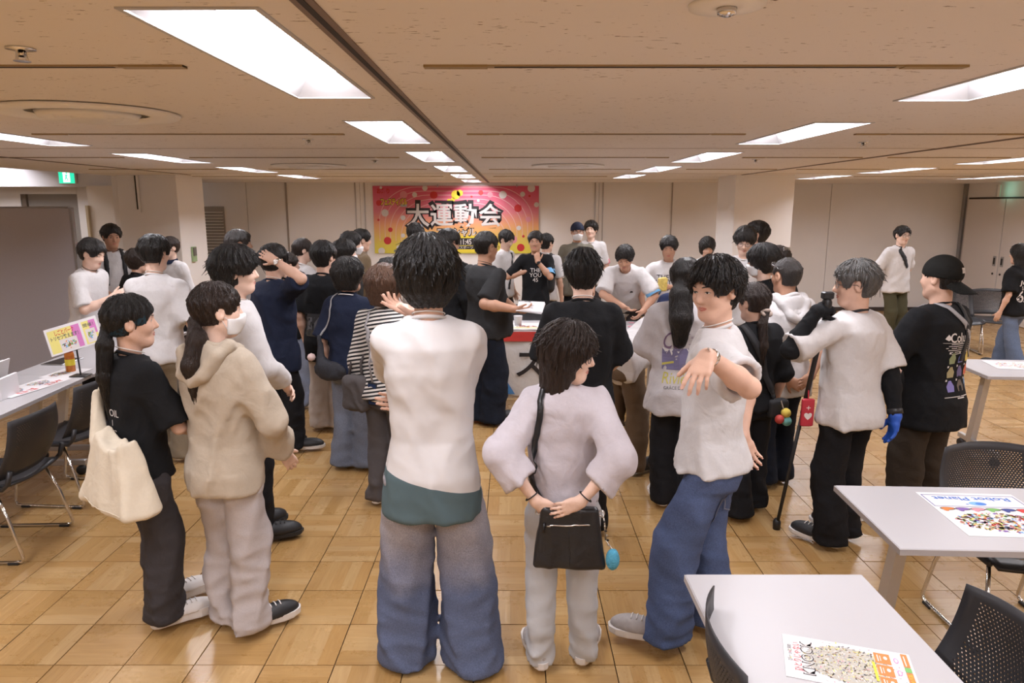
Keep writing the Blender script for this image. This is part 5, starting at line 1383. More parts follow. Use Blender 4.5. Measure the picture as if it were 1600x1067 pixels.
# red cone, tripod, floor tape
c = at(1394, 540, 0); t = empty('traffic_cone', (6.45, 11.7, 0)); tag(t, 'red traffic cone behind the far man in olive trousers', 'cone')
MB().bbox(-.17, .17, -.17, .17, 0, .03, .006).build('cone_base', mat('cone_red', (.55, .03, .02), .5), t); MB().lathe([(.14, .03), (.03, .68), (.0, .69)], 24).build('cone_body', MATS['cone_red'], t, True)
t = empty('tripod', (5.42, 8.75, 0)); tag(t, 'black tripod standing beside the woman in blue jeans', 'tripod')
for a in (.5, 2.6, 4.7): MB().tube([(.36 * math.cos(a), .36 * math.sin(a), .01), (.03 * math.cos(a), .03 * math.sin(a), .95)], (.009, .013), 8).build('leg', BLK, t)
MB().tube([(0, 0, .6), (0, 0, 1.12)], .012, 8).build('center_post', BLK, t); MB().bbox(-.03, .03, -.04, .04, 1.1, 1.17, .006).build('head_plate', BLK, t)
t = empty('floor_tape', (5.75, 9.9, 0)); tag(t, 'yellow and black hazard tape strip on the floor by the empty chairs', 'tape')
for j in range(14): MB().box(-.75 + j * .1, -.65 + j * .1, -.03, .03, .0008, .0022).build('tape_stripe', PC['yellow'] if j % 2 else BLK, t)

t = empty('mesh_basket', (-.62, 7.42, .722)); tag(t, 'small green mesh basket on the game table behind the white sweater', 'basket')
GN = mat('basket_green', (.10, .42, .28), .5)
for z in (.0, .035, .07, .105, .14): MB().tube([(.085 * math.cos(a) * (1 + z), .085 * math.sin(a) * (1 + z), z + .004) for a in np.linspace(0, 6.28, 20, endpoint=False)], .004, 5, closed=True).build('hoop', GN, t, True)
for a in np.linspace(0, 6.28, 14, endpoint=False): MB().tube([(.085 * math.cos(a), .085 * math.sin(a), .004), (.097 * math.cos(a), .097 * math.sin(a), .144)], .003, 5).build('rib', GN, t)
# ================================================================ the crowd
WHITE = cloth('cotton_white', (.64, .62, .62)); WHITE2 = cloth('cotton_offwhite', (.61, .595, .60)); BLACK = cloth('cotton_black', (.010, .0105, .012)); NAVY = cloth('cotton_navy', (.012, .017, .038))
CHARC = cloth('cotton_charcoal', (.026, .026, .027)); TROUB = cloth('trouser_black', (.011, .011, .013)); TROUN = cloth('trouser_navy', (.011, .015, .026)); TEALB = cloth('teal_band', (.085, .15, .175))
BEIGE = cloth('fleece_beige', (.47, .40, .315)); SWEAT = mat('sweat_grey', (.47, .43, .43), .95, spec=.1, noise=(260, .16), bump=(9, .35)); DGREYT = cloth('trouser_darkgrey', (.045, .04, .042)); CREAM = cloth('canvas_cream', (.70, .625, .50))
LILAC = cloth('blouse_lilac', (.54, .50, .535)); GREYT = cloth('tee_grey', (.48, .45, .455)); KHAKI = cloth('trouser_khaki', (.22, .175, .12)); BROWNT = cloth('trouser_brown', (.13, .085, .05)); OLIVE = cloth('trouser_olive', (.075, .07, .04)); DBROWN = cloth('trouser_darkbrown', (.038, .028, .020))
LAV = cloth('trouser_lavender', (.34, .31, .33)); BEIGET = cloth('trouser_beige', (.52, .45, .40)); GREYTR = cloth('trouser_grey', (.10, .092, .097)); PALEJ = mat('jeans_pale', (.46, .46, .47), .85, noise=(7, .1), bump=(9, .35)); JACK = cloth('jacket_sage', (.17, .155, .12)); TAN = cloth('jacket_tan', (.17, .12, .07))
SHB = mat('shoe_black', (.016, .016, .018), .5); SHW = mat('shoe_white', (.70, .66, .63), .55); SHG = mat('shoe_grey', (.36, .33, .32), .65, noise=(40, .2)); SHT = mat('shoe_taupe', (.16, .13, .11), .8); LEATH = mat('leather_black', (.013, .013, .015), .36, bump=(30, .25))
CANV = mat('strap_black', (.014, .014, .016), .7); GREYST = mat('strap_grey', (.33, .32, .33), .6)


def jeans(name, lo, hi, z0, z1, amt=.14):
    m, nt, b = _nodes(name); L = nt.links.new; N = nt.nodes.new
    tc = N('ShaderNodeTexCoord'); sp = N('ShaderNodeSeparateXYZ'); L(tc.outputs['Object'], sp.inputs[0])
    n = N('ShaderNodeTexNoise'); n.inputs['Scale'].default_value = 5; n.inputs['Detail'].default_value = 5; L(tc.outputs['Object'], n.inputs['Vector'])
    a = N('ShaderNodeMath'); a.operation = 'MULTIPLY_ADD'; L(n.outputs[0], a.inputs[0]); a.inputs[1].default_value = .35; L(sp.outputs[2], a.inputs[2])
    mr = N('ShaderNodeMapRange'); mr.inputs[1].default_value = z0 + .17; mr.inputs[2].default_value = z1 + .17; L(a.outputs[0], mr.inputs[0])
    mx = N('ShaderNodeMix'); mx.data_type = 'RGBA'; mx.inputs['A'].default_value = (*lo, 1); mx.inputs['B'].default_value = (*hi, 1); L(mr.outputs[0], mx.inputs['Factor'])
    n2 = N('ShaderNodeTexNoise'); n2.inputs['Scale'].default_value = 220; L(tc.outputs['Object'], n2.inputs['Vector'])
    m2 = N('ShaderNodeMix'); m2.data_type = 'RGBA'; m2.blend_type = 'OVERLAY'; m2.inputs['Factor'].default_value = .5; L(mx.outputs['Result'], m2.inputs['A']); L(n2.outputs[0], m2.inputs['B']); L(m2.outputs['Result'], b.inputs['Base Color'])
    bp_ = N('ShaderNodeBump'); bp_.inputs['Strength'].default_value = .3; bp_.inputs['Distance'].default_value = .01; L(n.outputs[0], bp_.inputs['Height']); L(bp_.outputs[0], b.inputs['Normal'])
    b.inputs['Roughness'].default_value = .9; b.inputs['Specular IOR Level'].default_value = .15
    MATS[name] = m; return m
J1 = jeans('jeans_faded', (.105, .13, .215), (.34, .325, .36), .36, .66); J3 = jeans('jeans_blue', (.070, .10, .20), (.085, .115, .22), .1, .8); J13 = jeans('jeans_slate', (.14, .16, .21), (.17, .185, .23), .1, .8); JL = jeans('jeans_light', (.22, .26, .36), (.27, .30, .38), .1, .8); JB = jeans('jeans_mid', (.11, .15, .24), (.14, .18, .27), .1, .8)


def stripes():
    m, nt, b = _nodes('knit_stripes'); L = nt.links.new; N = nt.nodes.new
    tc = N('ShaderNodeTexCoord'); mp = N('ShaderNodeMapping'); mp.inputs['Rotation'].default_value = (.18, .22, 0); L(tc.outputs['Object'], mp.inputs[0]); wv = N('ShaderNodeTexWave'); wv.bands_direction = 'Z'; wv.inputs['Scale'].default_value = 13; wv.inputs['Distortion'].default_value = 1.2; wv.inputs['Detail'].default_value = 0; wv.inputs['Detail Scale'].default_value = .3; L(mp.outputs[0], wv.inputs[0])
    cr = N('ShaderNodeValToRGB'); e = cr.color_ramp.elements; cr.color_ramp.interpolation = 'CONSTANT'; e[0].color = (.012, .012, .014, 1); e[1].position = .5; e[1].color = (.68, .64, .60, 1); L(wv.outputs[0], cr.inputs[0]); L(cr.outputs[0], b.inputs['Base Color']); b.inputs['Roughness'].default_value = .9
    return m
STRIPE = stripes()
def two_tone(name, a, b, z, sl):
    m, nt, bs = _nodes(name); L = nt.links.new; N = nt.nodes.new; tc = N('ShaderNodeTexCoord'); sp = N('ShaderNodeSeparateXYZ'); L(tc.outputs['Object'], sp.inputs[0])
    q = N('ShaderNodeMath'); q.operation = 'MULTIPLY_ADD'; L(sp.outputs[0], q.inputs[0]); q.inputs[1].default_value = sl; L(sp.outputs[2], q.inputs[2])
    lt = N('ShaderNodeMath'); lt.operation = 'LESS_THAN'; L(q.outputs[0], lt.inputs[0]); lt.inputs[1].default_value = z
    mx = N('ShaderNodeMix'); mx.data_type = 'RGBA'; mx.inputs['A'].default_value = (*a, 1); mx.inputs['B'].default_value = (*b, 1); L(lt.outputs[0], mx.inputs['Factor']); L(mx.outputs['Result'], bs.inputs['Base Color'])
    n = N('ShaderNodeTexNoise'); n.inputs['Scale'].default_value = 11; L(tc.outputs['Object'], n.inputs['Vector']); bp_ = N('ShaderNodeBump'); bp_.inputs['Strength'].default_value = .4; bp_.inputs['Distance'].default_value = .01; L(n.outputs[0], bp_.inputs['Height']); L(bp_.outputs[0], bs.inputs['Normal'])
    bs.inputs['Roughness'].default_value = .9; bs.inputs['Specular IOR Level'].default_value = .15; return m
TWO = two_tone('sweater_white_teal', (.64, .62, .62), (.10, .15, .17), .868, .25)
FRONT = dict(L=dict(w=(-.035, .135, .53), pole=(-1, -.3, -.3), f=(.7, .4, -.5), n=(0, -1, 0)), Rr=dict(w=(.035, .13, .54), pole=(1, -.3, -.3), f=(-.7, .45, -.5), n=(0, -1, 0)))
BACKH = dict(L=dict(w=(-.05, -.115, .505), pole=(-1, -.1, -.1), f=(.8, -.15, -.45), n=(0, 1, .1), curl=.5), Rr=dict(w=(.06, -.118, .515), pole=(1, -.1, -.1), f=(-.85, -.2, -.4), n=(0, 1, .1), curl=.4))
HOLD = dict(L=dict(w=(-.06, .19, .60), pole=(-1, -.5, -.3)), Rr=dict(w=(.06, .19, .60), pole=(1, -.5, -.3)))
def tail(x, y0, ln, r=.03, z0=.0, yb=None):
    yb = y0 if yb is None else yb
    return dict(tail=dict(root=[(0, -.085, z0 + .01, .022), (0, -.105, z0, .017)], drop=[(x, y0, z0 - .07, r), (x, yb, z0 - ln * .6, r), (x, yb + .01, z0 - ln, r * .6)]))
def like(I, o): o.location = I['root'].location; o.rotation_euler = I['root'].rotation_euler; return o
def ring(I, sd, t, m, name, r, h=.03, part='up'):
    a = I['arms'][sd]; A, B = (a['sh'], a['el']) if part == 'up' else (a['el'], a['wr']); c = A + (B - A) * t; d = nrm(B - A); x = nrm(np.cross(d, (.3, .5, .8))); y = np.cross(d, x); n = 20; V = []
    for k_, rr_ in ((-.5, r), (-.42, r + .003), (.42, r + .003), (.5, r)): V += [c + d * h * k_ + rr_ * (x * math.cos(q) + y * math.sin(q)) for q in np.linspace(0, 2 * np.pi, n, endpoint=False)]
    return MB().add(V, [(j * n + i, j * n + (i + 1) % n, (j + 1) * n + (i + 1) % n, (j + 1) * n + i) for j in range(3) for i in range(n)]).build(name, m, I['root'], smooth=True)
def watch(I, sd, m=None):
    m = m or CHROME; o = ring(I, sd, .93, m, 'wrist_watch', .030 * I['k'], .020, 'fore'); a = I['arms'][sd]; c = a['el'] + (a['wr'] - a['el']) * .93; n = -nrm(np.asarray(a['n']) - a['f'] * (np.asarray(a['n']) @ a['f'])); d = nrm(a['wr'] - a['el']); x = np.cross(n, d)
    q = MB(); P_ = [c + n * h + .019 * (x * math.cos(t) + d * math.sin(t)) for h in (.026 * I['k'], .036 * I['k']) for t in np.linspace(0, 2 * np.pi, 18, endpoint=False)]
    q.add(P_, [(i, (i + 1) % 18, 18 + (i + 1) % 18, 18 + i) for i in range(18)] + [tuple(range(18, 36))]).build('watch_case', m, o)
def mtop(m=WHITE, **k): return dict(dict(m=m), **k)
PB = dict(m=TROUB, knee=.083, hemr=.08)

# ---- front row
I1 = person(677, 372, 2.78, -3, 'tall person in white sweater with teal hem and faded wide jeans', ('mop', HBLACK, dict(t=.041, L=.118)), (-12, 3, 0), X=-.33, wd=.92,
            L=dict(w=(-.035, .15, .812), pole=(-.4, .5, -1), f=(-.9, -.1, .42), n=(.1, -.25, 1), curl=.28, spread=1.6, fing=(.1, .3, .42, .5)), Rr=dict(w=(-.06, .15, .60), pole=(.75, -.1, -.8)),
            topw=mtop(TWO, fit=.022, hem=-.128, sleeve=1.95, sr=(.080, .066), name='sweater', flare=.022, wr=.75), pants=dict(m=J1, knee=.108, hemr=.122, hemz=.018, fit=.016), shoes=dict(m=SHB, sole=MATS['sole_black']), feet=((.165, -.02, 14), (-.135, .03, -14)))
lanyard(I1)
I2 = person(882, 502, 2.78, 4, 'person with shoulder-length dark hair, lilac blouse and pale jeans, hands clasped behind', ('midlong', HDARK, dict(L=.175, t=.03)), (100, 8, 0), female=True, skin=SKIN_FAIR,
            L=dict(w=(-.07, -.125, .548), pole=(-.8, -.6, -.35), f=(.8, -.1, -.42), n=(0, 1, .1), curl=.42, spread=1.2), Rr=dict(w=(.05, -.135, .555), pole=(.8, -.75, -.4), f=(-.85, -.25, -.30), n=(0, 1, .1), curl=.3, spread=1.2),
            topw=mtop(LILAC, fit=.024, hem=-.005, sleeve=1.6, sr=(.086, .105), name='blouse', flare=.02, wr=1.25, collar='stand', wd=1.05), pants=dict(m=PALEJ, knee=.078, hemr=.072, topz=.03), shoes=dict(m=SHG, sole=SHW, st=.036), feet=((.105, .0, 14), (-.085, -.05, -16)))
glasses(I2)
for sd in (1, -1): ring(I2, sd, .90, CANV, 'hair_tie', .027, .005, 'fore')
I3 = person(1128, 400, 2.98, -66, 'person in white ribbed tee and blue jeans stretching out one arm with a silver watch', ('part', HBLACK, dict(t=.027, fr=.113)), (-58, 6, 3), X=.875,
            L=dict(W=(1106, 556, 2.44), poleW=(.5, -.1, -.4), fW=(-.55, -.75, -.62), nW=(0, .25, -1), curl=.55, spread=1.5, fing=(.3, .5, .6, .7)), Rr=dict(W=(1160, 680, 3.12), poleW=(.6, .6, -.3), fW=(.35, -.15, -.85), nW=(.2, -1, .3), curl=.5, spread=1.4),
            topw=mtop(WHITE2, fit=.026, hem=-.04, sleeve=1, sr=(.090, .112), slen=.80, wr=.9, flare=.02), pants=dict(m=J3, knee=.100, hemr=.100, hemz=.06, fit=.014), shoes=dict(m=SHG, sole=SHW, st=.036), feet=(('W', 1108, 985, -55), ('W', 1035, 1012, -70)))
lanyard(I3); watch(I3, -1)
PK = [(-.062, .05), (.062, .05), (.066, -.06), (.0, -.088), (-.066, -.06)]; DST = mat('denim_stitch', (.30, .30, .33), .8); DPK = mat('denim_pocket', (.062, .088, .18), .9, noise=(200, .2))
for px_ in (.075, -.075):
    n_ = 5; e_ = []
    for (x0, y0), (x1, y1) in zip(PK, PK[1:] + PK[:1]): e_ += [(x0 + (x1 - x0) * q / n_, y0 + (y1 - y0) * q / n_) for q in range(n_)]
    e_ = np.array(e_); m_ = len(e_); ring_ = np.concatenate([[e_.mean(0)], e_ * .5, e_]); fc = [(0, 1 + i, 1 + (i + 1) % m_) for i in range(m_)] + [(1 + i, 1 + m_ + i, 1 + m_ + (i + 1) % m_, 1 + (i + 1) % m_) for i in range(m_)]
    st_ = np.concatenate([e_ * .93, e_ * .90]); fs = [(i, (i + 1) % m_, m_ + (i + 1) % m_, m_ + i) for i in range(m_)]
    print_on(I3, [(ring_, fc, 0), (st_, fs, 1, .0015)], [DPK, DST], 'back_pocket', cx=px_, cz=-.125, fn=I3['legfn'], parent=I3['bottom'], lift=.003)
I4 = person(194, 457, 3.08, 38, 'person with a long ponytail streaked teal, black tee and dark wide trousers', ('pony', HBLACK, tail(-.02, -.115, .36, .032, -.02, -.13)), (24, 0, 0), female=True, skin=SKIN,
            L=dict(w=(-.06, .17, .57), pole=(-1, -.4, -.3)), Rr=dict(w=(.045, .17, .585), pole=(.8, -.6, -.4)), topw=mtop(BLACK, fit=.018, hem=-.05, sr=(.082, .10), wr=.8), pants=dict(m=DGREYT, knee=.088, hemr=.094, fit=.012, hemz=.055), shoes=dict(m=SHW, sole=SHW, st=.045), feet=((.09, .0, 14), (-.075, .09, 2)))
lanyard(I4)
V, Q, lk, _ = hair_geo(I4['HM'], I4['HO'], I4['hk'] * 1.012, 'pony', 3, None, .007, 0, t=.012)
hb = (V - I4['HO']) @ I4['HM'].T / I4['hk']; mk = (np.abs(hb[:, 2] + .02 - .5 * (hb[:, 1] + .02)) < .022) & (hb[:, 1] < .06); Q2 = Q[mk[Q].all(1)]
np_obj('teal_streak', V, Q2, HTEAL, I4['root'])
I5 = person(330, 438, 3.05, 26, 'person in beige hoodie and light grey sweatpants with a low brown ponytail', ('pony', HDARK, tail(-.01, -.115, .30, .040, -.04, -.155)), (30, 2, 0), female=True, skin=SKIN_FAIR, wd=1.02,
            L=dict(w=(-.10, .13, .53), pole=(-1, -.4, -.3)), Rr=dict(w=(.10, .115, .505), pole=(1, -.5, -.2), f=(.1, .5, -.8)), topw=mtop(BEIGE, fit=.030, hem=-.085, sleeve=1.93, sr=(.095, .075), name='hoodie', hood=True, wr=1.15, flare=.012), pants=dict(m=SWEAT, knee=.094, hemr=.088, fit=.020, wr=1.5, hemz=.04), shoes=dict(m=SHB, sole=SHW, st=.036), feet=((.10, -.02, 26), (-.07, .0, 4)))
mask(I5)
# ---- left half of the crowd
I6 = person(362, 385, 3.95, 60, 'young person with bushy black hair, white sweatshirt and black trousers behind the beige hoodie', ('mop', HBLACK, dict(t=.036)), (14, 0, 0), skin=SKIN_FAIR, **FRONT, topw=mtop(WHITE2, fit=.034, hem=-.06, sleeve=1.75, sr=(.095, .08), name='sweatshirt', wr=1.0), pants=PB, shoes=dict(m=SHB, sole=MATS['sole_black']))
lanyard(I6)
I7 = person(424, 380, 5.5, 34, 'person in navy tee scratching the back of the head with a watch on', ('short', HBLACK), (-6, 4, 0), Rr=dict(W=(431, 408, 5.28), poleW=(1, -.5, -.35), fW=(-.85, .2, .45), nW=(.1, 1, -.2), curl=.3, spread=1.4), topw=mtop(NAVY, fit=.03, hem=-.11, sr=(.09, .105)), pants=dict(m=TROUB, knee=.088, hemr=.085), shoes=dict(m=SHB, sole=SHW), feet=((.10, .02, 45), (-.08, 0, 30)))
watch(I7, 1); lanyard(I7)
I8 = person(370, 358, 6.7, 62, 'grey-haired person in white shirt at the back left of the crowd', ('crop', HSALT, dict(t=.02)), (5, 0, 0), topw=mtop(WHITE2), pants=PB, shoes=dict(m=SHB), skin=SKIN)
I9 = person(470, 371, 7.5, 52, 'person with dark ponytail, white blouse and lavender trousers', ('pony', HDARK, tail(0, -.125, .22, .026, .0)), (12, 4, 0), female=True, skin=SKIN_FAIR, **HOLD, topw=mtop(WHITE, fit=.024, hem=-.06, sleeve=1.55, sr=(.08, .08), name='blouse'), pants=dict(m=LAV, knee=.092, hemr=.10), shoes=dict(m=SHB, sole=MATS['sole_black']))
I9b = person(447, 393, 6.75, 48, 'person in black blouse and light blue jeans holding a camera pouch', ('pony', HDARK, tail(.0, -.12, .2, .024)), (10, 2, 0), female=True, **HOLD, topw=mtop(BLACK, fit=.024, hem=-.05, sr=(.085, .10)), pants=dict(m=JL, knee=.095, hemr=.105), shoes=dict(m=SHW, sole=SHW), feet=((.10, .02, 30), (-.08, 0, 10)))
I10 = person(503, 376, 6.05, 14, 'person in long black tee with a dim photo print and beige trousers', ('short', HBLACK, dict(t=.024, L=.085)), (10, 5, 0), topw=mtop(BLACK, fit=.028, hem=-.135, sr=(.09, .11)), pants=dict(m=BEIGET, knee=.10, hemr=.105), shoes=dict(m=SHB, sole=SHW))
I11 = person(535, 373, 6.8, 58, 'person with long straight black hair and white face mask', ('long', HBLACK), (18, 4, 0), female=True, skin=SKIN_FAIR, topw=mtop(BLACK), pants=PB, shoes=dict(m=SHB)); mask(I11)
I12 = person(546, 361, 7.6, 70, 'person with short black hair and face mask behind the long-haired one', ('short', HBLACK), (5, 3, 0), skin=SKIN_FAIR, topw=mtop(CHARC), pants=PB, shoes=dict(m=SHB)); mask(I12)
I12b = person(562, 357, 8.5, 60, 'person in tan jacket near the left edge of the banner', ('short', HBLACK), (5, 5, 0), topw=mtop(TAN, fit=.025, sleeve=1.9, sr=(.075, .06), name='jacket', collar='stand'), pants=PB, shoes=dict(m=SHB))
I13 = person(541, 402, 5.1, 18, 'person in navy polo with white-edged collar and slate flared jeans', ('bob', HBLACK, dict(L=.105, t=.03)), (26, 0, 0), female=True, topw=mtop(NAVY, fit=.03, hem=-.05, sr=(.09, .105), name='polo_shirt', collar='shirt', cm=NAVY), pants=dict(m=J13, knee=.088, hemr=.112, hemz=.03), shoes=dict(m=SHB))
I14 = person(598, 414, 4.42, 28, 'person with wavy brown bob and black and white striped top', ('bob', HBROWN, dict(L=.125, t=.034, fr=.088)), (32, 2, 0), female=True, topw=mtop(STRIPE, fit=.022, hem=-.04, sleeve=1.6, sr=(.078, .07), name='striped_top'), pants=dict(m=GREYTR, knee=.088, hemr=.088), shoes=dict(m=SHB), wd=1.08)
I15 = person(606, 402, 5.7, 66, 'person in black vest over white shirt beside the striped top', ('short', HBLACK), (6, 4, 0), topw=mtop(WHITE2), pants=PB, shoes=dict(m=SHB), skin=SKIN)
I16 = person(699, 357, 7.0, 30, 'person dressed in black behind the tall white sweater', ('short', HBLACK, dict(t=.024)), (20, 4, 0), topw=mtop(BLACK, fit=.022, sleeve=1.9, sr=(.08, .06)), pants=PB, shoes=dict(m=SHB)); glasses(I16)
I17 = person(649, 348, 8.7, 4, 'person in white shirt standing closest before the banner', ('short', HBLACK, dict(t=.026)), (0, 0, 0), topw=mtop(WHITE2), pants=PB, shoes=dict(m=SHB))
strap(I17, [I17['tp'](-.07, -.2, .12 * I17['s']), I17['tp'](-.07, -.1, .3 * I17['s']), I17['tp'](-.07, .1, .22 * I17['s'])], .04, CANV)
I18 = person(757, 360, 6.25, 52, 'stout person in dark grey tee and black wide trousers reading from papers', ('crop', HBLACK), (0, 6, 0), skin=SKIN_TAN, wd=1.28, jaw=1.12, L=dict(W=(802, 480, 6.15), poleW=(0, 1, -.6), curl=.6), Rr=dict(W=(803, 483, 5.85), poleW=(-.4, -.6, -.8), fW=(1, .2, .0), nW=(0, .2, 1), curl=.5),
            topw=mtop(CHARC, fit=.022, hem=-.055, sr=(.095, .105), belly=.10, wd=1.0), pants=dict(m=TROUN, knee=.118, hemr=.115, fit=.026), shoes=dict(m=SHB, sole=SHW)); glasses(I18, shape='rect'); lanyard(I18, CANV)
# ---- helpers in front of the banner wall
I19 = person(788, 358, 9.7, 118, 'person in white tee looking down beside the banner edge', ('short', HBLACK), (10, 22, 0), skin=SKIN_FAIR, group='helpers behind the game table', topw=mtop(WHITE), pants=dict(m=DGREYT), shoes=dict(m=SHB))
strap(I19, [I19['tp'](-.06, .05, .29 * I19['s']), I19['tp'](0, .14, .15 * I19['s']), I19['tp'](.1, .14, 0)], .035, CANV)
I20 = person(837, 360, 8.9, 182, 'tanned person in black tee with blue armband resting the chin on one hand', ('crop', HBLACK, dict(t=.018)), (8, 4, 0), skin=SKIN_TAN, group='helpers behind the game table', L=dict(W=(840, 409, 8.68), poleW=(.8, 0, -1), fW=(-.1, .1, 1), nW=(0, 1, .2), curl=1.1), Rr=dict(W=(822, 424, 8.85), poleW=(-1, .3, 0), curl=.8),
            topw=mtop(BLACK, fit=.02, hem=-.08), pants=dict(m=BLACK, knee=.075, hemr=.07), shoes=dict(m=SHB)); ARMB = mat('armband_blue', (.16, .42, .72), .5); ring(I20, -1, .78, ARMB, 'armband', .066, .075); watch(I20, -1, BLK)
print_on(I20, [t2('THE', 0, .07, .07, 0, .01), t2('YOU', 0, .01, .07, 0, .01), t2("45", 0, -.05, .07, 0, .01)], [INK['white']], back=False, cz=.15)
MB().add([world_pt(I20, p_) for p_ in ((-.135, .045, .52), (-.135, .07, .52), (-.125, .08, .82), (-.125, .055, .82))], [(0, 1, 2, 3)])
I21 = person(853, 364, 9.5, 22, 'person in white tee with a black backpack seen from behind by the wall', ('short', HBLACK), (20, 0, 0), group='helpers behind the game table', topw=mtop(WHITE2), pants=dict(m=DGREYT), shoes=dict(m=SHW))
I22 = person(902, 346, 9.9, 176, 'person in navy beanie, white mask and sage jacket', ('buzz', HBLACK), (0, 4, 0), skin=SKIN_TAN, group='helpers behind the game table', topw=mtop(JACK, fit=.035, hem=-.10, sleeve=1.9, sr=(.085, .07), name='jacket', collar='stand'), pants=dict(m=TROUB), shoes=dict(m=SHB)); mask(I22); glasses(I22)
I23 = person(924, 344, 10.7, 192, 'person in white tee with armband behind the beanie wearer', ('part', HBLACK), (6, 0, 0), skin=SKIN_FAIR, group='helpers behind the game table', topw=mtop(WHITE), pants=dict(m=DGREYT), shoes=dict(m=SHB)); ring(I23, -1, .8, INK['pink'], 'armband', .066, .07)
I24 = person(912, 388, 4.0, 2, 'person with neat black hair in plain black tee facing the game table', ('part', HBLACK, dict(t=.024)), (0, 2, 0), skin=SKIN_FAIR, **FRONT, topw=mtop(BLACK, fit=.028, hem=-.085, sr=(.092, .115), slen=.95), pants=PB, shoes=dict(m=SHB)); lanyard(I24)
I25 = person(965, 390, 8.05, 192, 'person in white tee with blue armband leaning over the play table', ('part', HBLACK, dict(t=.022)), (4, 12, 0), s=1.72, skin=SKIN_TAN, lean=42, group='helpers behind the game table', X=1.30, L=dict(W=(1003, 487, 7.45), poleW=(.8, .3, .3), curl=.6), Rr=dict(W=(973, 478, 7.5), poleW=(-.8, .3, .3), curl=.5), topw=mtop(WHITE, fit=.03, sr=(.10, .115), deep=.01), pants=dict(m=DGREYT), shoes=dict(m=SHB)); ring(I25, -1, .86, ARMB, 'armband', .080, .08)
print_on(I25, [poly2([(-.02, -.012), (.02, -.012), (.012, .012), (-.008, .016)], 0)], [INK['black']], back=False, cx=.07, cz=.17)
I25b = person(985, 520, 5.0, 48, 'person bending far over the play table in white tee and brown trousers', ('short', HBLACK), (0, 0, 0), s=1.70, lean=72, X=.80, L=dict(w=(-.1, .52, .42)), Rr=dict(w=(.1, .52, .42)), topw=mtop(WHITE, fit=.03, hem=-.075, flare=.02), pants=dict(m=BROWNT, knee=.082, hemr=.075), shoes=dict(m=SHB, sole=MATS['sole_black']), feet=((.10, .06, 10), (-.06, -.06, -10)))
I26 = person(1070, 401, 4.42, 6, 'person with a waist-long black ponytail and grey printed tee', ('pony', HBLACK, tail(-.035, -.125, .36, .072, -.02, -.165)), (28, 4, 0), female=True, wd=1.12, skin=SKIN_FAIR, **FRONT, topw=mtop(GREYT, fit=.035, hem=-.115, sr=(.10, .135), slen=1.0, flare=.035), pants=dict(m=TROUB, knee=.092, hemr=.088), shoes=dict(m=SHW, sole=SHW))
lanyard(I26)
print_on(I26, [t2('Co', -.07, .085, .15, 0, 0, .1, .3), t2('ANGELES', .09, .105, .024, 0, .0), t2('AZOST', .09, .08, .024, 0, .0), quad2(.03, .15, .124, .127, 0, 2), quad2(.03, .15, .060, .063, 0, 2), quad2(-.125, .115, -.10, .035, 1, 8),
               poly2([(-.125, -.06), (-.06, -.045), (0, -.055), (.06, -.04), (.115, -.05), (.115, -.062), (.06, -.055), (0, -.07), (-.06, -.058), (-.125, -.075)], 2, .001), poly2([(-.125, .035), (-.10, .0), (-.085, .03), (-.07, -.01), (-.05, .03), (-.03, .005), (-.01, .035)], 3, .001), poly2([(.02, .035), (.05, -.02), (.07, .0), (.09, -.03), (.115, -.005), (.115, .035)], 3, .001),
               t2('Rivière', -.02, -.15, .10, 2, .0, .21, .25), t2('GRÂCE DE LA TERRE', 0, -.205, .026, 4, .0, .23)], [mat('print_purple', (.16, .10, .17), .8), mat('print_slate', (.16, .145, .26), .8), mat('print_gold', (.52, .46, .10), .8), mat('print_pale', (.64, .62, .62), .8), INK['darkgrey']], cz=.125)
I27 = person(1046, 367, 7.95, 188, 'smiling person in white tee lettered in black holding a yellow packet', ('short', HBLACK, dict(t=.024)), (6, 16, 0), skin=SKIN_TAN, group='helpers behind the game table', L=dict(W=(1043, 448, 7.65), poleW=(1, .3, -.6), curl=.7), Rr=dict(W=(1006, 480, 7.8), poleW=(-1, .4, .2), curl=.5), topw=mtop(WHITE, fit=.016, sr=(.07, .08), hem=-.06), pants=dict(m=JB), shoes=dict(m=SHB))
print_on(I27, [t2('THE', -.03, .07, .075, 0, .01), t2('YOUTH', -.01, .01, .075, 0, .01), t2("'45", 0, -.05, .07, 0, .01)], [INK['black']], back=False, cx=-.03, cz=.16)
I28 = person(1105, 369, 9.0, 184, 'person with black bob looking down behind the crowd at the column side', ('bob', HBLACK, dict(L=.10)), (0, 20, 0), female=True, group='helpers behind the game table', topw=mtop(WHITE2), pants=PB, shoes=dict(m=SHB))
I29 = person(1074, 402, 5.45, 16, 'person in navy shirt hidden behind the long ponytail', ('short', HBLACK), (10, 8, 0), topw=mtop(cloth('cotton_blue', (.03, .04, .10)), fit=.03), pants=PB, shoes=dict(m=SHB))
I30 = person(1166, 352, 7.0, 198, 'bearded person in glasses and white shirt with a black strap looking down', ('mop', HBLACK, dict(fr=.098, t=.026)), (4, 22, 0), skin=SKIN_FAIR, topw=mtop(WHITE, fit=.022), pants=PB, shoes=dict(m=SHB)); glasses(I30)
strap(I30, [I30['tp'](-.06, .05, .3 * I30['s']), I30['tp'](-.01, .15, .2 * I30['s']), I30['tp'](.06, .16, .08 * I30['s'])], .035, CANV)
I31 = person(1186, 345, 7.7, -62, 'person with curly black hair in profile before the square column', ('mop', HBLACK, dict(fr=.1, t=.026, ear=.8)), (-10, 0, 0), topw=mtop(WHITE2), pants=PB, shoes=dict(m=SHB))
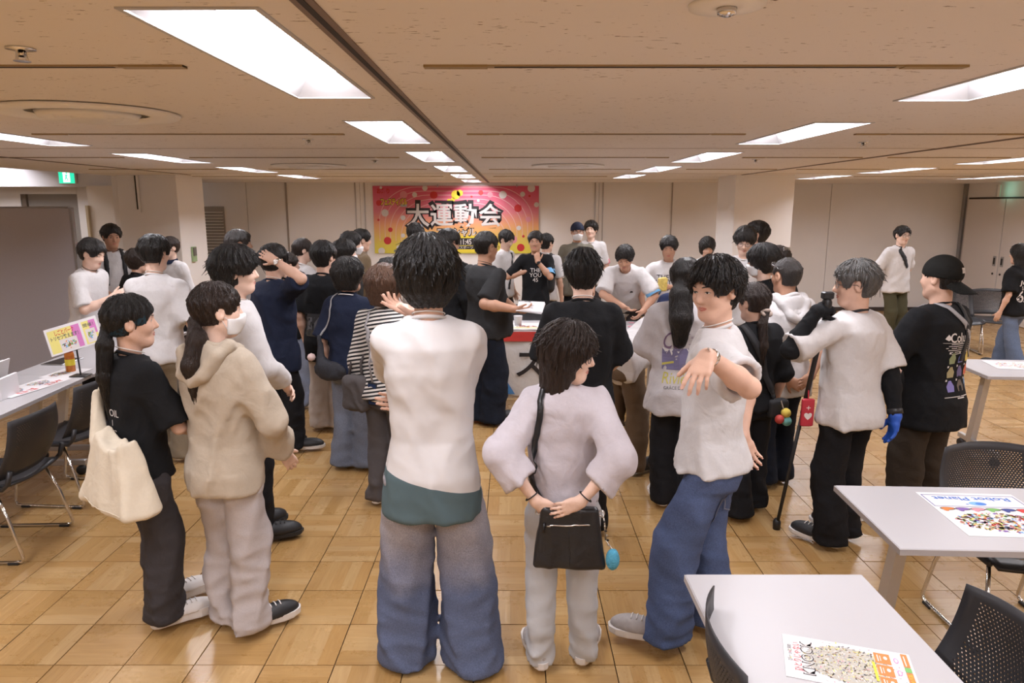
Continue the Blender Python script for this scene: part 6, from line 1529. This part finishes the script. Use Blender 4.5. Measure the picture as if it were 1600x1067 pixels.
I32 = person(1197, 381, 5.45, -48, 'person with glossy black mushroom hair and a mask', ('bob', HBLACK, dict(L=.09, t=.032)), (-12, 5, 0), female=True, skin=SKIN_FAIR, topw=mtop(BLACK), pants=PB, shoes=dict(m=SHB)); mask(I32)
I32b = person(1220, 383, 6.1, -30, 'person whose dark hair is pinned with a claw clip', ('bun', HDARK, dict(t=.02)), (0, 10, 0), female=True, topw=mtop(BLACK), pants=PB, shoes=dict(m=SHB))
I33 = person(1233, 400, 4.78, -16, 'person in white hoodie with glasses pushed up, hands behind the back', ('buzz', HSALT), (-6, 0, 0), skin=SKIN_TAN, wd=1.1, **BACKH, topw=mtop(WHITE, fit=.034, hem=-.10, sleeve=1, sr=(.095, .115), slen=.98, name='hoodie', hood=True), pants=dict(m=TROUN, knee=.085, hemr=.08), shoes=dict(m=SHT, sole=SHT)); glasses(I33, MATS['frame_silver'], up=1, shape='rect')
I34 = person(1183, 440, 4.3, -14, 'person in black blouse and trousers with a low ponytail and scrunchie', ('pony', HDARK, tail(.0, -.12, .34, .026, -.05, -.14)), (-16, 4, 0), female=True, wd=1.05, topw=mtop(BLACK, fit=.02, hem=-.04, sleeve=1.2, sr=(.078, .085)), pants=dict(m=TROUB, knee=.10, hemr=.105), shoes=dict(m=SHW, sole=SHW, st=.04), feet=((.09, .05, 20), (-.085, -.08, 8)))
mb = MB(); c = I34['HO'] + np.array([0, -.105, -.05]) * I34['hk'] @ I34['HM']; mb.tube([c + np.array([.026 * math.cos(a), -.004 + .012 * math.sin(3 * a), .018 * math.sin(a) - .01]) for a in np.linspace(0, 6.28, 24, endpoint=False)], .011, 6, closed=True); mb.build('scrunchie', mat('scrunchie', (.42, .33, .28), .8, noise=(150, .6)), I34['root'], smooth=True)
I35 = person(1346, 405, 3.88, -30, 'grey-haired person in white tee with black arm sleeves holding a camera pole', ('crop', HGREY, dict(t=.022, L=.07)), (-42, 4, 0), skin=SKIN, wd=1.08,
             L=dict(W=(1276, 486, 3.74), poleW=(-1, -.25, -.3), fW=(.6, .25, .15), nW=(.2, .7, -.5), curl=1.0), Rr=dict(W=(1404, 672, 3.78), poleW=(.8, .2, 0), fW=(-.1, -.1, -1), nW=(-1, 0, 0), curl=.35), topw=mtop(WHITE, fit=.030, hem=-.07, sr=(.095, .115), slen=.95, wr=1.0, cm=CANV), pants=dict(m=TROUB, knee=.095, hemr=.09, fit=.016), shoes=dict(m=SHB))
glasses(I35, shape='rect')
I36 = person(1478, 398, 4.15, -28, 'person in black backwards cap and black tee with jacket prints', ('buzz', HBLACK), (-3, 2, 0), wd=1.16, jaw=1.08, skin=SKIN, L=dict(w=(-.08, .15, .55), pole=(-1, -.3, -.3)), Rr=dict(w=(.08, .15, .54), pole=(1, -.3, -.3)), topw=mtop(BLACK, fit=.034, hem=-.125, sr=(.10, .12), slen=1.0, wr=.8), pants=dict(m=DBROWN, knee=.105, hemr=.095, fit=.02), shoes=dict(m=SHG, sole=SHW), feet=((.14, .02, -10), (-.12, .02, -40)))
I37 = person(1410, 352, 10.0, 168, 'smiling person in white tee and olive trousers standing alone by the far wall', ('crop', HBLACK, dict(t=.02)), (4, 4, 0), skin=SKIN_FAIR, group='people around the hall', L=dict(w=(-.06, -.10, .52), pole=(-1, 0, 0)), Rr=dict(w=(.06, -.10, .52), pole=(1, 0, 0)), topw=mtop(WHITE, fit=.024, sr=(.085, .10)), pants=dict(m=OLIVE), shoes=dict(m=SHB)); glasses(I37)
strap(I37, [I37['tp'](.07, .0, .31 * I37['s']), I37['tp'](.03, .14, .23 * I37['s']), I37['tp'](-.06, .16, .14 * I37['s'])], .055, CANV)
I38 = person(1598, 380, 8.25, -24, 'person in black jersey numbered 62 and blue jeans at the right edge', ('long', HBLACK), (-10, 0, 0), female=True, group='people around the hall', topw=mtop(BLACK, fit=.035, hem=-.06, sr=(.10, .12), flare=.02), pants=dict(m=JB, knee=.085, hemr=.10), shoes=dict(m=SHB, sole=SHW), feet=((.09, .16, 0), (-.09, -.2, -20)))
print_on(I38, [t2('JOEY', 0, .09, .07, 0, .02), t2('USA', 0, .035, .06, 0, .02), t2('62', 0, -.06, .18, 0, .02)], [INK['white']], cx=-.04, cz=.13)
# ---- the group around the left desks
GL = 'people around the left desks'
I39 = person(122, 370, 6.45, 96, 'person in white tee reaching across beside the grey partition', ('short', HBLACK, dict(t=.024)), (0, 16, 0), skin=SKIN_FAIR, group=GL, Rr=dict(W=(176, 464, 6.3), poleW=(-.3, -.5, -1), curl=.5), L=dict(W=(178, 468, 6.6), poleW=(-.3, .4, -1), curl=.5), topw=mtop(WHITE, fit=.028, sr=(.085, .10)), pants=PB, shoes=dict(m=SHB), lean=8); lanyard(I39, CANV)
print_on(I39, [poly2([(-.05, -.10), (.0, -.10), (.02, -.03), (-.05, -.02)], 0), poly2([(-.04, -.02), (.03, -.01), (.04, .05), (-.03, .06)], 1), poly2([(-.02, .06), (.02, .06), (.03, .10), (-.02, .11)], 2), poly2([(-.01, -.06), (.03, -.05), (.02, 0), (-.01, 0)], 3, .001)], [INK['yellow'], INK['grey'], INK['pink'], INK['green']], cx=-.02, cz=.12)
I40 = person(171, 349, 8.0, 142, 'tanned person in white tee with black backpack straps', ('crop', HBLACK, dict(t=.022)), (-6, 10, 0), skin=SKIN_TAN, group=GL, **FRONT, topw=mtop(WHITE2, fit=.028), pants=PB, shoes=dict(m=SHB))
for sx in (-1, 1): strap(I40, [I40['tp'](sx * .085, -.12, .2 * I40['s']), I40['tp'](sx * .085, -.02, .31 * I40['s']), I40['tp'](sx * .085, .1, .24 * I40['s']), I40['tp'](sx * .105, .14, .1 * I40['s'])], .045, CANV)
lanyard(I40, CANV)
I41 = person(236, 366, 5.25, 6, 'person in plain white tee and khaki trousers facing the left desks', ('crop', HBLACK, dict(t=.022)), (6, 4, 0), skin=SKIN_FAIR, group=GL, L=dict(w=(-.08, .2, .6)), Rr=dict(w=(.13, .12, .55)), topw=mtop(WHITE2, fit=.024, hem=-.055, sr=(.088, .105)), pants=dict(m=KHAKI, knee=.088, hemr=.08), shoes=dict(m=SHB)); lanyard(I41)
I42 = person(210, 388, 7.3, 16, 'person with dark bob and black top between the two white tees', ('bob', HDARK, dict(L=.09)), (20, 6, 0), female=True, group=GL, topw=mtop(BLACK), pants=PB, shoes=dict(m=SHB))
I43 = person(266, 368, 8.0, 200, 'person in white jacket with navy collar and curled ponytail', ('pony', HDARK, tail(.06, -.11, .2, .028, -.01)), (14, 6, 0), female=True, skin=SKIN_FAIR, group=GL, topw=mtop(WHITE, fit=.022, sleeve=1.9, sr=(.07, .055), name='jacket', collar='stand', cm=NAVY, hem=-.06), pants=PB, shoes=dict(m=SHB))
# ================================================================ things carried and worn
ZIP = mat('zip_silver', (.6, .58, .55), .3, metal=1); BLUEF = mat('fluff_blue', (.10, .42, .62), .95, noise=(70, .25), bump=(220, .8))


def solid(name, fn, lo, hi, h, m, parent=None): V, Q = sdf_mesh(fn, lo, hi, h); return np_obj(name, V, Q, m, parent)
def carried(I, name, lab, cat, group=None): return tag(like(I, empty(name)), lab, cat, group)
def on_cloth(I, P, off=.004, fn=None):
    C = np.asarray(P, float); fn = fn or I['topfn']; e = .004
    for _ in range(6):
        d = fn(C.astype(f32)); g = np.stack([fn((C + np.eye(3)[j] * e).astype(f32)) - d for j in range(3)], 1); g /= np.linalg.norm(g, axis=1)[:, None] + 1e-9; C = C - g * np.clip(d - off, -.06, .06)[:, None]
    return C
s2 = I2['s']
# black shoulder bag
B = carried(I2, 'handbag', 'black leather crossbody handbag hanging behind the lilac blouse', 'handbag'); bc = np.array([.030, -.190, .452 * s2])
def bagf(P):
    q = P - bc.astype(f32); w_ = f32(.118) + (-q[:, 2]) * f32(.12)
    d = rbox(np.stack([q[:, 0] * f32(.125) / w_, q[:, 1] * f32(.035) / (f32(.024) + np.clip(.10 - q[:, 2], 0, .2) * f32(.09)), q[:, 2]], 1), (0, 0, 0), np.eye(3), (.135, .035, .125), .018)
    return d * f32(.9) + creases(P, 34, 18, 4) * f32(.0045)
solid('bag_body', bagf, bc - .2, bc + .2, .006, LEATH, B)
q = MB(); q.tube(on_cloth(I2, [bc + (x, -.06, .066 + .004 * math.sin(x * 20)) for x in np.linspace(-.095, .075, 14)], .001, bagf), .0035, 6); zp = q.build('zip', ZIP, B, True)
MB().tube([bc + (-.098, -.030, .066), bc + (-.100, -.034, .05), bc + (-.100, -.036, .03)], .005, 6).build('zip_pull', LEATH, B, True)
q = MB(); q.tube(on_cloth(I2, [bc + (0.0, -.06, z) for z in np.linspace(-.10, .05, 8)], .0005, bagf), .0015, 5); q.build('seam', LEATH, B, True)
for e in (-1, 1):
    q = MB(); q.tube([bc + (e * .122 + .012 * math.cos(a), .0, .10 + .012 * math.sin(a)) for a in np.linspace(0, 6.28, 14, endpoint=False)], .003, 5, closed=True); q.build('ring', ZIP, B, True)
st = strap(I2, [bc + (-.122, .0, .11), I2['tp'](-.105, -.14, .12 * s2), I2['tp'](-.092, -.11, .24 * s2), I2['tp'](-.075, -.02, .31 * s2), I2['tp'](-.02, .13, .2 * s2)], .024, LEATH, 'shoulder_strap', B, .006)
q = MB(); q.tube([bc + (.125, 0, .11), bc + (.135, -.01, .06), bc + (.14, -.02, .0)], .004, 6); q.build('charm_chain', ZIP, B, True)
for j in range(7): MB().lathe([(0, -.006), (.006, 0), (0, .006)], 8, c=tuple(bc + (.128 + .004 * j, -.012 - .002 * j, .09 - .018 * j))).build('chain_bead', BLK if j % 2 else ZIP, B, True)
C = carried(I2, 'plush_charm', 'fluffy sky blue egg charm dangling from the handbag', 'charm'); cc = bc + np.array([.168, -.03, -.075])
solid('plush_egg', lambda P: ell(P, cc, (.027, .026, .044)) + creases(P, 180, 150, 2) * f32(.0012), cc - .06, cc + .06, .0045, BLUEF, C); MB().tube([bc + (.14, -.02, .0), cc + (0, 0, .04)], .0015, 5).build('charm_cord', ZIP, C)
# tote bag
s4 = I4['s']; T = carried(I4, 'tote_bag', 'large cream canvas tote bag hanging from the shoulder of the teal-streaked ponytail', 'tote bag'); tc_ = np.array([.13, -.155, .535 * s4])
def totef(P):
    q = P - tc_.astype(f32); w_ = f32(.165) + np.clip(-q[:, 2], -.2, .16) * f32(.35); dp = f32(.035) + np.clip(.18 - q[:, 2], 0, .32) * f32(.17)
    d = rbox(np.stack([q[:, 0] * f32(.17) / w_, q[:, 1] * f32(.06) / dp, q[:, 2]], 1), (0, 0, 0), np.eye(3), (.18, .06, .175), .035)
    d = smax(d, -ell(q, (.02, -.01, .25), (.155, .1, .15)), .02)
    d = smin(d, cap(P, tc_ + (-.15, .0, .10), I4['tp'](-.10, -.11, .20 * s4), .035, .020), .03)
    return d * f32(.85) + creases(P, 26, 12, 6) * f32(.010)
solid('tote_body', totef, tc_ - (.3, .2, .25), tc_ + (.3, .2, .5), .008, CREAM, T)
strap(I4, [I4['tp'](-.10, -.12, .21 * s4), I4['tp'](-.085, -.05, .30 * s4), I4['tp'](-.08, .05, .29 * s4), I4['tp'](-.085, .12, .18 * s4)], .045, CREAM, 'shoulder_strap', T, .006)
q = MB(); q.tube(on_cloth(I4, [tc_ + (x, -.14, -.125 - .006 * math.cos(x * 9)) for x in np.linspace(-.17, .17, 18)], .0008, totef), .0018, 5); q.build('seam', CREAM, T, True)
print_on(I4, [t2('VOIL', .02, .03, .045, 0), t2('I', .02, -.015, .04, 0), t2('UC', .02, -.06, .045, 0)], [INK['white']], cx=.0, cz=.14)
# sling bag on the navy polo
s13 = I13['s']; S = carried(I13, 'sling_bag', 'dark checked sling bag with a cord strap on the navy polo', 'sling bag'); b13 = np.array([-.07, -.165, .495 * s13])
CHK = mat('checked_fabric', (.020, .021, .028), .8, noise=(120, .9)); solid('sling_body', lambda P: smin(ell(P, b13, (.125, .042, .075)), cap(P, b13 + (-.07, 0, .04), b13 + (-.09, .02, .24), .035, .014), .05) + creases(P, 50, 30, 2) * f32(.007), b13 - .25, b13 + (.25, .25, .35), .010, CHK, S)
strap(I13, [b13 + (-.10, .02, .24), I13['tp'](-.085, -.12, .24 * s13), I13['tp'](-.07, -.02, .31 * s13)], .014, GREYST, 'cord_strap', S, .006); MB().lathe([(0, -.03), (.022, -.02), (.03, 0), (.022, .02), (0, .03)], 16, c=tuple(b13 + (-.125, -.04, .10))).build('plush_ball', mat('fluff_pink', (.6, .45, .42), .95), S, True)
# grey handbag and phone on the striped top
s14 = I14['s']; S = carried(I14, 'handbag', 'grey slouchy handbag hanging beside the striped top', 'handbag'); b14 = np.array([-.165, -.10, .485 * s14]); GB = cloth('nylon_grey', (.095, .085, .085))
solid('bag_body', lambda P: rbox(P, b14, np.eye(3), (.10, .05, .12), .045) + creases(P, 46, 26, 7) * f32(.010), b14 - .2, b14 + .2, .009, GB, S)
for dx in (-.06, .05): MB().tube([b14 + (dx, 0, .09), b14 + (dx * .7, .01, .2), I14['tp'](-.10 + dx * .2, -.02, .20 * s14), I14['tp'](-.095, -.01, .29 * s14)], .009, 6).build('handle', GB, S, True)
S = carried(I14, 'smartphone', 'smartphone in a clear case hanging beside the grey handbag', 'phone'); b = b14 + np.array([.155, -.03, .02]); MB().bbox(b[0] - .036, b[0] + .036, b[1] - .005, b[1] + .005, b[2] - .075, b[2] + .075, .004).build('phone_body', BLK, S); MB().box(b[0] - .03, b[0] + .03, b[1] - .0062, b[1] - .005, b[2] - .065, b[2] + .065).build('screen', mat('screen_blue', (.03, .05, .12), .15), S)
MB().tube([b + (0, 0, .075), b + (-.02, 0, .2), I14['tp'](-.0, -.12, .2 * s14)], .006, 6).build('phone_strap', GREYST, S, True)
strap(I14, [b + (-.02, 0, .2), I14['tp'](-.03, -.12, .2 * s14), I14['tp'](-.06, -.06, .3 * s14)], .022, GREYST, 'neck_strap', S, .005)
# papers of the stout reader
a = I18['arms'][1]; pw = world_pt(I18, a['wr'] + a['f'] * .09); t = empty('paper_sheets', pw, R(-12)); tag(t, 'stack of white printed papers held by the stout reader', 'papers'); t.rotation_euler = (R(24), R(4), R(-14))
for j in range(3): MB().box(-.06, .16, -.07, .09, .004 * j + .012, .004 * j + .0135, M=Matrix.Rotation(R(3 * j), 4, 'Z')).build('paper', PAPER, t)
q = MB(); put_text(q, '競技説明', (-.02, .085, .0225), (1, 0, 0), (0, 1, 0), .028, bold=.02); put_text(q, 'ルール', (.05, .03, .0225), (1, 0, 0), (0, 1, 0), .018); put_text(q, 'チーム', (.05, -.01, .0225), (1, 0, 0), (0, 1, 0), .018); q.build('lettering', INK['darkgrey'], t)
# yellow packet, camera pouch, backpack
p = world_pt(I27, I27['arms'][-1]['wr'] + I27['arms'][-1]['f'] * .08); t = tag(empty('snack_packet', p), 'shiny yellow packet in the hand of the smiling helper', 'packet'); solid('packet_body', lambda P: rbox(P, (0, -.03, .02), np.eye(3), (.05, .025, .075), .02) + creases(P, 60, 60, 1) * f32(.008), (-.1, -.1, -.1), (.1, .1, .13), .008, mat('packet_yellow', (.68, .52, .14), .3, noise=(40, .4)), t)
p = I9b['tp'](.05, .2, .06 * I9b['s']); t = carried(I9b, 'camera_pouch', 'black camera pouch held before the black blouse', 'pouch'); solid('pouch_body', lambda P: rbox(P, p, np.eye(3), (.07, .05, .055), .02), p - .1, p + .1, .010, LEATH, t); MB().tube([p + (0, .05, .0), p + (0, .09, 0)], .035, 12).build('lens', BLK, t)
def backpack(I, lab, c, h=(.14, .08, .20)):
    t = carried(I, 'backpack', lab, 'backpack'); solid('pack_body', lambda P: rbox(P, c, I['TA'], h, .06) + creases(P, 30, 20, 3) * f32(.006), c - .3, c + .3, .014, CANV, t); MB().bbox(c[0] - .09, c[0] + .09, c[1] - h[1] - .02, c[1] - h[1] + .01, c[2] - .14, c[2] - .02, .01).build('front_pocket', CANV, t)
    for sx in (-1, 1): strap(I, [c + (sx * .085, .07, .12), I['tp'](sx * .085, -.07, .285 * I['s']), I['tp'](sx * .085, .02, .31 * I['s']), I['tp'](sx * .09, .13, .2 * I['s'])], .045, CANV, 'shoulder_strap', t, .005)
backpack(I21, 'black backpack on the white tee facing the wall', I21['tp'](.05, -.20, .13 * I21['s'])); backpack(I40, 'black backpack of the tanned person by the partition', I40['tp'](0, -.21, .13 * I40['s']))
# black outfit: strap and plush charms
s34 = I34['s']; t = carried(I34, 'waist_bag', 'black crossbody bag with yellow and blue plush charms', 'bag'); b = np.array([.105, -.15, .50 * s34])
strap(I34, [I34['tp'](-.09, -.03, .30 * s34), I34['tp'](-.02, -.14, .2 * s34), I34['tp'](.06, -.15, .08 * s34), b + (0, .02, .05)], .045, CANV, 'shoulder_strap', t, .006)
solid('bag_body', lambda P: rbox(P, b + (.01, .03, -.02), np.eye(3), (.07, .035, .06), .025), b - .15, b + .15, .010, CANV, t)
for d, r_, m_, nm in (((.03, -.035, -.035), .030, mat('plush_yellow', (.72, .55, .10), .95), 'plush_chick'), ((.035, -.04, -.085), .030, mat('plush_aqua', (.20, .52, .50), .95), 'plush_ball'), ((-.015, -.04, -.07), .028, mat('pouch_red', (.45, .05, .04), .6), 'red_pouch')):
    MB().lathe([(0, -r_)] + [(r_ * math.cos(x), r_ * math.sin(x)) for x in np.linspace(-1.3, 1.3, 9)] + [(0, r_)], 16, c=tuple(b + d)).build(nm, m_, t, True)
MB().tube([b + (.0, -.02, .04), b + (.01, -.03, .0), b + (.02, -.035, -.03)], .004, 6).build('clasp', ZIP, t)
strap(I33, [I33['tp'](.10, -.02, .30 * I33['s']), I33['tp'](.02, -.16, .2 * I33['s']), I33['tp'](-.08, -.16, .06 * I33['s']), I33['tp'](-.13, -.05, -.03 * I33['s'])], .055, CANV, 'bag_strap')
# camera pole and gloves of the grey-haired one
arm_cover(I35, -1, BLACK, .60, BLACK, gname='black_glove'); arm_cover(I35, 1, BLACK, .70, mat('glove_blue', (.02, .10, .52), .55, noise=(30, .1)), gname='blue_glove')
g = I35['arms'][1]; ring(I35, 1, .90, BLK, 'glove_cuff', .038, .03, 'fore')
hw = world_pt(I35, I35['arms'][-1]['wr'] + I35['arms'][-1]['f'] * .07); ft_ = at(1256, 715, 0); t = tag(empty('camera_pole'), 'black camera pole held by the grey-haired person in white tee', 'camera pole')
lo_ = np.array([hw[0] - .06, hw[1] + .30, .02]); MB().tube([lo_, lo_ * .45 + hw * .55], .011, 8).build('lower_tube', BLK, t, True); MB().tube([lo_ * .45 + hw * .55, hw + (0, 0, -.03)], .014, 8).build('upper_tube', BLK, t, True); MB().lathe([(.022, 0), (.024, .05), (.014, .07)], 12, c=tuple(lo_ - (0, 0, .02))).build('rubber_foot', BLK, t, True); MB().lathe([(.02, -.03), (.026, .0), (.026, .03), (.018, .05)], 14, c=tuple(hw)).build('ball_head', BLK, t, True); MB().bbox(hw[0] - .03, hw[0] + .03, hw[1] - .02, hw[1] + .02, hw[2] + .045, hw[2] + .085, .006).build('small_camera', BLK, t)
p = lo_ * .35 + hw * .65; t = tag(empty('red_pouch', p + (.0, -.02, -.12)), 'small red pouch with white marks hanging on the camera pole', 'pouch'); MB().bbox(-.035, .035, -.012, .012, -.08, .08, .006).build('pouch_body', mat('pouch_crimson', (.48, .03, .05), .5), t); q = MB(); put_text(q, '♥', (0, -.0125, -.02), (1, 0, 0), (0, 0, 1), .04); put_text(q, '+', (0, -.0125, .03), (1, 0, 0), (0, 0, 1), .05); q.build('white_mark', INK['white'], t); MB().tube([(0, 0, .08), (0, .01, .16)], .004, 5).build('loop', MATS['pouch_crimson'], t)
# cap, beanie, prints of the black tee
CAPM = cloth('cap_black', (.011, .011, .010)); hat = headwear(I36, CAPM)
V = []; k3 = I36['hk']; patchv = np.array([[x, -.22, z] for z in (.035, .050, .066) for x in (-.010, .010, .032)]); pv = stick(patchv * k3 @ I36['HM'] + I36['HO'], I36['hatfn'], I36['HM'][1], .002); MB().add(pv, [(0, 1, 4, 3), (1, 2, 5, 4), (3, 4, 7, 6), (4, 5, 8, 7)]).build('label_patch', INK['white'], hat)
tv, tf = text_geo('WIND', .0); tv = np.stack([.011 + tv[:, 0] * .014, np.full(len(tv), -.22), .0505 + tv[:, 1] * .014], 1); pv = stick(tv * k3 @ I36['HM'] + I36['HO'], I36['hatfn'], I36['HM'][1], .003); MB().add(pv, tf).build('label_lettering', INK['grey'], hat)
headwear(I22, cloth('beanie_navy', (.02, .024, .045)), 'beanie')
strap(I36, [I36['tp'](-.085, .06, .29 * I36['s']), I36['tp'](-.06, -.06, .302 * I36['s']), I36['tp'](.03, -.15, .25 * I36['s']), I36['tp'](.13, -.13, .16 * I36['s']), I36['tp'](.19, -.03, .10 * I36['s'])], .034, GREYST, 'bag_strap')
strap(I36, [I36['tp'](.075, -.05, .302 * I36['s']), I36['tp'](.055, -.14, .24 * I36['s']), I36['tp'](.03, -.16, .12 * I36['s'])], .045, CANV, 'dark_strap')
jk = []
for r_ in range(3):
    for c_ in range(3):
        x, y = -.075 + c_ * .085, -.02 - r_ * .082; ii = r_ * 3 + c_
        jk.append(poly2([(x - .026, y - .030), (x + .026, y - .030), (x + .030, y + .002), (x + .016, y + .022), (x + .010, y + .034), (x - .010, y + .034), (x - .016, y + .022), (x - .030, y + .002)], 1 + ii)); jk.append(quad2(x - .034, x - .022, y + .030, y + .042, 0, 2))
JC = [INK['white']] + [mat('jacket_print_%d' % i, c, .7) for i, c in enumerate(((.25, .30, .16), (.20, .22, .52), (.62, .48, .12), (.38, .33, .18), (.12, .10, .22), (.55, .13, .06), (.22, .20, .50), (.14, .11, .09), (.15, .30, .55)))]
print_on(I36, [t2('Columbia', .005, .105, .075, 0, .015, .24), poly2([(-.145, .10), (-.125, .088), (-.105, .10), (-.125, .125)], 0)] + [quad2(-.13 + .012 * abs(j - 2), .13, .066 - j * .012, .070 - j * .012, 0, 6) for j in range(6)] + [quad2(-.15, -.02, .074, .076, 0, 4), quad2(-.13, .12, -.245, -.241, 0, 6), quad2(-.03, .03, -.256, -.249, 0, 3)] + jk, JC, cx=.02, cz=.145)
print_on(I10, [quad2(-.14, .10, -.10, .08, 0, 8), quad2(-.12, -.06, -.06, .05, 1, 4), quad2(-.04, .02, -.07, .05, 1, 4), quad2(.04, .09, -.07, .04, 1, 4), quad2(-.12, .09, -.11, -.06, 2, 5)], [mat('dim_print', (.03, .03, .032), .8), mat('dim_window', (.13, .13, .14), .8), mat('dim_ground', (.07, .06, .04), .8)], cz=.07)
q = MB(); a = np.linspace(0, 2 * np.pi, 26, endpoint=False); k3 = I13['k']; q.tube([I13['NB'] + (np.array([.078 * k3 * math.cos(x), .012 + .076 * k3 * math.sin(x), -.006 - .02 * math.sin(x)]) @ I13['TA']) for x in a], .004, 5, closed=True); q.build('collar_edge', INK['white'], I13['root'], smooth=True)
q = MB()
for z in (.02, .03, .04): q.tube([I32b['HO'] + np.array([x, -.11 + .3 * x * x, .06 + z]) @ I32b['HM'] for x in np.linspace(-.04, .04, 7)], .004, 5)
q.build('claw_clip', GREYMET, I32b['root'], smooth=True)
